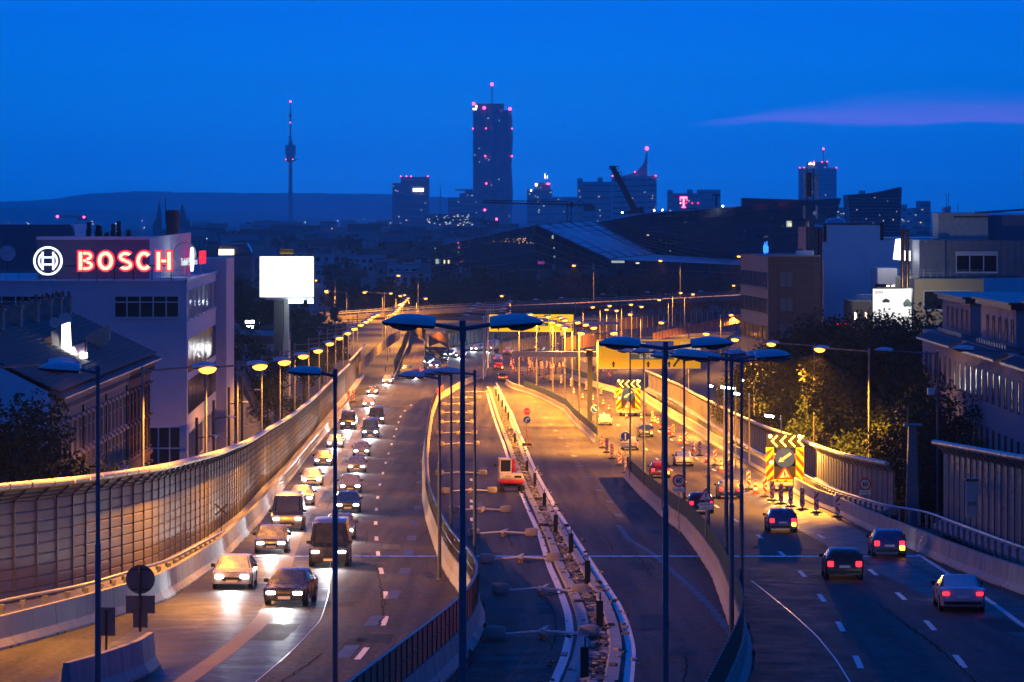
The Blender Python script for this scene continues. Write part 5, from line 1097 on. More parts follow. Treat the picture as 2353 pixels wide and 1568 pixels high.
wall_box(t, (X(2157, 396), 6, kz(551, 396) + .01), (X(2270, 396), 12, kz(497, 396)), mat('lift_house', (.36, .38, .36), .8), 'lift_house'); m = MB(); m.box((X(2191, 396), 5.95, kz(500, 396)), (X(2270, 396), 6.02, kz(491, 396))); m.build('dark_band', BLACKP, t); m = MB(); m.box((X(2157, 396) - .05, 5.9, kz(497, 396)), (X(2270, 396), 12.2, kz(490, 396))); m.build('roof_slab', mat('lift_house', ()), t)
for px, h in ((2174, 14), (2180, 15), (2186, 17)): m = MB(); m.tube((X(px, 396), 8, kz(491, 396)), (X(px, 396), 8, kz(491 - h, 396)), .2, n=8); m.build('antenna', PALE, t)
for px, h in ((2180, 45), (2185, 48), (2206, 22)): m = MB(); m.tube((X(px, 396), 8, kz(491, 396)), (X(px, 396), 8, kz(491 - h, 396)), .03, n=5); m.build('aerial', DSTEEL, t)
wall_box(t, (X(2274, 400), 9, Tq), (X(2420, 400), 18, kz(495, 400)), GRF, 'plant_room'); m = MB(); m.prism([(X(2274, 400) - .6, 8.6, kz(487, 400)), (X(2420, 400), 8.6, kz(476, 400)), (X(2420, 400), 8.6, kz(480, 400)), (X(2274, 400) - .6, 8.6, kz(490, 400))], (0, 10, 0)); m.build('plant_roof', DSTEEL, t)
for px in (2076, 2087): 
    m = MB(); s = X(px, 388); m.tube((s, -1.0, Tq - 1.5), (s, -1.0, kz(534, 388)), .22, n=12); m.lathe([(.27, 0), (.27, .25), (.1, .4)], (s, -1.0, kz(534, 388)), 12); m.build('flue', mat('copper_flue', (.24, .14, .09), .3, .8), t, True)
m = MB()
for z in (.35, .7, 1.05): m.bar((X(2060), -.3, Tq + z), (X(2260), -.3, Tq + z), .035)
m.build('railing', STEEL, t)
for i in range(14): m = MB(); q = X(2060) + (X(2260) - X(2060)) * i / 13; m.bar((q, -.3, Tq), (q, -.3, Tq + 1.06), .045); m.build('railing_post', STEEL, t)
window(t, (X(2122), -.02, kz(713)), (1, 0, 0), (0, -1, 0), 5.4, 2.2, mull=1, fw=.1, pane=GLASS) if False else window(t, (X(2122), -.02, kz(713, Yy)), (1, 0, 0), (0, -1, 0), 5.6, (713 - 668) * Yy / F, mull=1, fw=.1)
window(t, (X(2122), -.02, kz(790, Yy)), (1, 0, 0), (0, -1, 0), 5.6, 2.3, mull=1, fw=.1)
# billboard with two dark smudges
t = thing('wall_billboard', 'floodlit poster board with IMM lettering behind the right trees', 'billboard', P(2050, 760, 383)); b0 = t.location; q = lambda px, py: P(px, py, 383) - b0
a, c = q(2006, 760), q(2094, 664); m = MB(); m.box((a.x, 0, a.z), (c.x, .15, c.z)); m.build('poster', glow('poster_glow', (1, .98, .9), .40), t); txt('IMM', .5, BLUEP, t, q(2020, 673) + Vector((0, -.03, 0)), extrude=.005)  # floodlighting on the poster is put in as emission
for px, py, rx, rz in ((2036, 692, 9, 4.5), (2085, 698, 10, 9)):
    m = MB(); m.prism([q(px + rx * math.cos(a_), py + rz * math.sin(a_) * (1 + .3 * math.sin(3 * a_))) + Vector((0, -.02, 0)) for a_ in [2 * math.pi * i / 18 for i in range(18)]], (0, -.01, 0)); m.build('print', mat('poster_print', (.12, .16, .15), .6), t)
m = MB(); m.bar(q(2096, 664), q(2096, 790), .14); m.bar(q(2006, 663), q(2094, 663), .1); m.bar(q(2012, 655), q(2052, 655), .08); m.build('frame', DSTEEL, t)
for px in (2015, 2028): m = MB(); p_ = q(px, 662); m.cbox(p_ + Vector((0, -1.0, .3)), (.6, .5, .35)); m.build('floodlight', DSTEEL, t); m = MB(); m.bar(p_ + Vector((0, 0, .2)), p_ + Vector((0, -1.0, .3)), .06); m.build('bracket', STEEL, t)
l = bpy.data.lights.new('poster_light', 'POINT'); l.energy = 250; l.color = (1, .97, .85); l.shadow_soft_size = .3; put('poster_light', l, t, q(2099, 668) + Vector((.4, -1.2, .6)))
# red LED text and terrace block
t = thing('led_text_sign', 'small red LED text sign half hidden by the right trees', 'sign', P(1934, 760, 392)); b0 = t.location; m = MB(); rbox(m, (-1.0, .05, .1), (1.0, .3, 1.1), .05); m.build('housing', BLACKP, t); txt('LINE PC', .62, glow('led_red', (1, .01, .02), .8), t, (0, .02, .6), offset=.015, sx=.85); m = MB(); m.bar((0, .2, -8), (0, .2, .1), .12); m.build('pole', DSTEEL, t)
t = thing('terrace_block', 'low ochre block with roof terrace between gable wall and poster', 'building', P(1958, 1100, 398)); b0 = t.location; q = lambda px, py, Y=398: P(px, py, Y) - b0
a, c = q(1958, 1100), q(2010, 693); wall_box(t, (a.x, 0, -20), (c.x, 10, c.z), YEL); a, c = q(2025, 664), q(2070, 618); wall_box(t, (a.x, 4, -20), (c.x, 12, c.z), OFF, 'upper_wall')
for i in range(7): m = MB(); z0 = q(1970 + i * 6, 676).z; xx = q(1970 + i * 6, 0).x; m.bar((xx, .1, q(0, 693).z), (xx, .1, z0), .05); m.build('railing_post', STEEL, t)
m = MB(); m.bar((q(1970, 0).x, .1, q(0, 677).z), (q(2010, 0).x, .1, q(0, 677).z), .06); m.build('railing', STEEL, t)
for px in (1962, 1972, 1986): window(t, (q(px, 0).x, -.02, q(0, 738).z), (1, 0, 0), (0, -1, 0), .42, 1.1, pane=LITW if px != 1972 else GLASS, mull=0, sill=False)
for px in (2030, 2044, 2056): window(t, (q(px, 0).x, 3.98, q(0, 662).z), (1, 0, 0), (0, -1, 0), .5, .35, pane=LITW, mull=0, sill=False)
# near terrace of bays on the right
XR = 34.0; BAYM = mat('bay_render', (.26, .25, .27), .85, var=.08); BAY2 = mat('bay_render_dark', (.12, .115, .12), .85, var=.1)
t = thing('bay_house', 'long grey apartment house with three stepped bays at the right edge', 'house', (XR, 200, 0)); EZ2 = 22.4
wall_box(t, (0, -10, 0), (14, 74, EZ2), BAYM)
for i, (y0, y1) in enumerate(((252, 268), (229, 246), (204, 222))):
    mt = BAYM if i < 2 else BAY2; a, b = y0 - 200, y1 - 200; TT = 25.1 + (.2 if i == 1 else 0) + (.5 if i == 2 else 0)
    bay = wall_box(t, (.9, a, EZ2 + .01), (10, b, TT), mt, 'bay'); m = MB(); m.box((.5, a - .3, TT), (10.2, b + .3, TT + .35)); m.box((.25, a - .5, TT + .35), (10.3, b + .5, TT + .5)); m.build('bay_cornice', DSTEEL, bay)
    for j in range(5): window(t, (.88, a + 1 + j * (b - a - 2) / 5, EZ2 + .5), (0, 1, 0), (-1, 0, 0), .9, 1.7, frame=BAY2, mull=0, sill=False)
    m = MB(); m.prism([(-1.0, a - 2, EZ2 - .5), (.9, a - 2, EZ2 + .25), (.9, a - 2, EZ2 + .1), (-1.0, a - 2, EZ2 - .62)], (0, b - a + 4, 0)); aw = m.build('awning_roof', TIN, t); k = a - 2
    m = MB()
    while k < b + 2: m.bar((-1.02, k, EZ2 - .46), (.9, k, EZ2 + .29), .05, .07); k += .5
    m.build('standing_seams', TIN, aw)
    m = MB()
    for j in range(12): m.cbox((.4, a + 1 + j * (b - a - 2) / 12, EZ2 + .25), (.25, .35, .3))
    m.build('snow_guards', STEEL, aw)
for zz in (18.6, 14.6, 10.6):
    for j in range(24):
        yq = 4 + j * 2.9
        if yq < 72: window(t, (-.01, yq, zz), (0, 1, 0), (-1, 0, 0), .95, 2.1, frame=BAY2, mull=0)
for x, y, h in ((6, 22, 2.4), (6, 44, 1.8)): 
    m = MB(); m.box((x, y, EZ2), (x + 2, y + 2.5, 25.6 + h)); ch = m.build('chimney', PLB, t); m = MB(); m.box((x - .1, y - .1, 25.6 + h), (x + 2.1, y + 2.6, 25.8 + h)); m.build('chimney_cap', CHIM, ch)
# overhead gantry post and cabinet at the right wall
t = thing('gantry_post', 'tapered blue steel gantry post with ladder rungs at the right wall', 'post', RP(2096, 1188, .6)); H_ = (ZC - (980 - YH) * t.location.y / F) - t.location.z
m = MB(); m.loft([[(-.45, -.4, -1), (.45, -.4, -1), (.45, .4, -1), (-.45, .4, -1)], [(-.25, -.2, H_), (.25, -.2, H_), (.25, .2, H_), (-.25, .2, H_)]]); m.build('shaft', LAMPPOLE, t); m = MB(); m.box((-.55, -.4, H_), (.6, .4, H_ + .15)); m.build('head_plate', LAMPPOLE, t); m = MB(); m.bar((-.25, 0, H_), (-.25, 0, H_ + 1.3), .06); [m.bar((-.55, 0, z), (.05, 0, z), .05) for z in (H_ + .3, H_ + .75, H_ + 1.1)]; m.build('spike', DSTEEL, t); m = MB(); [m.bar((-.7, -.1, z * .42), (-.3, -.1, z * .42), .04) for z in range(int(H_ / .42))]; m.build('ladder_rungs', DSTEEL, t)
t = thing('control_cabinet', 'pale control cabinet mounted on the tall right noise wall', 'cabinet', P(2231, 1190, 168)); m = MB(); rbox(m, (-.28, -.35, .0), (.28, .0, 1.9), .04); m.build('case', mat('cabinet_grey', (.36, .36, .38), .5), t); m = MB(); m.box((-.33, -.45, 1.9), (.33, .02, 2.0)); m.build('hood', DSTEEL, t); m = MB(); [m.cbox((-.16 + i * .11, -.37, .75), (.04, .03, .2)) for i in range(4)]; m.build('locks', BLACKP, t)
# ================================================================ ANGULAR GLASS COMPLEX (dark, with the lit letter on its roof)
TG = mat('dark_curtain_wall', (.012, .014, .02), .16, 0, var=.3, scale=.2, spec=.7); TFIN = mat('sunshade_fin', (.10, .11, .13), .4, .4); TROOF = mat('pale_roof_sheet', (.30, .33, .37), .5, .2, var=.1, scale=.1)
t = thing('glass_complex', 'dark angular glass office complex with sloping roof behind the trees', 'building', (0, 1250, 0))
def Q(px, py, Y): return P(px, py, Y) - t.location
def facade(top, bot, name, floors, fins, lit=(), depth=40, seed=1):
    """top / bot: lists of (px, py, Y), same count"""
    m = MB(); n = len(top)
    for i in range(n - 1):
        a, b, c, d = Q(*bot[i]), Q(*bot[i + 1]), Q(*top[i + 1]), Q(*top[i]); m.prism([a, b, c, d], (0, 1.5, 0))
    f = m.build(name, TG, t)
    for k in range(1, fins):
        s = k / fins
        for i in range(n - 1):
            a = Q(*bot[i]).lerp(Q(*top[i]), s) + Vector((0, -.5, 0)); b = Q(*bot[i + 1]).lerp(Q(*top[i + 1]), s) + Vector((0, -.5, 0)); m = MB(); m.bar(a, b, .5, .22); m.build('sunshade_fin', TFIN, f)
    m = MB()
    for i in range(n - 1):
        L = (Q(*bot[i + 1]) - Q(*bot[i])).length; cnt = int(L / 2.7)
        for j in range(cnt):
            s = j / cnt; a = Q(*bot[i]).lerp(Q(*bot[i + 1]), s); b = Q(*top[i]).lerp(Q(*top[i + 1]), s); m.bar(a + Vector((0, -.05, 0)), b + Vector((0, -.05, 0)), .09, .12)
    stuff(m.build('mullions', mat('mullion_dark', (.05, .055, .06), .5), f))
    rnd = random.Random(seed)
    for px, py, w, h, mt in lit:
        Y = top[0][2] - 1.5 if len(lit[0]) else 0
        # find Y by interpolating along the facade
        for i in range(n - 1):
            if top[i][0] <= px <= top[i + 1][0]: s = (px - top[i][0]) / (top[i + 1][0] - top[i][0]); Y = top[i][2] + (top[i + 1][2] - top[i][2]) * s - .35
        p = Q(px, py, Y); m = MB(); m.cbox(p, (w * Y / F, .2, h * Y / F)); m.build('lit_pane', mt, f)
    return f
ORL = glow('lit_pane_orange', (1.0, .5, .15), .6); WHL = glow('lit_pane_pale', (.8, 1.0, .9), .16); GRL = glow('lit_pane_green', (.1, .9, .7), .3); RDL = glow('beacon_red', (1.0, .04, .16), 4); PKL = glow('lit_pane_pink', (.7, .05, .6), .15); YLW = glow('lit_pane_yellow', (1.0, .85, .4), .45)
rnd = random.Random(4)
lit = [(rnd.gauss(1190, 35), rnd.uniform(548, 560), rnd.uniform(.8, 2), rnd.uniform(1, 2.2), ORL) for _ in range(30)]
lit = [q for q in lit if 1120 < q[0] < 1250]
lit += [(1056 + rnd.uniform(-5, 5), rnd.uniform(556, 612), 1.4, 1.6, rnd.choice((GRL, RDL, WHL))) for _ in range(8)] + [(1007, 601, 12, 11, WHL), (1022, 602, 5, 8, YLW), (1032, 602, 6, 8, YLW), (1113, 643, 22, 12, WHL), (1000, 571, 3, 2, WHL)]
facade([(991, 569, 1330), (1110, 544, 1290), (1230, 518, 1250)], [(991, 700, 1330), (1110, 700, 1290), (1230, 700, 1250)], 'left_facade', 6, 9, lit)
facade([(1230.3, 518, 1250), (1398, 596, 1236)], [(1230.3, 700, 1250), (1398, 700, 1236)], 'sloping_facade', 6, 9, [(1270, 545, 4, 8, WHL), (1273, 570, 3, 3, WHL), (1274, 591, 3, 5, WHL), (1246, 604, 20, 6, PKL)])
facade([(1398.3, 597, 1236), (1560, 603, 1236), (1750, 612, 1236)], [(1398.3, 700, 1236), (1560, 700, 1236), (1750, 700, 1236)], 'low_facade', 4, 5, [(1420, 602, 30, 5, WHL), (1465, 605, 8, 3, YLW)])
m = MB(); m.add([Q(1230, 517.5, 1249.5), Q(1398, 595.4, 1235.5), Q(1507, 585, 1300), Q(1357.7, 507.7, 1345)], [(0, 1, 2, 3)]); m.add([Q(1398, 595.4, 1235.5), Q(1750, 611.5, 1235.5), Q(1750, 600, 1300), Q(1507, 585, 1300)], [(0, 1, 2, 3)]); rf = m.build('sloping_roof', TROOF, t)
for s in (.0, .14, .28, .42, .56, .7, .84, 1.0):
    a = Q(1230, 517.5, 1249.5).lerp(Q(1398, 595.4, 1235.5), s); b = Q(1357.7, 507.7, 1345).lerp(Q(1507, 585, 1300), s); m = MB(); m.bar(a + Vector((0, 0, .15)), b + Vector((0, 0, .15)), .25, .3); m.build('roof_seam', TFIN, rf)
for s in (.0, .2, .4, .6, .8, 1.0):
    a = Q(1230, 517.5, 1249.5).lerp(Q(1357.7, 507.7, 1345), s); b = Q(1398, 595.4, 1235.5).lerp(Q(1507, 585, 1300), s); m = MB(); m.bar(a + Vector((0, 0, .2)), b + Vector((0, 0, .2)), .3, .35); m.build('roof_seam', TFIN, rf)
m = MB(); m.add([Q(1330, 520, 1320) + Vector((0, 0, .6)), Q(1340, 524, 1312) + Vector((0, 0, .6)), Q(1360, 519, 1322) + Vector((0, 0, .6)), Q(1350, 514.5, 1332) + Vector((0, 0, .6))], [(0, 1, 2, 3)]); m.build('roof_hatch', DSTEEL, rf)
facade([(1373, 511.6, 1346), (1478.5, 492, 1330), (1620, 481, 1310), (1764, 469, 1290), (1850, 462, 1275), (1933, 455, 1262)], [(1373, 515, 1346), (1478.5, 590, 1330), (1620, 640, 1310), (1764, 640, 1290), (1850, 640, 1275), (1880, 640, 1262)], 'main_facade', 9, 15, [(1489, 540, 5, 3, YLW), (1540, 577, 3, 2, WHL), (1817, 515, 13, 10, YLW), (1817, 515, 20, 14, WHL), (1575, 511, 2, 2, WHL)] + [(rnd.uniform(1500, 1900), rnd.uniform(480, 560), 1.3, 1.3, WHL) for _ in range(14)])
m = MB(); m.prism([Q(1705, 455, 1330), Q(1925, 462, 1310), Q(1925, 470, 1310), Q(1705, 476, 1330)], (0, 8, 0)); m.build('roof_storey', mat('roof_storey_glass', (.03, .04, .05), .3), t)
m = MB()
for i in range(14): a = Q(1931 - i * 2.4, 458 + i * 4, 1260); m.bar(a, a + Vector((3.6 - i * .12, 0, .2)), .15)
m.bar(Q(1950, 455, 1260), Q(1918, 515, 1260), .15); m.build('fin_ends', TFIN, t)
for px, py in ((1430, 489), (1503, 484), (1522, 483), (1661, 474)): m = MB(); p = Q(px, py, 1300); m.cbox(p, (.5, .3, .5)); m.build('roof_light', glow('roof_white', (.85, 1, 1), 12), t)
t2 = thing('letter_sign', 'lit magenta T with four squares on the glass complex roof', 'sign', P(1571, 479, 1285)); s = 1285 / F; MG = glow('magenta_sign', (1.0, .01, .18), .8); MGW = glow('magenta_core', (1, .45, .62), .7)
for g, mt, y, nm in ((1.2, MG, .3, 'letter_rim'), (-.2, MGW, 0, 'letter')):
    m = MB(); gg = g * s
    def bx(a, b, c, d): m.box((a * s - gg, y, b * s - gg), (c * s + gg, y + .3, d * s + gg))
    bx(-8, 23, 8, 26.5); bx(-1.8, 3, 1.8, 23); bx(-4.5, 1.5, 4.5, 3.2); bx(-8, 18, -6.5, 23); bx(6.5, 18, 8, 23); m.build(nm, mt, t2)
for x in (-7, 6, 20, 33): m = MB(); m.box(((x - 2) * s, 0, 10 * s), ((x + 2) * s, .5, 14 * s)); m.build('square', MGW if x < 0 else MG, t2)
m = MB(); m.bar((-8 * s, .8, 0), (34 * s, .8, 0), .3); m.bar((0, .8, -2), (0, .8, 2), .3); m.bar((26 * s, .8, -2), (26 * s, .8, 10 * s), .2); m.build('frame', DSTEEL, t2)
t2 = thing('letter_sign', 'unlit dark T seen from behind on the glass complex roof', 'sign', P(1646, 470, 1290)); m = MB(); m.box((-9 * s, 0, 20 * s), (9 * s, .5, 23.5 * s)); m.box((-2 * s, 0, -1), (2 * s, .5, 20 * s)); m.box((-9 * s, 0, 14 * s), (-7.5 * s, .5, 20 * s)); m.box((7.5 * s, 0, 14 * s), (9 * s, .5, 20 * s)); m.build('letter', DSTEEL, t2)
# leaning floodlight mast on the roof
t2 = thing('leaning_mast', 'dark leaning steel mast with light racks on the glass complex roof', 'mast', P(1462, 492, 1320)); b0 = t2.location; q = lambda px, py: P(px, py, 1320) - b0
DM = mat('mast_dark', (.03, .04, .04), .5); m = MB(); m.bar(q(1456, 484), q(1405, 382), 1.6); m.bar(q(1462, 480), q(1410, 382), 1.0); m.build('shaft', DM, t2)
for i, (px, py) in enumerate(((1411, 386), (1417, 399), (1424, 413))):
    m = MB()
    for dz in (-3.5, 3.5): m.bar(q(px - 11, py + dz), q(px + 11, py + dz), .3)
    for dx in (-11, -5, 0, 5, 11): m.bar(q(px + dx, py - 3.5), q(px + dx, py + 3.5), .25)
    m.build('light_rack', DM, t2)
m = MB(); m.prism([q(1425, 492), q(1480, 490), q(1478, 474), (q(1450, 482))], (0, 3, 0)); m.build('base', DM, t2)
# ================================================================ SKYLINE
FARG = mat('far_glass', (.05, .055, .07), .3, 0, var=.15, scale=.02); FARC = mat('far_concrete', (.24, .24, .25), .8, var=.1, scale=.02); FARB = mat('far_band', (.05, .05, .06), .5); FARL = mat('far_light_glass', (.22, .24, .27), .3, var=.2, scale=.05)
WPT = glow('far_window', (.6, .9, .9), .30); WPW = glow('far_window_warm', (1.0, .75, .4), .4); SGN = glow('far_sign', (1.0, .85, .6), 2.5)
def beacon(t, p, r=2.2, mt=None):
    r = r * .8
    m = MB(); m.lathe([(.0, -r), (r * .7, -r * .7), (r, 0), (r * .7, r * .7), (.0, r)], p, 10); m.build('beacon', mt or RDL, t, True)
def tower(name, label, Y, rects, wins=0, bands=0, seed=0, material=FARC, bandm=FARB, cat='tower', depth=35, area=None):
    x0 = min(r[0] for r in rects); x1 = max(r[1] for r in rects); b = P((x0 + x1) / 2, 520, Y); b.z = 0
    t = thing(name, label, cat, b); rnd = random.Random(seed)
    for i, (a, c, top) in enumerate(rects):
        m = MB(); zt = P(0, top, Y).z; m.box((P(a, 0, Y).x - b.x, i * 1.5, 0), (P(c, 0, Y).x - b.x, depth - i, zt)); w = m.build('wall', material, t)
        if bands:
            z = zt - 5
            while z > 12:
                m = MB(); m.box((P(a, 0, Y).x - b.x + 1.5, i * 1.5 - .8, z - 1.6), (P(c, 0, Y).x - b.x - 1.5, i * 1.5 - .1, z + .6)); m.build('window_band', bandm, w); z -= bands
    for j in range(wins):
        a, c, top = rects[j % len(rects)]; px = rnd.uniform(a + 2, c - 2); py = rnd.uniform(top + 4, 518); m = MB(); p = P(px, py, Y) - b; m.cbox((p.x, -1.2, p.z), (rnd.uniform(1.2, 3) * Y / 6000, .4, rnd.uniform(1., 2.) * Y / 6000)); m.build('lit_window', WPT if rnd.random() < .7 else WPW, t)
    return t
# TV tower
Yt = 7200.0; s = Yt / F; b = P(667.5, 540, Yt); b.z = 0
t = thing('tv_tower', 'slender concrete television tower with round pod and red beacon', 'tower', b); z = lambda py: P(0, py, Yt).z
m = MB(); m.lathe([(6.4 * s, 0), (5.6 * s, z(520)), (4.6 * s, z(440)), (4.1 * s, z(372))], n=16); m.build('shaft', FARC, t, True)
m = MB(); m.lathe([(4 * s, z(374)), (10 * s, z(370)), (16 * s, z(368)), (16 * s, z(366)), (9 * s, z(364.5))], n=24); m.build('platform', FARC, t)
m = MB(); m.lathe([(9.8 * s, z(365)), (10 * s, z(357)), (12.2 * s, z(355)), (12.2 * s, z(348))], n=24); m.lathe([(12.4 * s, z(347)), (12.2 * s, z(341))], n=24); m.lathe([(12.4 * s, z(340)), (12 * s, z(334)), (5 * s, z(333)), (4 * s, z(323)), (1.7 * s, z(321))], n=24); m.build('pod', FARC, t)
m = MB(); m.lathe([(11 * s, z(349)), (11 * s, z(340))], n=20); m.build('pod_windows', FARB, t); m = MB(); m.lathe([(1.7 * s, z(325)), (1.5 * s, z(270)), (1.0 * s, z(250)), (.6 * s, z(235))], n=10); m.build('mast', FARB, t)
for py, r in ((316, 4.3), (266, 4.3)): m = MB(); m.lathe([(0, -r * s), (r * .8 * s, -r * .6 * s), (r * s, 0), (r * .8 * s, r * .6 * s), (0, r * s)], (-1 * s if py > 300 else 0, 0, z(py)), 14); m.build('drum', FARC, t, True)
beacon(t, (0, 0, z(233.5)), 3.2); beacon(t, (0, -3, z(282)), 1.8); beacon(t, (-10 * s, -12 * s, z(367)), 1.8); beacon(t, (6 * s, -14 * s, z(367)), 1.8)
# folded dark tower
Yd = 6400.0; s = Yd / F; b = P(1132, 530, Yd); b.z = 0; z = lambda py: P(0, py, Yd).z; x = lambda px: (px - 1132) * s
t = thing('folded_tower', 'tallest dark glass tower with a rippled right face and antenna', 'tower', b)
m = MB(); m.box((x(1087), 0, 0), (x(1114), 30, z(238.5))); m.build('flat_face', FARG, t)
lv = [540, 505, 445, 380, 317, 248]; cols = [1114, 1122, 1131, 1140, 1149, 1160, 1170, 1177]
m = MB(); m2 = MB(); rnd = random.Random(12)
for k in range(len(lv) - 1):
    sh = 3.0 if k % 2 else -3.0
    for c in range(len(cols) - 1):
        def edge(px, top): return x(px + (sh if top else -sh) * (0 if px in (1114,) else (1 if px < 1175 else .6)))
        d = 4 if c % 2 else -3; zt = z(lv[k + 1] + (cols[c] - 1114) * (.12 if k == len(lv) - 2 else 0)); 
        a0, a1, b0_, b1 = edge(cols[c], 0), edge(cols[c + 1], 0), edge(cols[c], 1), edge(cols[c + 1], 1)
        (m2 if (c + k) % 3 == 1 else m).prism([(a0, d, z(lv[k])), (a1, -d, z(lv[k])), (b1, -d, zt), (b0_, d, zt)], (0, 28, 0))
m.build('rippled_face', FARG, t); m2.build('bright_strips', mat('far_glass_bright', (.10, .12, .16), .2), t)
m = MB(); m.box((x(1114), 2, z(254)), (x(1158), 26, z(238.2))); m.build('roof', FARG, t); m = MB(); m.bar((x(1130.5), 12, z(240)), (x(1130.5), 12, z(195)), 2.2); 
for i in range(9): m.bar((x(1129), 12, z(240 - i * 4.4)), (x(1132), 12, z(236 - i * 4.4)), .6)
m.build('antenna', FARB, t)
for px, py, r in ((1130.5, 194.5, 4.2), (1088.5, 239, 4), (1112.5, 248.5, 4), (1172, 250.5, 4), (1087, 296, 1.8), (1116.5, 295.5, 1.8), (1176.7, 296, 1.8), (1115, 359, 2.2), (1176, 359.5, 2.2), (1117.5, 422, 2.4)): beacon(t, (x(px), -5, z(py)), r)
for px, py, w, h in ((1091, 251, 9, 4), (1094.7, 245, 4, 5)): m = MB(); m.box((x(px) - w * s / 2, -1, z(py) - h * s / 2), (x(px) + w * s / 2, -.3, z(py) + h * s / 2)); m.build('roof_logo', SGN, t)
for i in range(12): px, py = rnd.uniform(1090, 1172), rnd.uniform(265, 510); m = MB(); m.cbox((x(px), -5.2, z(py)), (rnd.uniform(1.2, 3), .5, rnd.uniform(1.2, 2.4))); m.build('lit_window', WPT, t)
t = tower('office_tower', 'stepped blue glass tower with a glowing sign left of the tallest tower', 6300, [(901.5, 923, 421), (921, 986, 407)], 9, 14, 2, FARG, FARL); bb = t.location; p = P(961, 437, 6300) - bb; m = MB(); m.box((p.x - 10, -2, p.z - 3), (p.x + 10, -1, p.z + 3)); m.build('lit_sign', SGN, t)
for px in (921, 934, 945, 983): beacon(t, P(px, 405.5, 6300) - bb, 1.6)
t = thing('lattice_mast', 'thin lattice radio mast between the two glass towers', 'mast', P(1012, 530, 5200)); s = 5200 / F; m = MB(); m.bar((-4 * s, 0, -30), (0, 0, 104 * s), .8); m.bar((4 * s, 0, -30), (0, 0, 104 * s), .8)
for i in range(12): w = 4 * s * (1 - i / 13); m.bar((-w, 0, i * 8 * s), (w * .95, 0, (i + 1) * 8 * s), .4)
m.build('lattice', FARC, t)
tower('office_tower', 'flat-topped tower with a cantilevered roof slab beside the tallest tower', 6350, [(1029.5, 1058, 454), (1056, 1089, 444)], 4, 15, 5, FARG, FARL); 
t = thing('roof_slab', 'thin cantilevered roof slab left of the tallest tower', 'roof', P(1066, 437, 6350)); m = MB(); m.box((-17, 0, -1.5), (17, 20, 1.5)); m.build('slab', FARC, t); m = MB(); m.box((2, 2, -8), (17, 18, -1.5)); m.build('core', FARG, t)
tower('office_block', 'long low office block with many lit windows before the tallest tower', 4600, [(978, 1050, 492), (1048, 1089, 489)], 60, 9, 6, FARG, FARL, 'building')
t = tower('office_tower', 'tower with two lit antennas and a white sign right of the tallest tower', 6200, [(1211, 1268.5, 435), (1230, 1264.5, 420.5)], 10, 14, 7, FARC, FARB); bb = t.location
for px, py, mt, w, h in ((1232, 425, SGN, 5, 6), (1259.5, 423, RDL, 8, 3.5), (1220.6, 438, SGN, 2.5, 5), (1252.2, 405, SGN, 1.2, 12), (1257.6, 407, SGN, 1.2, 7)): p = P(px, py, 6200) - bb; m = MB(); m.cbox((p.x, -1.5, p.z), (w * 6200 / F, 1, h * 6200 / F)); m.build('lit_sign', mt, t)
tower('office_tower', 'plain slab tower left of the wide residential towers', 6500, [(1268, 1328, 453)], 4, 14, 8, FARC, FARB)
tower('residential_tower', 'wide banded tower with a raised left edge in the skyline', 5200, [(1327.5, 1339, 410), (1338, 1408, 418), (1374, 1385, 408)], 6, 10, 9, FARC, FARB)
t = tower('residential_tower', 'pale residential tower with a curved sail spire and red beacon', 4700, [(1407, 1488, 405), (1487, 1509, 404)], 8, 8, 10, mat('far_white', (.42, .42, .43), .8), FARB); bb = t.location
pts = [(1425, 405), (1440, 402.5), (1455, 398), (1467, 390.5), (1476, 381), (1482, 369), (1485.5, 356), (1486.8, 343), (1488, 343), (1488.2, 405)]; m = MB(); m.prism([P(a, c, 4700) - bb + Vector((0, 8, 0)) for a, c in pts], (0, 5, 0)); m.build('sail_spire', MATS['far_white'], t); beacon(t, P(1487, 341, 4700) - bb + Vector((0, 8, 0)), 3.4)
for px, py in ((1459, 395.5), (1407.5, 404.5), (1507, 404)): beacon(t, P(px, py, 4700) - bb, 1.3)
tower('office_tower', 'broad far office slab behind the lit magenta letter', 5600, [(1534.7, 1546, 437), (1545, 1611, 444.5), (1580, 1592, 436), (1603, 1656, 436)], 3, 12, 11, FARC, FARB, depth=30)
t = tower('office_tower', 'tall banded tower with lit logo behind the telecom mast', 6900, [(1838, 1922.5, 386), (1857, 1902, 372.5)], 6, 10, 12, FARC, FARB); bb = t.location; m = MB(); p = P(1893, 372, 6900) - bb; m.bar((p.x, 8, p.z), (p.x, 8, p.z + 26), 1.6); m.build('antenna', FARB, t); beacon(t, (p.x, 8, p.z + 27), 3)
for px, py in ((1838, 386), (1847.5, 385.5), (1870, 371.5), (1889, 372), (1901, 371.5), (1922, 385.5)): beacon(t, P(px, py, 6900) - bb, 1.6)
for px, py, w in ((1860, 376, 7), (1868, 376.5, 6)): p = P(px, py, 6900) - bb; m = MB(); m.prism([(p.x - w / 2 * .9, -1.5, p.z - 2), (p.x + w / 2 * .9, -1.5, p.z + 3), (p.x + w / 2, -1.5, p.z - 3)], (0, 1, 0)); m.build('lit_logo', SGN, t)
t = thing('office_slab', 'dark leaning glass slab with a rising roofline at the right', 'building', P(2010, 530, 1900)); bb = t.location; q = lambda px, py: P(px, py, 1900) - bb
m = MB(); m.prism([q(1956, 545), q(2068, 545), q(2072.5, 431), q(2068, 430), q(2035, 438), q(2000, 444.5), q(1949, 448)], (0, 30, 0)); w = m.build('wall', FARG, t)
for i in range(11): m = MB(); f = i / 11; a, c = q(1949.5 + 6 * f, 456 + f * 84), q(2072 - 3.5 * f, 456 + f * 84); m.bar(a + Vector((0, -.4, 0)), c + Vector((0, -.4, 0)), .5, .35); m.build('floor_edge', FARL, w)
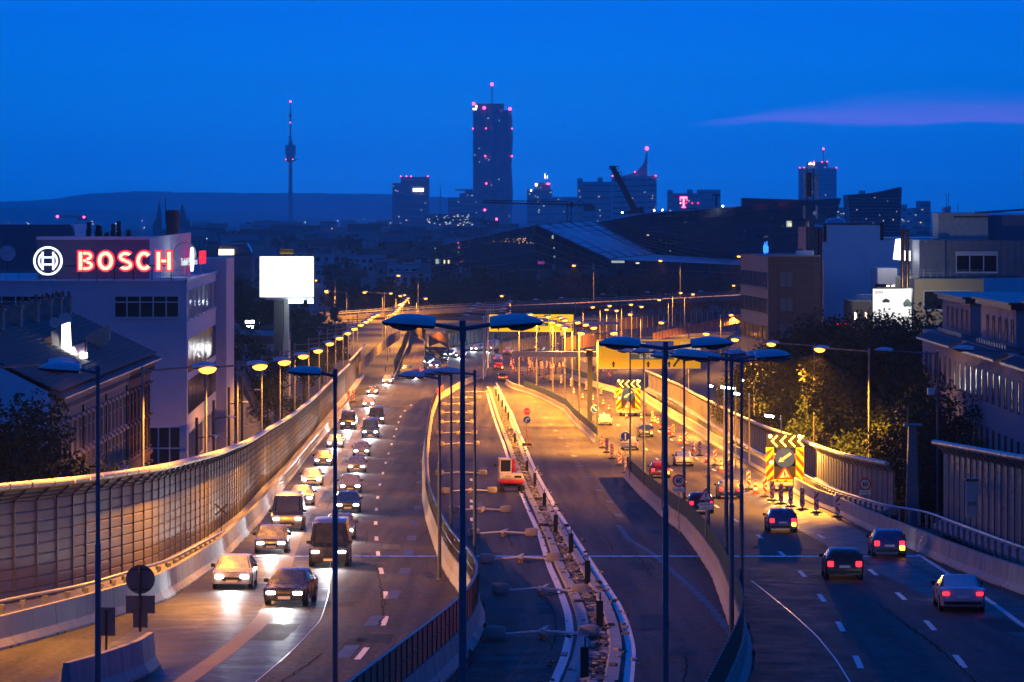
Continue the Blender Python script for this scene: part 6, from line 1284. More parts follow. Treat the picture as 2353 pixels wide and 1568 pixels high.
for i in range(11): m = MB(); p = q(random.uniform(1956, 2066), random.uniform(452, 525)); m.cbox(p + Vector((0, -.3, 0)), (.45, .3, .6)); m.build('lit_window', WPT if i % 5 else WPW, t)
m = MB(); [m.tube(q(px, 446) , q(px, 438), .5, n=8) for px in (1976, 1981, 1986)]; m.build('roof_dishes', DSTEEL, t)
tower('residential_tower', 'pale far block right of the leaning glass slab', 3600, [(2070, 2085, 470), (2082, 2098, 480)], 3, 9, 14, MATS['far_white'], FARB); tower('gasometer_tower', 'hazy far block with a slatted crown at the right skyline', 3900, [(2097, 2122, 478), (2113, 2139, 462)], 3, 9, 15, FARC, FARB); tower('far_block', 'small far block between the glass complex and the leaning slab', 4000, [(1917, 1941, 478)], 4, 9, 16, FARC, FARB)
tower('long_block', 'very long low block at the foot of the television tower', 5600, [(676, 865, 521), (864, 901, 505)], 5, 10, 17, FARC, FARB)
# church with two spires
t = thing('church', 'dark neo-gothic church with two pointed spires behind the brick chimney', 'church', P(395, 545, 3600)); s = 3600 / F; CH = mat('church_stone', (.10, .09, .09), .9)
def spire(xc, apex, w, zb, zs): 
    m = MB(); x0 = (xc - 395) * s; H1 = (545 - zs) * s; H2 = (545 - apex) * s; ww = w * s / 2; m.box((x0 - ww, -ww, -15), (x0 + ww, ww, H1)); m.add([(x0 - ww * 1.1, -ww * 1.1, H1), (x0 + ww * 1.1, -ww * 1.1, H1), (x0 + ww * 1.1, ww * 1.1, H1), (x0 - ww * 1.1, ww * 1.1, H1), (x0, 0, H2)], [(0, 1, 4), (1, 2, 4), (2, 3, 4), (3, 0, 4)]); m.build('spire', CH, t)
spire(366, 458, 11, 0, 503); spire(419, 467, 25, 0, 513); spire(358, 502, 13, 0, 519); spire(434, 499, 5, 0, 513); m = MB(); m.prism([((350 - 395) * s, 10, -15), ((440 - 395) * s, 10, -15), ((440 - 395) * s, 10, 12 * s), ((395 - 395) * s, 10, 22 * s), ((350 - 395) * s, 10, 12 * s)], (0, 40, 0)); m.build('nave', CH, t)
# cranes
def crane(Y, tx, ty0, ty1, jl, jr, jy, label, mt, tilt=0):
    t = thing('tower_crane', label, 'crane', P(tx, ty1, Y)); b = t.location; q = lambda px, py: P(px, py, Y) - b; w = .9; m = MB()
    for sx in (-1, 1): m.bar(q(tx, ty1) + Vector((sx * w, 0, 0)), q(tx, ty0) + Vector((sx * w, 0, 0)), .4)
    n = 12
    for i in range(n): a = q(tx, ty1 + (ty0 - ty1) * i / n); c = q(tx, ty1 + (ty0 - ty1) * (i + 1) / n); m.bar(a + Vector((-w if i % 2 else w, 0, 0)), c + Vector((w if i % 2 else -w, 0, 0)), .14)
    m.build('tower', mt, t); m = MB(); a, c = q(jl, jy - tilt), q(jr, jy + tilt * .6); m.bar(a, c, .6); up = Vector((0, 0, 2.2)); e = q(tx, jy - 4); m.bar(a + up * .5, e + up * .2, .35); N = 36
    for i in range(N): u = a.lerp(c, i / N); v = a.lerp(c, (i + 1) / N); m.bar(u + (up * .6 if i % 2 else up * 0), v + (up * 0 if i % 2 else up * .6), .3)
    m.build('jib', mt, t); m = MB(); p = q(jr if abs(jr - tx) < abs(jl - tx) else jl, jy + tilt); m.cbox(p + Vector((-1.5, 0, -1)), (5, 1.5, 2)); m.build('counterweight', CONC2, t); m = MB(); m.cbox(q(tx, ty0) + Vector((1.2, 0, -1.2)), (1.6, 1.6, 2)); m.build('cab', mt, t); return t
crane(1450, 1308, 465, 545, 1110, 1362, 470, 'red tower crane in front of the far towers', mat('crane_red', (.30, .03, .02), .6), 4); t = crane(1700, 1109, 506, 560, 997, 1142, 509, 'green-grey tower crane at the foot of the tallest tower', mat('crane_green', (.10, .13, .11), .6), 2); beacon(t, P(1114, 483, 1700) - t.location, .8); beacon(t, P(1141, 504, 1700) - t.location, .8); m = MB(); bb = t.location; m.bar(P(1109, 506, 1700) - bb, P(1114, 484, 1700) - bb, .4); m.bar(P(1114, 485, 1700) - bb, P(1040, 505, 1700) - bb, .12); m.build('apex', MATS['crane_green'], t)
t = crane(2600, 178, 500, 548, 130, 197, 500, 'far tower crane with red lights left of the church', FARC, 0); beacon(t, P(132, 498, 2600) - t.location, 1.4); beacon(t, P(193, 500, 2600) - t.location, 1.4)
# hills on the horizon
HILL = mat('hill_forest', (.03, .04, .03), .95, var=.2, scale=.002)
def hill(pts, Y, name):
    m = MB(); n = 0; xs = np.linspace(pts[0][0], pts[-1][0], 220); ys = np.interp(xs, [p[0] for p in pts], [p[1] for p in pts]); rnd = random.Random(Y)
    for px, py in zip(xs, ys):
        p = P(px, py + rnd.uniform(-.9, .9), Y); m.v += [(p.x, Y - 600, -5), (p.x, Y, max(p.z, 3)), (p.x, Y + 900, 0)]; n += 1
    for i in range(n - 1): a = 3 * i; m.f += [[a, a + 3, a + 4, a + 1], [a + 1, a + 4, a + 5, a + 2]]; m.m += [0, 0]
    return struct(m.build(name, HILL, smooth=True))
hill([(-600, 470), (0, 464), (110, 459), (200, 446), (330, 439), (420, 443), (600, 444), (800, 445), (900, 447), (1000, 452), (1100, 458), (1250, 470), (1400, 482), (1700, 486), (1950, 487), (2353, 489), (3000, 489)], 13500, 'hills')
hill([(-600, 484), (0, 477), (150, 480), (280, 487), (400, 488), (560, 493), (680, 497), (760, 504), (900, 506), (1000, 515), (1500, 520), (3000, 520)], 10000, 'hills')
# ================================================================ CITY BETWEEN THE RAMP AND THE SKYLINE
CW = [mat('city_wall_pale', (.34, .34, .34), .85, var=.1, scale=.1), mat('city_wall_grey', (.20, .20, .21), .85, var=.1, scale=.1), mat('city_wall_cream', (.30, .27, .22), .85, var=.1, scale=.1)]
CR_ = [mat('city_roof_red', (.13, .05, .04), .8, var=.15, scale=.2), mat('city_roof_dark', (.05, .05, .055), .7, var=.15, scale=.2), mat('city_roof_flat', (.16, .17, .18), .7, var=.15, scale=.2)]
rnd = random.Random(21)
def city_house(X, Y, w, d, h, pitched, label, group, wm, rm, win=True, lit=0, z0=0.0):
    t = thing('city_house', label, 'house', (X, Y, z0), rnd.uniform(-.35, .35), group)
    m = MB(); m.box((-w / 2, -d / 2, 0), (w / 2, d / 2, h)); m.build('wall', wm, t)
    m = MB()
    if pitched: r = h + d * .38; m.prism([(-w / 2 - .4, -d / 2 - .5, h), (-w / 2 - .4, d / 2 + .5, h), (-w / 2 - .4, 0, r)], (w + .8, 0, 0))
    else: m.box((-w / 2 - .2, -d / 2 - .2, h), (w / 2 + .2, d / 2 + .2, h + .5)); m.box((-w * .2, -d * .2, h + .5), (w * .1, d * .2, h + 2.6))
    rf = m.build('roof', rm, t)
    if pitched and Y < 2600:
        for s in (-.3, .25): m = MB(); m.box((w * s - .5, -.5, h + d * .2), (w * s + .5, .5, h + d * .38 + 1.6)); m.build('chimney', CHIM, rf)
    if win:
        n = max(2, int(w / 3.4)); fl = int(h / 3.4)
        for f in range(fl):
            for i in range(n):
                if lit and rnd.random() < lit: mt = LITW if rnd.random() < .6 else LITC
                else: mt = GLASS
                m = MB(); x = -w / 2 + (i + .5) * w / n; m.box((x - .6, -d / 2 - .06, f * 3.4 + 1.2), (x + .6, -d / 2 + .1, f * 3.4 + 2.9)); m.build('window', mt, t)
    return t
# a row of named blocks in the middle distance
city_house(kx(806, 1180), 1180, 10, 9, 6, True, 'red hip-roofed house among dark trees left of the glass complex', 'houses before the glass complex', CW[1], CR_[0], z0=3)
city_house(kx(1322, 1130), 1130, 25, 14, 7.5, True, 'broad cream house with red roof before the glass complex', 'houses before the glass complex', CW[2], CR_[0], z0=.2)
city_house(kx(1090, 1160), 1160, 16, 12, 6, True, 'small red-roofed house at the left foot of the glass complex', 'houses before the glass complex', CW[2], CR_[0], z0=1)
SCH = mat('school_white', (.42, .44, .47), .8, var=.06, scale=.1)
for i, (x0, x1, y0, y1, Y, lab) in enumerate([(720, 760, 582, 640, 1480, 'white block directly right of the big billboard'), (752, 890, 586, 625, 1520, 'long white block with roof plant beyond the billboard'), (722, 830, 612, 660, 1420, 'white block bearing a web address beyond the billboard'), (890, 960, 608, 655, 1400, 'pale flat-roofed block left of the dark glass complex'), (905, 990, 628, 660, 1360, 'low pale block with slit windows by the dark glass complex')]):
    t = thing('white_block', lab, 'building', (kx((x0 + x1) / 2, Y), Y, 0), 0, 'white blocks beyond the billboard'); w = (x1 - x0) * Y / F; h = kz(y0, Y)
    wall_box(t, (-w / 2, 0, 0), (w / 2, 20, h), SCH); m = MB(); m.box((-w / 2 - .2, -.2, h), (w / 2 + .2, 20.2, h + .4)); m.build('roof', CR_[2], t)
    n = int(w / 3)
    for f in (1, 2):
        for j in range(n): m = MB(); x = -w / 2 + (j + .5) * w / n; m.box((x - .9, -.06, h - f * 3.6), (x + .9, .1, h - f * 3.6 + 1.7)); m.build('window', GLASS, t)
    for j in range(4): m = MB(); x = rnd.uniform(-w * .4, w * .4); m.box((x, 5, h + .4), (x + 2.4, 8, h + 2)); m.build('roof_unit', STEEL, t)
    if i == 2: txt('www.HTL3', 2.6, BLACKP, t, (w * .12, -.1, h - 1.8), extrude=.02)
spots = sorted([(rnd.uniform(440, 1100) if i % 3 else rnd.uniform(-30, 2400), 1500 + 3600 * rnd.random() ** 1.3) for i in range(150)])
for i, (px, Y) in enumerate(spots):
    h = rnd.uniform(9, 17) if Y > 2200 else rnd.uniform(7, 11)
    city_house((px - CX) * Y / F, Y, rnd.uniform(14, 40), rnd.uniform(10, 16), h, rnd.random() < .55, f'hazy house in the dense city before the skyline, {ORD[i]} from the left', 'houses of the far city', rnd.choice(CW), rnd.choice(CR_), win=Y < 2300, lit=.04)
# row of floodlights at the far freight yard and scattered city lights
FLT = glow('yard_light', (1.0, .55, .38), 3)
yl = [112, 165, 198, 248, 283, 332, 368, 500, 533, 580, 617, 660, 695, 747, 777, 860, 886, 966, 1033]
for i, xx in enumerate(yl):
    px, Y = 588.25 + xx * .26261, 3300; p = P(px, 549.5, Y); t = thing('yard_light', f'pinkish yard floodlight at the foot of the television tower, {ORD[i]} from the left', 'floodlight', (p.x, Y, 0), 0, 'yard floodlights'); m = MB(); m.tube((0, 0, 0), (0, 0, p.z), .4, n=5); m.build('mast', STEEL, t); m = MB(); m.lathe([(0, -.8), (.8, -.5), (1., .2), (0, .7)], (0, 0, p.z), 8); m.build('lamp', FLT, t)
CLT = [glow('city_light_white', (.8, 1.0, 1.0), 2), glow('city_light_amber', (1.0, .5, .2), 2)]
for i, px in enumerate(sorted([rnd.uniform(0, 1000) if i % 4 else rnd.uniform(0, 2300) for i in range(48)])):
    Y = rnd.uniform(1700, 7500); z = rnd.uniform(5, 20); t = thing('city_lamp', f'tiny street light glinting in the hazy city below the hills, {ORD[i]} from the left', 'street light', ((px - CX) * Y / F, Y, 0), 0, 'tiny far city lights'); m = MB(); m.tube((0, 0, 0), (0, 0, z), .15, n=4); m.build('mast', STEEL, t); r = Y / 8500; m = MB(); m.lathe([(0, -r), (r, 0), (0, r)], (0, 0, z), 6); m.build('lamp', CLT[i % 3 == 0], t)
t = thing('greenhouse', 'warmly lit glasshouse on a roof behind the office block', 'greenhouse', P(540, 588, 900)); s = 900 / F
m = MB(); m.box((-38 * s, 0, -25), (38 * s, 12, 0)); m.build('wall', CW[1], t); m = MB(); m.prism([(-38 * s, 0, 0), (-38 * s, 0, 18 * s), (-30 * s, 2, 28 * s), (26 * s, 2, 28 * s), (38 * s, 0, 8 * s), (38 * s, 0, 0)], (0, 6, 0)); m.build('glass', mat('greenhouse_glass', (.10, .11, .12), .2), t)
for i in range(9): m = MB(); m.box((-38 * s + i * 4 * s + .1, -.15, .2), (-38 * s + i * 4 * s + 3.4 * s, -.02, 15 * s)); m.build('lit_pane', LITW, t)
# street level left: sheds, shops, tram poles, parked cars come below
t = thing('low_hall', 'long white hall with a dark curved roof below the big billboard', 'hall', (kx(575, 520), 520, 0)); s = 520 / F; zz = kz(838, 520)
wall_box(t, (-60 * s, 0, 0), (75 * s, 18, zz + 3.4), mat('hall_white', (.40, .42, .46), .8)); m = MB(); m.prism([(-75 * s, -.6, zz + 3.3), (75 * s, -.6, zz + 3.3), (75 * s, -.6, zz + 4.4), (-40 * s, -.6, zz + 4.8), (-75 * s, -.6, zz + 7.5)], (0, 20, 0)); m.build('roof', CR_[1], t)
for i in range(6): m = MB(); m.box((-50 * s + i * 1.6, -.12, zz + 1.4), (-49 * s + i * 1.6, .0, zz + 3.2)); m.build('bracket', DSTEEL, t)
t = thing('gabled_house', 'white gabled house with dark roof behind the billboard column', 'house', (kx(604, 600), 600, 0)); s = 600 / F; z1 = kz(790, 600); m = MB(); m.prism([(-24 * s, 0, 0), (30 * s, 0, 0), (30 * s, 0, z1 - 1), (-8 * s, 0, z1 + 2.6), (-24 * s, 0, z1 + 1)], (0, 10, 0)); m.build('wall', mat('hall_white', ()), t); m = MB(); m.prism([(-8 * s, -.4, z1 + 2.7), (34 * s, -.4, z1 - 1.2), (60 * s, 6, z1 - 1), (60 * s, 6, z1 + 3.4)], (0, .5, .5)); m.build('roof', CR_[0], t)
for x in (-6, 4): window(t, (x * s, -.02, z1 - 2.0), (1, 0, 0), (0, -1, 0), 1.0, 1.3)
t = thing('low_shop', 'low gabled shop building by the street below the left wall', 'shop', (kx(560, 400), 400, 0)); s = 400 / F; m = MB(); m.prism([(-12 * s, 0, 0), (30 * s, 0, 0), (30 * s, 0, kz(945, 400)), (-12 * s, 0, kz(866, 400))], (0, 8, 0)); m.build('wall', mat('hall_white', ()), t); m = MB(); m.prism([(-14 * s, -.3, kz(864, 400)), (34 * s, -.3, kz(953, 400)), (34 * s, -.3, kz(945, 400)), (-12 * s, -.3, kz(856, 400))], (0, 9, 0)); m.build('roof', CR_[1], t)
TRP = mat('tram_pole', (.03, .035, .035), .5, .2)
for i, (px, top, Y) in enumerate([(452, 960, 290), (491, 920, 320), (526, 890, 350), (556, 865, 385), (584, 838, 440), (615, 812, 500)]):
    p = P(px, top, Y); t = thing('tram_pole', f'dark tram wire pole with small lamp below the left wall, {ORD[i]} from the camera', 'pole', (p.x, Y, 0), 0, 'tram wire poles'); m = MB(); m.tube((0, 0, 0), (0, 0, p.z), .16, .13, 10); m.build('pole', TRP, t); m = MB(); m.tube((0, 0, p.z - 1.8), (1.5, 0, p.z - 1.6), .05, n=6); m.build('arm', TRP, t); h = put('lamp_head', HEAD, t, (1.4, 0, p.z - 1.6)); h.scale = (.6,) * 3; m = MB(); m.bar((0, 0, p.z - 3.2), (6, 30, p.z - 3.6), .025); m.bar((0, 0, p.z - 3.0), (5, -20, p.z - 3.4), .025); m.build('span_wire', DSTEEL, t)
for i, (px, py, Y) in enumerate([(574, 740, 640), (577, 752, 640)]): p = P(px, py, Y); t = thing('white_street_lamp', f'white street lamp glowing left of the billboard, {["upper","lower"][i]} one', 'street lamp', (p.x + 2, Y, 0)); m = MB(); m.tube((0, 0, 0), (0, 0, p.z), .1, n=6); m.build('pole', STEEL, t); m = MB(); m.cbox((-2, 0, p.z), (1.6, .5, .5)); m.build('lamp', glow('lamp_white', (1, .95, .8), 14), t)
for i, (px, py, Y, w) in enumerate([(1656, 890, 330, 14), (1687, 904, 330, 6), (1629, 886, 330, 4), (1757, 955, 300, 9), (1703, 873, 380, 3)]):
    p = P(px, py, Y); t = thing('white_street_lamp', f'cool white tube lamp beyond the right wall, {ORD[i]} listed from the far end', 'street lamp', (p.x + 1.5, Y, 0), 0, 'tube lamps beyond the right wall'); m = MB(); m.tube((0, 0, 0), (0, 0, p.z), .08, n=6); m.build('pole', STEEL, t); m = MB(); m.tube((-1.5, 0, p.z), (-1.5 + w * .09, 0, p.z - .12), .1, n=6); m.build('lamp', glow('tube_cool', (.85, 1.0, .85), 14), t)
# ================================================================ TREES
BARK = mat('bark', (.05, .04, .03), .9); 
LEAF = [mat('foliage_dark', (.028, .046, .020), .75, var=.35, scale=1.2, spec=.2), mat('foliage_mid', (.036, .052, .020), .75, var=.35, scale=1.2, spec=.2), mat('foliage_olive', (.044, .050, .020), .75, var=.35, scale=1.2, spec=.2)]
def tree_meshes(seed, R, H, n, leaf, lm, tr=.35):
    """crown of leaf quads gathered in clumps on limbs; unit origin at the foot"""
    rnd = random.Random(seed); m = MB(); tips = []
    th = H * tr; m.tube((0, 0, 0), (0, 0, th), R * .07, R * .05, 8)
    for i in range(9):
        a = rnd.uniform(0, 6.28); e = rnd.uniform(.25, 1.3); L = R * rnd.uniform(.6, 1.0); s = Vector((0, 0, th * rnd.uniform(.7, 1.0))); d = Vector((math.cos(a) * math.cos(e), math.sin(a) * math.cos(e), math.sin(e) * (H - th) / R * .75)); p = s + d * L; m.tube(s, p, R * .035, R * .012, 5); tips.append(p)
        for k in range(3): q = p + Vector((rnd.gauss(0, R * .25), rnd.gauss(0, R * .25), rnd.gauss(.1, R * .2))); m.tube(s.lerp(p, .6), q, R * .015, R * .006, 4); tips.append(q)
    c0 = Vector((0, 0, th + (H - th) * .5)); cl = []
    for i in range(int(26)):
        v = Vector((rnd.gauss(0, 1), rnd.gauss(0, 1), rnd.gauss(0, 1))).normalized(); rr = rnd.uniform(.35, 1.0) ** .6
        cl.append((c0 + Vector((v.x * R * rr, v.y * R * rr, v.z * (H - th) * .5 * rr)), R * rnd.uniform(.16, .36)))
    cl += [(p, R * rnd.uniform(.14, .28)) for p in tips]
    f = MB()
    vs = []; fs = []
    for i in range(n):
        c, r = rnd.choice(cl); v = Vector((rnd.gauss(0, 1), rnd.gauss(0, 1), rnd.gauss(0, .8))); v = v.normalized() * r * rnd.random() ** .4; p = c + v
        if p.z < H * .10: continue
        u = Vector((rnd.gauss(0, 1), rnd.gauss(0, 1), rnd.gauss(0, 1))).normalized(); w = u.orthogonal().normalized(); w = (Matrix.Rotation(rnd.uniform(0, 6.28), 3, u) @ w); x = u.cross(w); l = leaf * rnd.uniform(.6, 1.4); b = len(vs)
        vs += [p - w * l, p + x * l * .45, p + w * l, p - x * l * .45]; fs.append([b, b + 1, b + 2, b + 3])
    me = bpy.data.meshes.new('crown'); me.from_pydata([tuple(v) for v in vs], [], fs); me.materials.append(lm)
    return m.mesh('trunk', BARK, True), me
TPN = [tree_meshes(1, 5.0, 12, 30000, .115, LEAF[0]), tree_meshes(2, 4.2, 13, 28000, .115, LEAF[1]), tree_meshes(3, 5.5, 11, 30000, .12, LEAF[2])]
TPF = [tree_meshes(4, 5.0, 10, 4200, .42, LEAF[0], .2), tree_meshes(5, 4.5, 11, 4200, .42, LEAF[1], .2), tree_meshes(6, 3.0, 13, 3600, .42, LEAF[0], .15)]
def tree(X, Y, z, sc, proto, label, group, rz=None):
    t = thing('tree', label, 'tree', (X, Y, z), rnd.uniform(0, 6.28) if rz is None else rz, group); t.scale = (sc,) * 3; put('trunk', proto[0], t); put('crown', proto[1], t); return t
def tree_at(px, top, Y, z0, proto, H, label, group):
    zt = ZC - (top - YH) * Y / F; return tree((px - CX) * Y / F, Y, z0, (zt - z0) / H, proto, label, group)
tree_at(-30, 905, 185, 0, TPN[1], 13, 'nearest dark tree at the lower left before the white gable', 'trees at the left'); tree_at(-110, 960, 180, 0, TPN[0], 12, 'dark tree cut off by the left picture edge', 'trees at the left'); tree_at(70, 1000, 200, 0, TPF[2], 13, 'lower dark tree between the left gable and the noise wall', 'trees at the left')
tree_at(520, 782, 410, 0, TPN[2], 11, 'tree by the corner of the office block, catching orange light', 'trees at the left'); tree_at(545, 640, 700, 0, TPN[0], 12, 'big dark tree between office block and billboard', 'trees at the left'); tree_at(590, 660, 720, 0, TPN[1], 13, 'dark tree directly left of the billboard column', 'trees at the left'); tree_at(700, 760, 560, 0, TPN[0], 12, 'dark tree right of the billboard column', 'trees at the left'); tree_at(740, 770, 620, 0, TPN[1], 13, 'dark tree behind the row of lit left lamps', 'trees at the left')
rt = [(1760, 850, 330, 0), (1800, 800, 315, 1), (1850, 790, 305, 2), (1905, 775, 296, 0), (1950, 730, 290, 1), (2000, 740, 283, 0), (2045, 725, 278, 1), (2090, 765, 268, 2), (2135, 810, 258, 0), (2180, 850, 250, 1), (2225, 925, 243, 0), (1830, 900, 285, 1), (1900, 890, 270, 2), (1975, 880, 262, 0), (2050, 890, 254, 1), (2110, 950, 240, 0), (2170, 990, 232, 1), (1735, 850, 400, 0), (1775, 820, 390, 1), (1820, 800, 380, 0), (1870, 790, 370, 1), (1925, 750, 362, 0), (1985, 720, 352, 1), (2040, 730, 345, 0), (1745, 930, 340, 0), (1790, 940, 330, 1), (1860, 960, 320, 2), (1930, 960, 300, 1), (2010, 960, 290, 0)]
for i, (px, top, Y, k) in enumerate(rt):
    for _ in range(60):                              # stay clear of the noise wall
        sc = (ZC - (top - YH) * Y / F) / (12, 13, 11)[k]
        if (px - CX) * Y / F > RW.x(Y) + .6 + sc * (5.2, 4.6, 5.6)[k]: break
        Y += 2
    tree_at(px, top, Y, 0, TPN[k], (12, 13, 11)[k], f'dense dark tree behind the right noise wall, {ORD[i]} of the dense stand', 'trees behind the right wall')
belt = 0
for row in range(2):
    for ib, px in enumerate(range(770, 1745, 21)):
        Y = 1060 + row * 60 + rnd.uniform(-15, 15); top = (655 if px < 1000 else 640) + rnd.uniform(-16, 14) - row * 6 + (14 if 1000 < px < 1100 else 0)
        tree_at(px + rnd.uniform(-9, 9), top, Y, 0, rnd.choice(TPF), 11, f'dark leafy tree in the {("front", "back")[row]} row behind the flyover, {ORD[ib]} from the left', 'tree belt behind the flyover')
for i, px in enumerate(sorted(rnd.uniform(500, 1000) for _ in range(46))):
    Y = rnd.uniform(1350, 3200); tree((px - CX) * Y / F, Y, 0, rnd.uniform(1.0, 1.6), rnd.choice(TPF), f'small dark tree among the far city roofs, {ORD[i]} from the left', 'trees in the far city')
for i, px in enumerate(sorted(rnd.uniform(540, 770) for _ in range(26))):
    Y = rnd.uniform(620, 980); tree_at(px, rnd.uniform(700, 740), Y, 0, rnd.choice(TPF), 11, f'dark tree in the wood below the big billboard, {ORD[i]} from the left', 'wood below the billboard')
# ================================================================ TRAFFIC (vehicles at rest, lamps lit)
HLW = glow('headlight_white', (.95, .97, 1.0), 12); TLR = glow('taillight_red', (1.0, .01, .015), 2.0); IND = glow('indicator_amber', (1.0, .42, .03), 2.5); CGL = mat('car_glass', (.012, .014, .018), .06, 0, var=.05, spec=.8)
TYRE = RUBBER; RIM = mat('alloy_rim', (.45, .45, .46), .3, .8)
def car_meshes(kind):
    if kind == 'hatch': L, Wd = 4.2, 1.78; st = [(-2.08, .62, .60, .62), (-2.0, .78, .72, .80), (-1.2, .88, .80, .92), (-.95, .90, .82, .95), (-.2, 1.42, .64, .95), (.9, 1.46, .66, .96), (1.55, 1.36, .62, .97), (1.95, .98, .70, .96), (2.06, .70, .66, .70)]; cab = (3, 7)
    elif kind == 'sedan': L, Wd = 4.7, 1.82; st = [(-2.32, .60, .62, .60), (-2.22, .76, .74, .78), (-1.35, .86, .82, .90), (-1.05, .88, .84, .93), (-.25, 1.40, .64, .94), (.75, 1.43, .64, .95), (1.55, 1.02, .72, .95), (2.2, .95, .74, .93), (2.32, .70, .68, .70)]; cab = (3, 6)
    else: L, Wd = 5.4, 2.0; st = [(-2.68, .70, .74, .70), (-2.58, .98, .84, .95), (-2.0, 1.12, .88, 1.1), (-1.75, 1.16, .90, 1.14), (-1.15, 2.15, .82, 1.15), (-.6, 2.32, .84, 1.16), (2.4, 2.34, .84, 1.18), (2.64, 2.25, .82, 1.18), (2.7, 1.2, .86, 1.1)]; cab = (3, 5)
    hw = Wd / 2; body = MB(); rings = []
    for x, zt, wt, zb in st:
        e = hw * (.90 if x in (st[0][0], st[-1][0]) else 1.0); wt = min(wt, e); zb2 = min(zb, zt - .02)
        rings.append([(-e * .96, x, .24), (-e, x, .42), (-e, x, zb2), (-wt, x, zt - .03), (-wt * .75, x, zt), (wt * .75, x, zt), (wt, x, zt - .03), (e, x, zb2), (e, x, .42), (e * .96, x, .24)])
    body.loft(rings)
    # windows: slightly proud panels over the cabin part of the shell
    def strip(i, j, s, a, b, inset=.06, out=.012):
        m = MB(); r0, r1 = rings[i], rings[j]; pA, pB, pC, pD = [Vector(q) for q in (r0[a], r1[a], r1[b], r0[b])]; n = (pB - pA).cross(pD - pA); n.normalize(); c = (pA + pB + pC + pD) / 4
        if n.dot(c - Vector((0, c.y, .7))) < 0: n = -n
        m.prism([q.lerp(c, inset * 1.6) + n * out for q in (pA, pB, pC, pD)], n * -.01); return m
    g = {}
    g['windscreen'] = strip(cab[0], cab[0] + 1, 0, 3, 6, .05); g['rear_window'] = strip(cab[1] - 1, cab[1], 0, 3, 6, .06) if kind != 'van' else strip(7, 8, 0, 3, 6, .2)
    sw = []
    for k in range(cab[0], cab[1] if kind != 'van' else cab[1] + 0):
        for a, b in ((2, 3), (7, 6)): sw.append(strip(k, k + 1, 0, a, b, .05))
    det = MB()
    for s in (-1, 1):
        for yy_ in (-.15, .85) if kind != 'van' else (-.9, .3): det.box((s * (hw + .004) - .006, yy_ - .012, .34), (s * (hw + .004) + .006, yy_ + .012, st[cab[0]][3] - .02))
        det.box((s * (hw + .006) - .008, st[1][0] + .5, .30), (s * (hw + .006) + .008, st[-2][0] - .5, .36)); det.cbox((s * hw, .35, st[cab[0]][3] - .12), (.05, .16, .03)); det.cbox((s * hw, -.6, st[cab[0]][3] - .12), (.05, .16, .03))
    arch = MB()
    for s in (-1, 1):
        for yy_ in (st[0][0] + .85, st[-1][0] - .80): arch.tube((s * (hw - .02), yy_, .33), (s * (hw + .006), yy_, .33), .385, n=18)
    # wheels
    wl = MB(); wl.tube((-.11, 0, 0), (.11, 0, 0), .32, n=18); rm = MB(); rm.tube((-.118, 0, 0), (.118, 0, 0), .20, n=12)
    f, r = st[0][0], st[-1][0]; zl = .62 if kind != 'van' else .82
    hl = MB(); rbox(hl, (-.19, -.05, -.065), (.19, .06, .065), .03); tl = MB(); rbox(tl, (-.14, -.05, -.13 if kind != 'sedan' else -.07), (.14, .05, .13 if kind != 'sedan' else .07), .03)
    pl = MB(); pl.cbox((0, 0, 0), (.52, .03, .12)); gr = MB(); gr.cbox((0, 0, 0), (.9, .04, .16)); mi = MB(); rbox(mi, (-.1, -.06, -.07), (.1, .06, .09), .03); bs = MB(); bs.cbox((0, 0, 0), (hw * 1.7, .06, .14))
    return dict(L=L, hw=hw, f=f, r=r, zl=zl, axle=(f + .85, r - .80), body=body, g={k: v.mesh(k, CGL) for k, v in g.items()}, side=[q.mesh('side_window', CGL) for q in sw], wheel=wl.mesh('tyre', TYRE, True), rim=rm.mesh('rim', RIM), hl=hl.mesh('headlight', HLW), tl=tl.mesh('tail_light', TLR), ti=tl.mesh('indicator', IND), pl=pl.mesh('number_plate', WHITEP), gr=gr.mesh('grille', BLACKP), mi=mi.mesh('mirror', BLACKP), bs=bs.mesh('bumper', BLACKP), det=det.mesh('trim', BLACKP), arch=arch.mesh('wheel_arches', BLACKP), belt=st[cab[0]][3], cabx=st[cab[0]][0])
KIND = {k: car_meshes(k) for k in ('hatch', 'sedan', 'van')}
PAINTS = {n: mat('car_' + n, c, .28, .15, var=.04, spec=.6) for n, c in (('white', (.60, .60, .60)), ('silver', (.34, .35, .37)), ('black', (.02, .02, .022)), ('blue', (.03, .06, .18)), ('grey', (.12, .12, .13)), ('red', (.32, .02, .02)), ('dark green', (.02, .06, .035)))}
BODY = {}
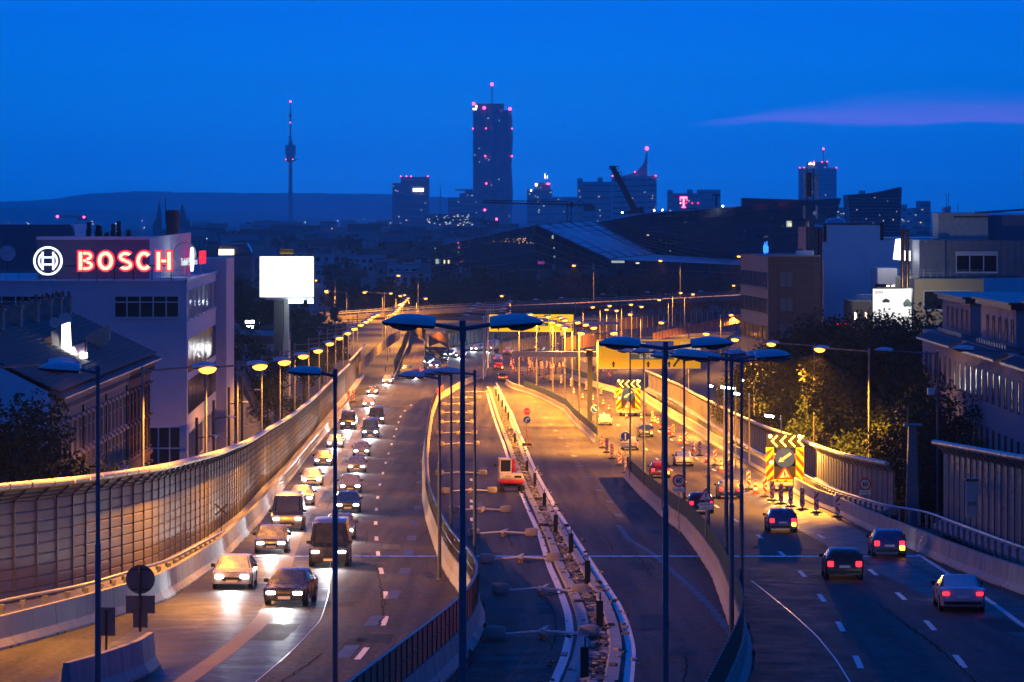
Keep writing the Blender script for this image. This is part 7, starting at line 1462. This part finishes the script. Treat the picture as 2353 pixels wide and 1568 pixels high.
def vehicle(kind, paint, loc, heading, label, group, lights=True, power=260, slope=0.0, ind=False):
    """heading: angle of the vehicle's forward direction seen from above (its mesh faces -Y)"""
    K = KIND[kind]
    if (kind, paint) not in BODY: BODY[kind, paint] = K['body'].mesh('body', PAINTS[paint], True)
    t = thing('van' if kind == 'van' else 'car', label, 'van' if kind == 'van' else 'car', loc, 0, group); t.rotation_euler = (slope, 0, heading)
    put('body', BODY[kind, paint], t)
    for n, me in K['g'].items(): put(n, me, t)
    [put('side_window', q, t) for q in K['side']]; put('trim', K['det'], t); put('wheel_arches', K['arch'], t); put('grille', K['gr'], t, (0, K['f'] + .01, .46)); put('bumper', K['bs'], t, (0, K['r'] - .0, .36)); put('number_plate', K['pl'], t, (0, K['r'] + .03, .62 if kind != 'van' else .8)); put('number_plate', K['pl'], t, (0, K['f'] - .03, .36))
    for s in (-1, 1):
        for y in K['axle']: w = put('wheel', K['wheel'], t, (s * (K['hw'] - .085), y, .32)); put('rim', K['rim'], w)
        put('headlight', K['hl'], t, (s * (K['hw'] - .32), K['f'] + .0, K['zl'] - .06)); q = put('tail_light', K['tl'], t, (s * (K['hw'] - .22), K['r'] - .02, K['zl'] + .12))
        put('mirror', K['mi'], t, (s * (K['hw'] + .08), K['cabx'] + .25, K['belt'] + .05))
    if ind: put('indicator', K['ti'], t, (-(K['hw'] - .22), K['r'] + .0, K['zl'] - .12))
    if lights:
        l = bpy.data.lights.new('headlamp_beam', 'SPOT'); l.energy = power; l.spot_size = R_(75); l.spot_blend = .8; l.color = (.95, .97, 1.0); l.shadow_soft_size = .15
        o = put('headlamp_beam', l, t, (0, K['f'] - .25, K['zl'])); o.rotation_euler = (R_(83), 0, math.pi)
    return t
def on_lane(lane, Y, sign):
    """sign +1: driving away from the camera, -1: towards it"""
    d = lane(Y + 3) - lane(Y - 3); dz = zr(Y + 3) - zr(Y - 3); L = math.hypot(d, 6)
    h = math.atan2(d, 6); loc = (lane(Y), Y, zr(Y) + .005)
    if sign < 0: return loc, -h, math.atan2(dz, L)
    return loc, math.pi - h, -math.atan2(dz, L)
FARC_ = Line([(850,905),(905,872),(960,846),(1010,826),(1065,810),(1120,803),(1180,797),(1260,789),(1350,781),(1450,773)], 0, 8)
lane1 = lambda Y: LB.x(Y) + 2.5
lane2 = lambda Y: (LB.x(Y) + 6.0) if Y < 480 else (LB.x(480) + 6.0 - (FARC_.x(480) - FARC_.x(Y)) if Y < 560 else FARC_.x(Y))
def lane2(Y):
    a = LB.x(Y) + 6.0; b = FARC_.x(Y)
    t = max(0, min(1, (Y - 430) / 150)); t = t * t * (3 - 2 * t); return a * (1 - t) + b * t
lane3 = lambda Y: lane2(Y) + 3.2
rnd = random.Random(5)
pk = ['white', 'silver', 'black', 'grey', 'blue', 'silver', 'white', 'red', 'grey', 'black']; kk = ['hatch', 'sedan', 'hatch', 'van', 'sedan', 'hatch']
n = 0
for lane, ys, ln in ((lane1, [152, 181, 212, 247, 286, 330, 380, 432], 'lane by left wall'), (lane2, [140, 170, 200, 234, 272, 312, 356, 402, 450, 500, 548, 590, 628, 664, 698, 730, 762, 794], 'second lane from left wall'), (lane3, [610, 650, 690, 726, 760], 'inner lane of far bend')):
    for i, Y in enumerate(ys):
        Y += rnd.uniform(-3, 3); loc, h, s = on_lane(lane, Y, -1); k = rnd.choice(kk); c = rnd.choice(pk)
        vehicle(k, c, loc, h, f'{c} {({"hatch":"hatchback","sedan":"saloon car","van":"van"})[k]} headlights on, {ORD[i]} from camera in {ln}', 'oncoming traffic', power=450 if Y < 380 else 1000, slope=s); n += 1
FR = Line([(1150,862),(1142,840),(1146,825),(1165,815),(1200,806),(1260,799),(1340,792),(1420,786)], 0, 6)
laneA = lambda Y: D2.x(Y) + 1.8; laneB = lambda Y: D3.x(Y) + 1.9; laneC = lambda Y: D2.x(Y) - 1.8
for lane, ys, ln in ((laneA, [158, 205, 262, 330, 405], 'middle lane at right'), (laneB, [136, 180], 'outer lane at right'), (laneC, [236, 300, 372, 440], 'lane beside green screens'), (lambda Y: FR.x(Y), [600, 640, 676, 706, 734, 762], 'queue on far bend')):
    for i, Y in enumerate(ys):
        Y += rnd.uniform(-3, 3); loc, h, s = on_lane(lane, Y, 1); k = rnd.choice(kk); c = rnd.choice(pk)
        vehicle(k, c, loc, h, f'{c} {({"hatch":"hatchback","sedan":"saloon car","van":"van"})[k]} with red tail lights, {ORD[i]} from camera in {ln}', 'departing traffic', power=150, slope=s, ind=i % 3 == 1)
# parked cars in the street below the left wall
for i, (px, Y) in enumerate([(612, 440), (622, 455), (640, 470), (646, 490)]):
    vehicle('van' if i == 0 else 'hatch', ('white', 'blue', 'grey', 'black')[i], ((px - CX) * Y / F, Y, 0.0), R_(20), f'{("white", "blue", "grey", "black")[i]} vehicle parked in the street below the left wall', 'parked vehicles', lights=False)
# ================================================================ HAZE
m = MB(); m.box((-6000, -60, -6.0), (6000, 14600, 310))
hz = m.build('haze', None); hz.data.materials.clear()
hm_ = bpy.data.materials.new('haze'); hm_.use_nodes = True; t_ = hm_.node_tree; t_.nodes.clear(); o_ = t_.nodes.new('ShaderNodeOutputMaterial'); v_ = t_.nodes.new('ShaderNodeVolumePrincipled'); v_.inputs['Color'].default_value = (.85, .9, 1.0, 1); v_.inputs['Density'].default_value = 0.00008; v_.inputs['Anisotropy'].default_value = .75
t_.links.new(v_.outputs[0], o_.inputs['Volume']); hz.data.materials.append(hm_); stuff(hz)
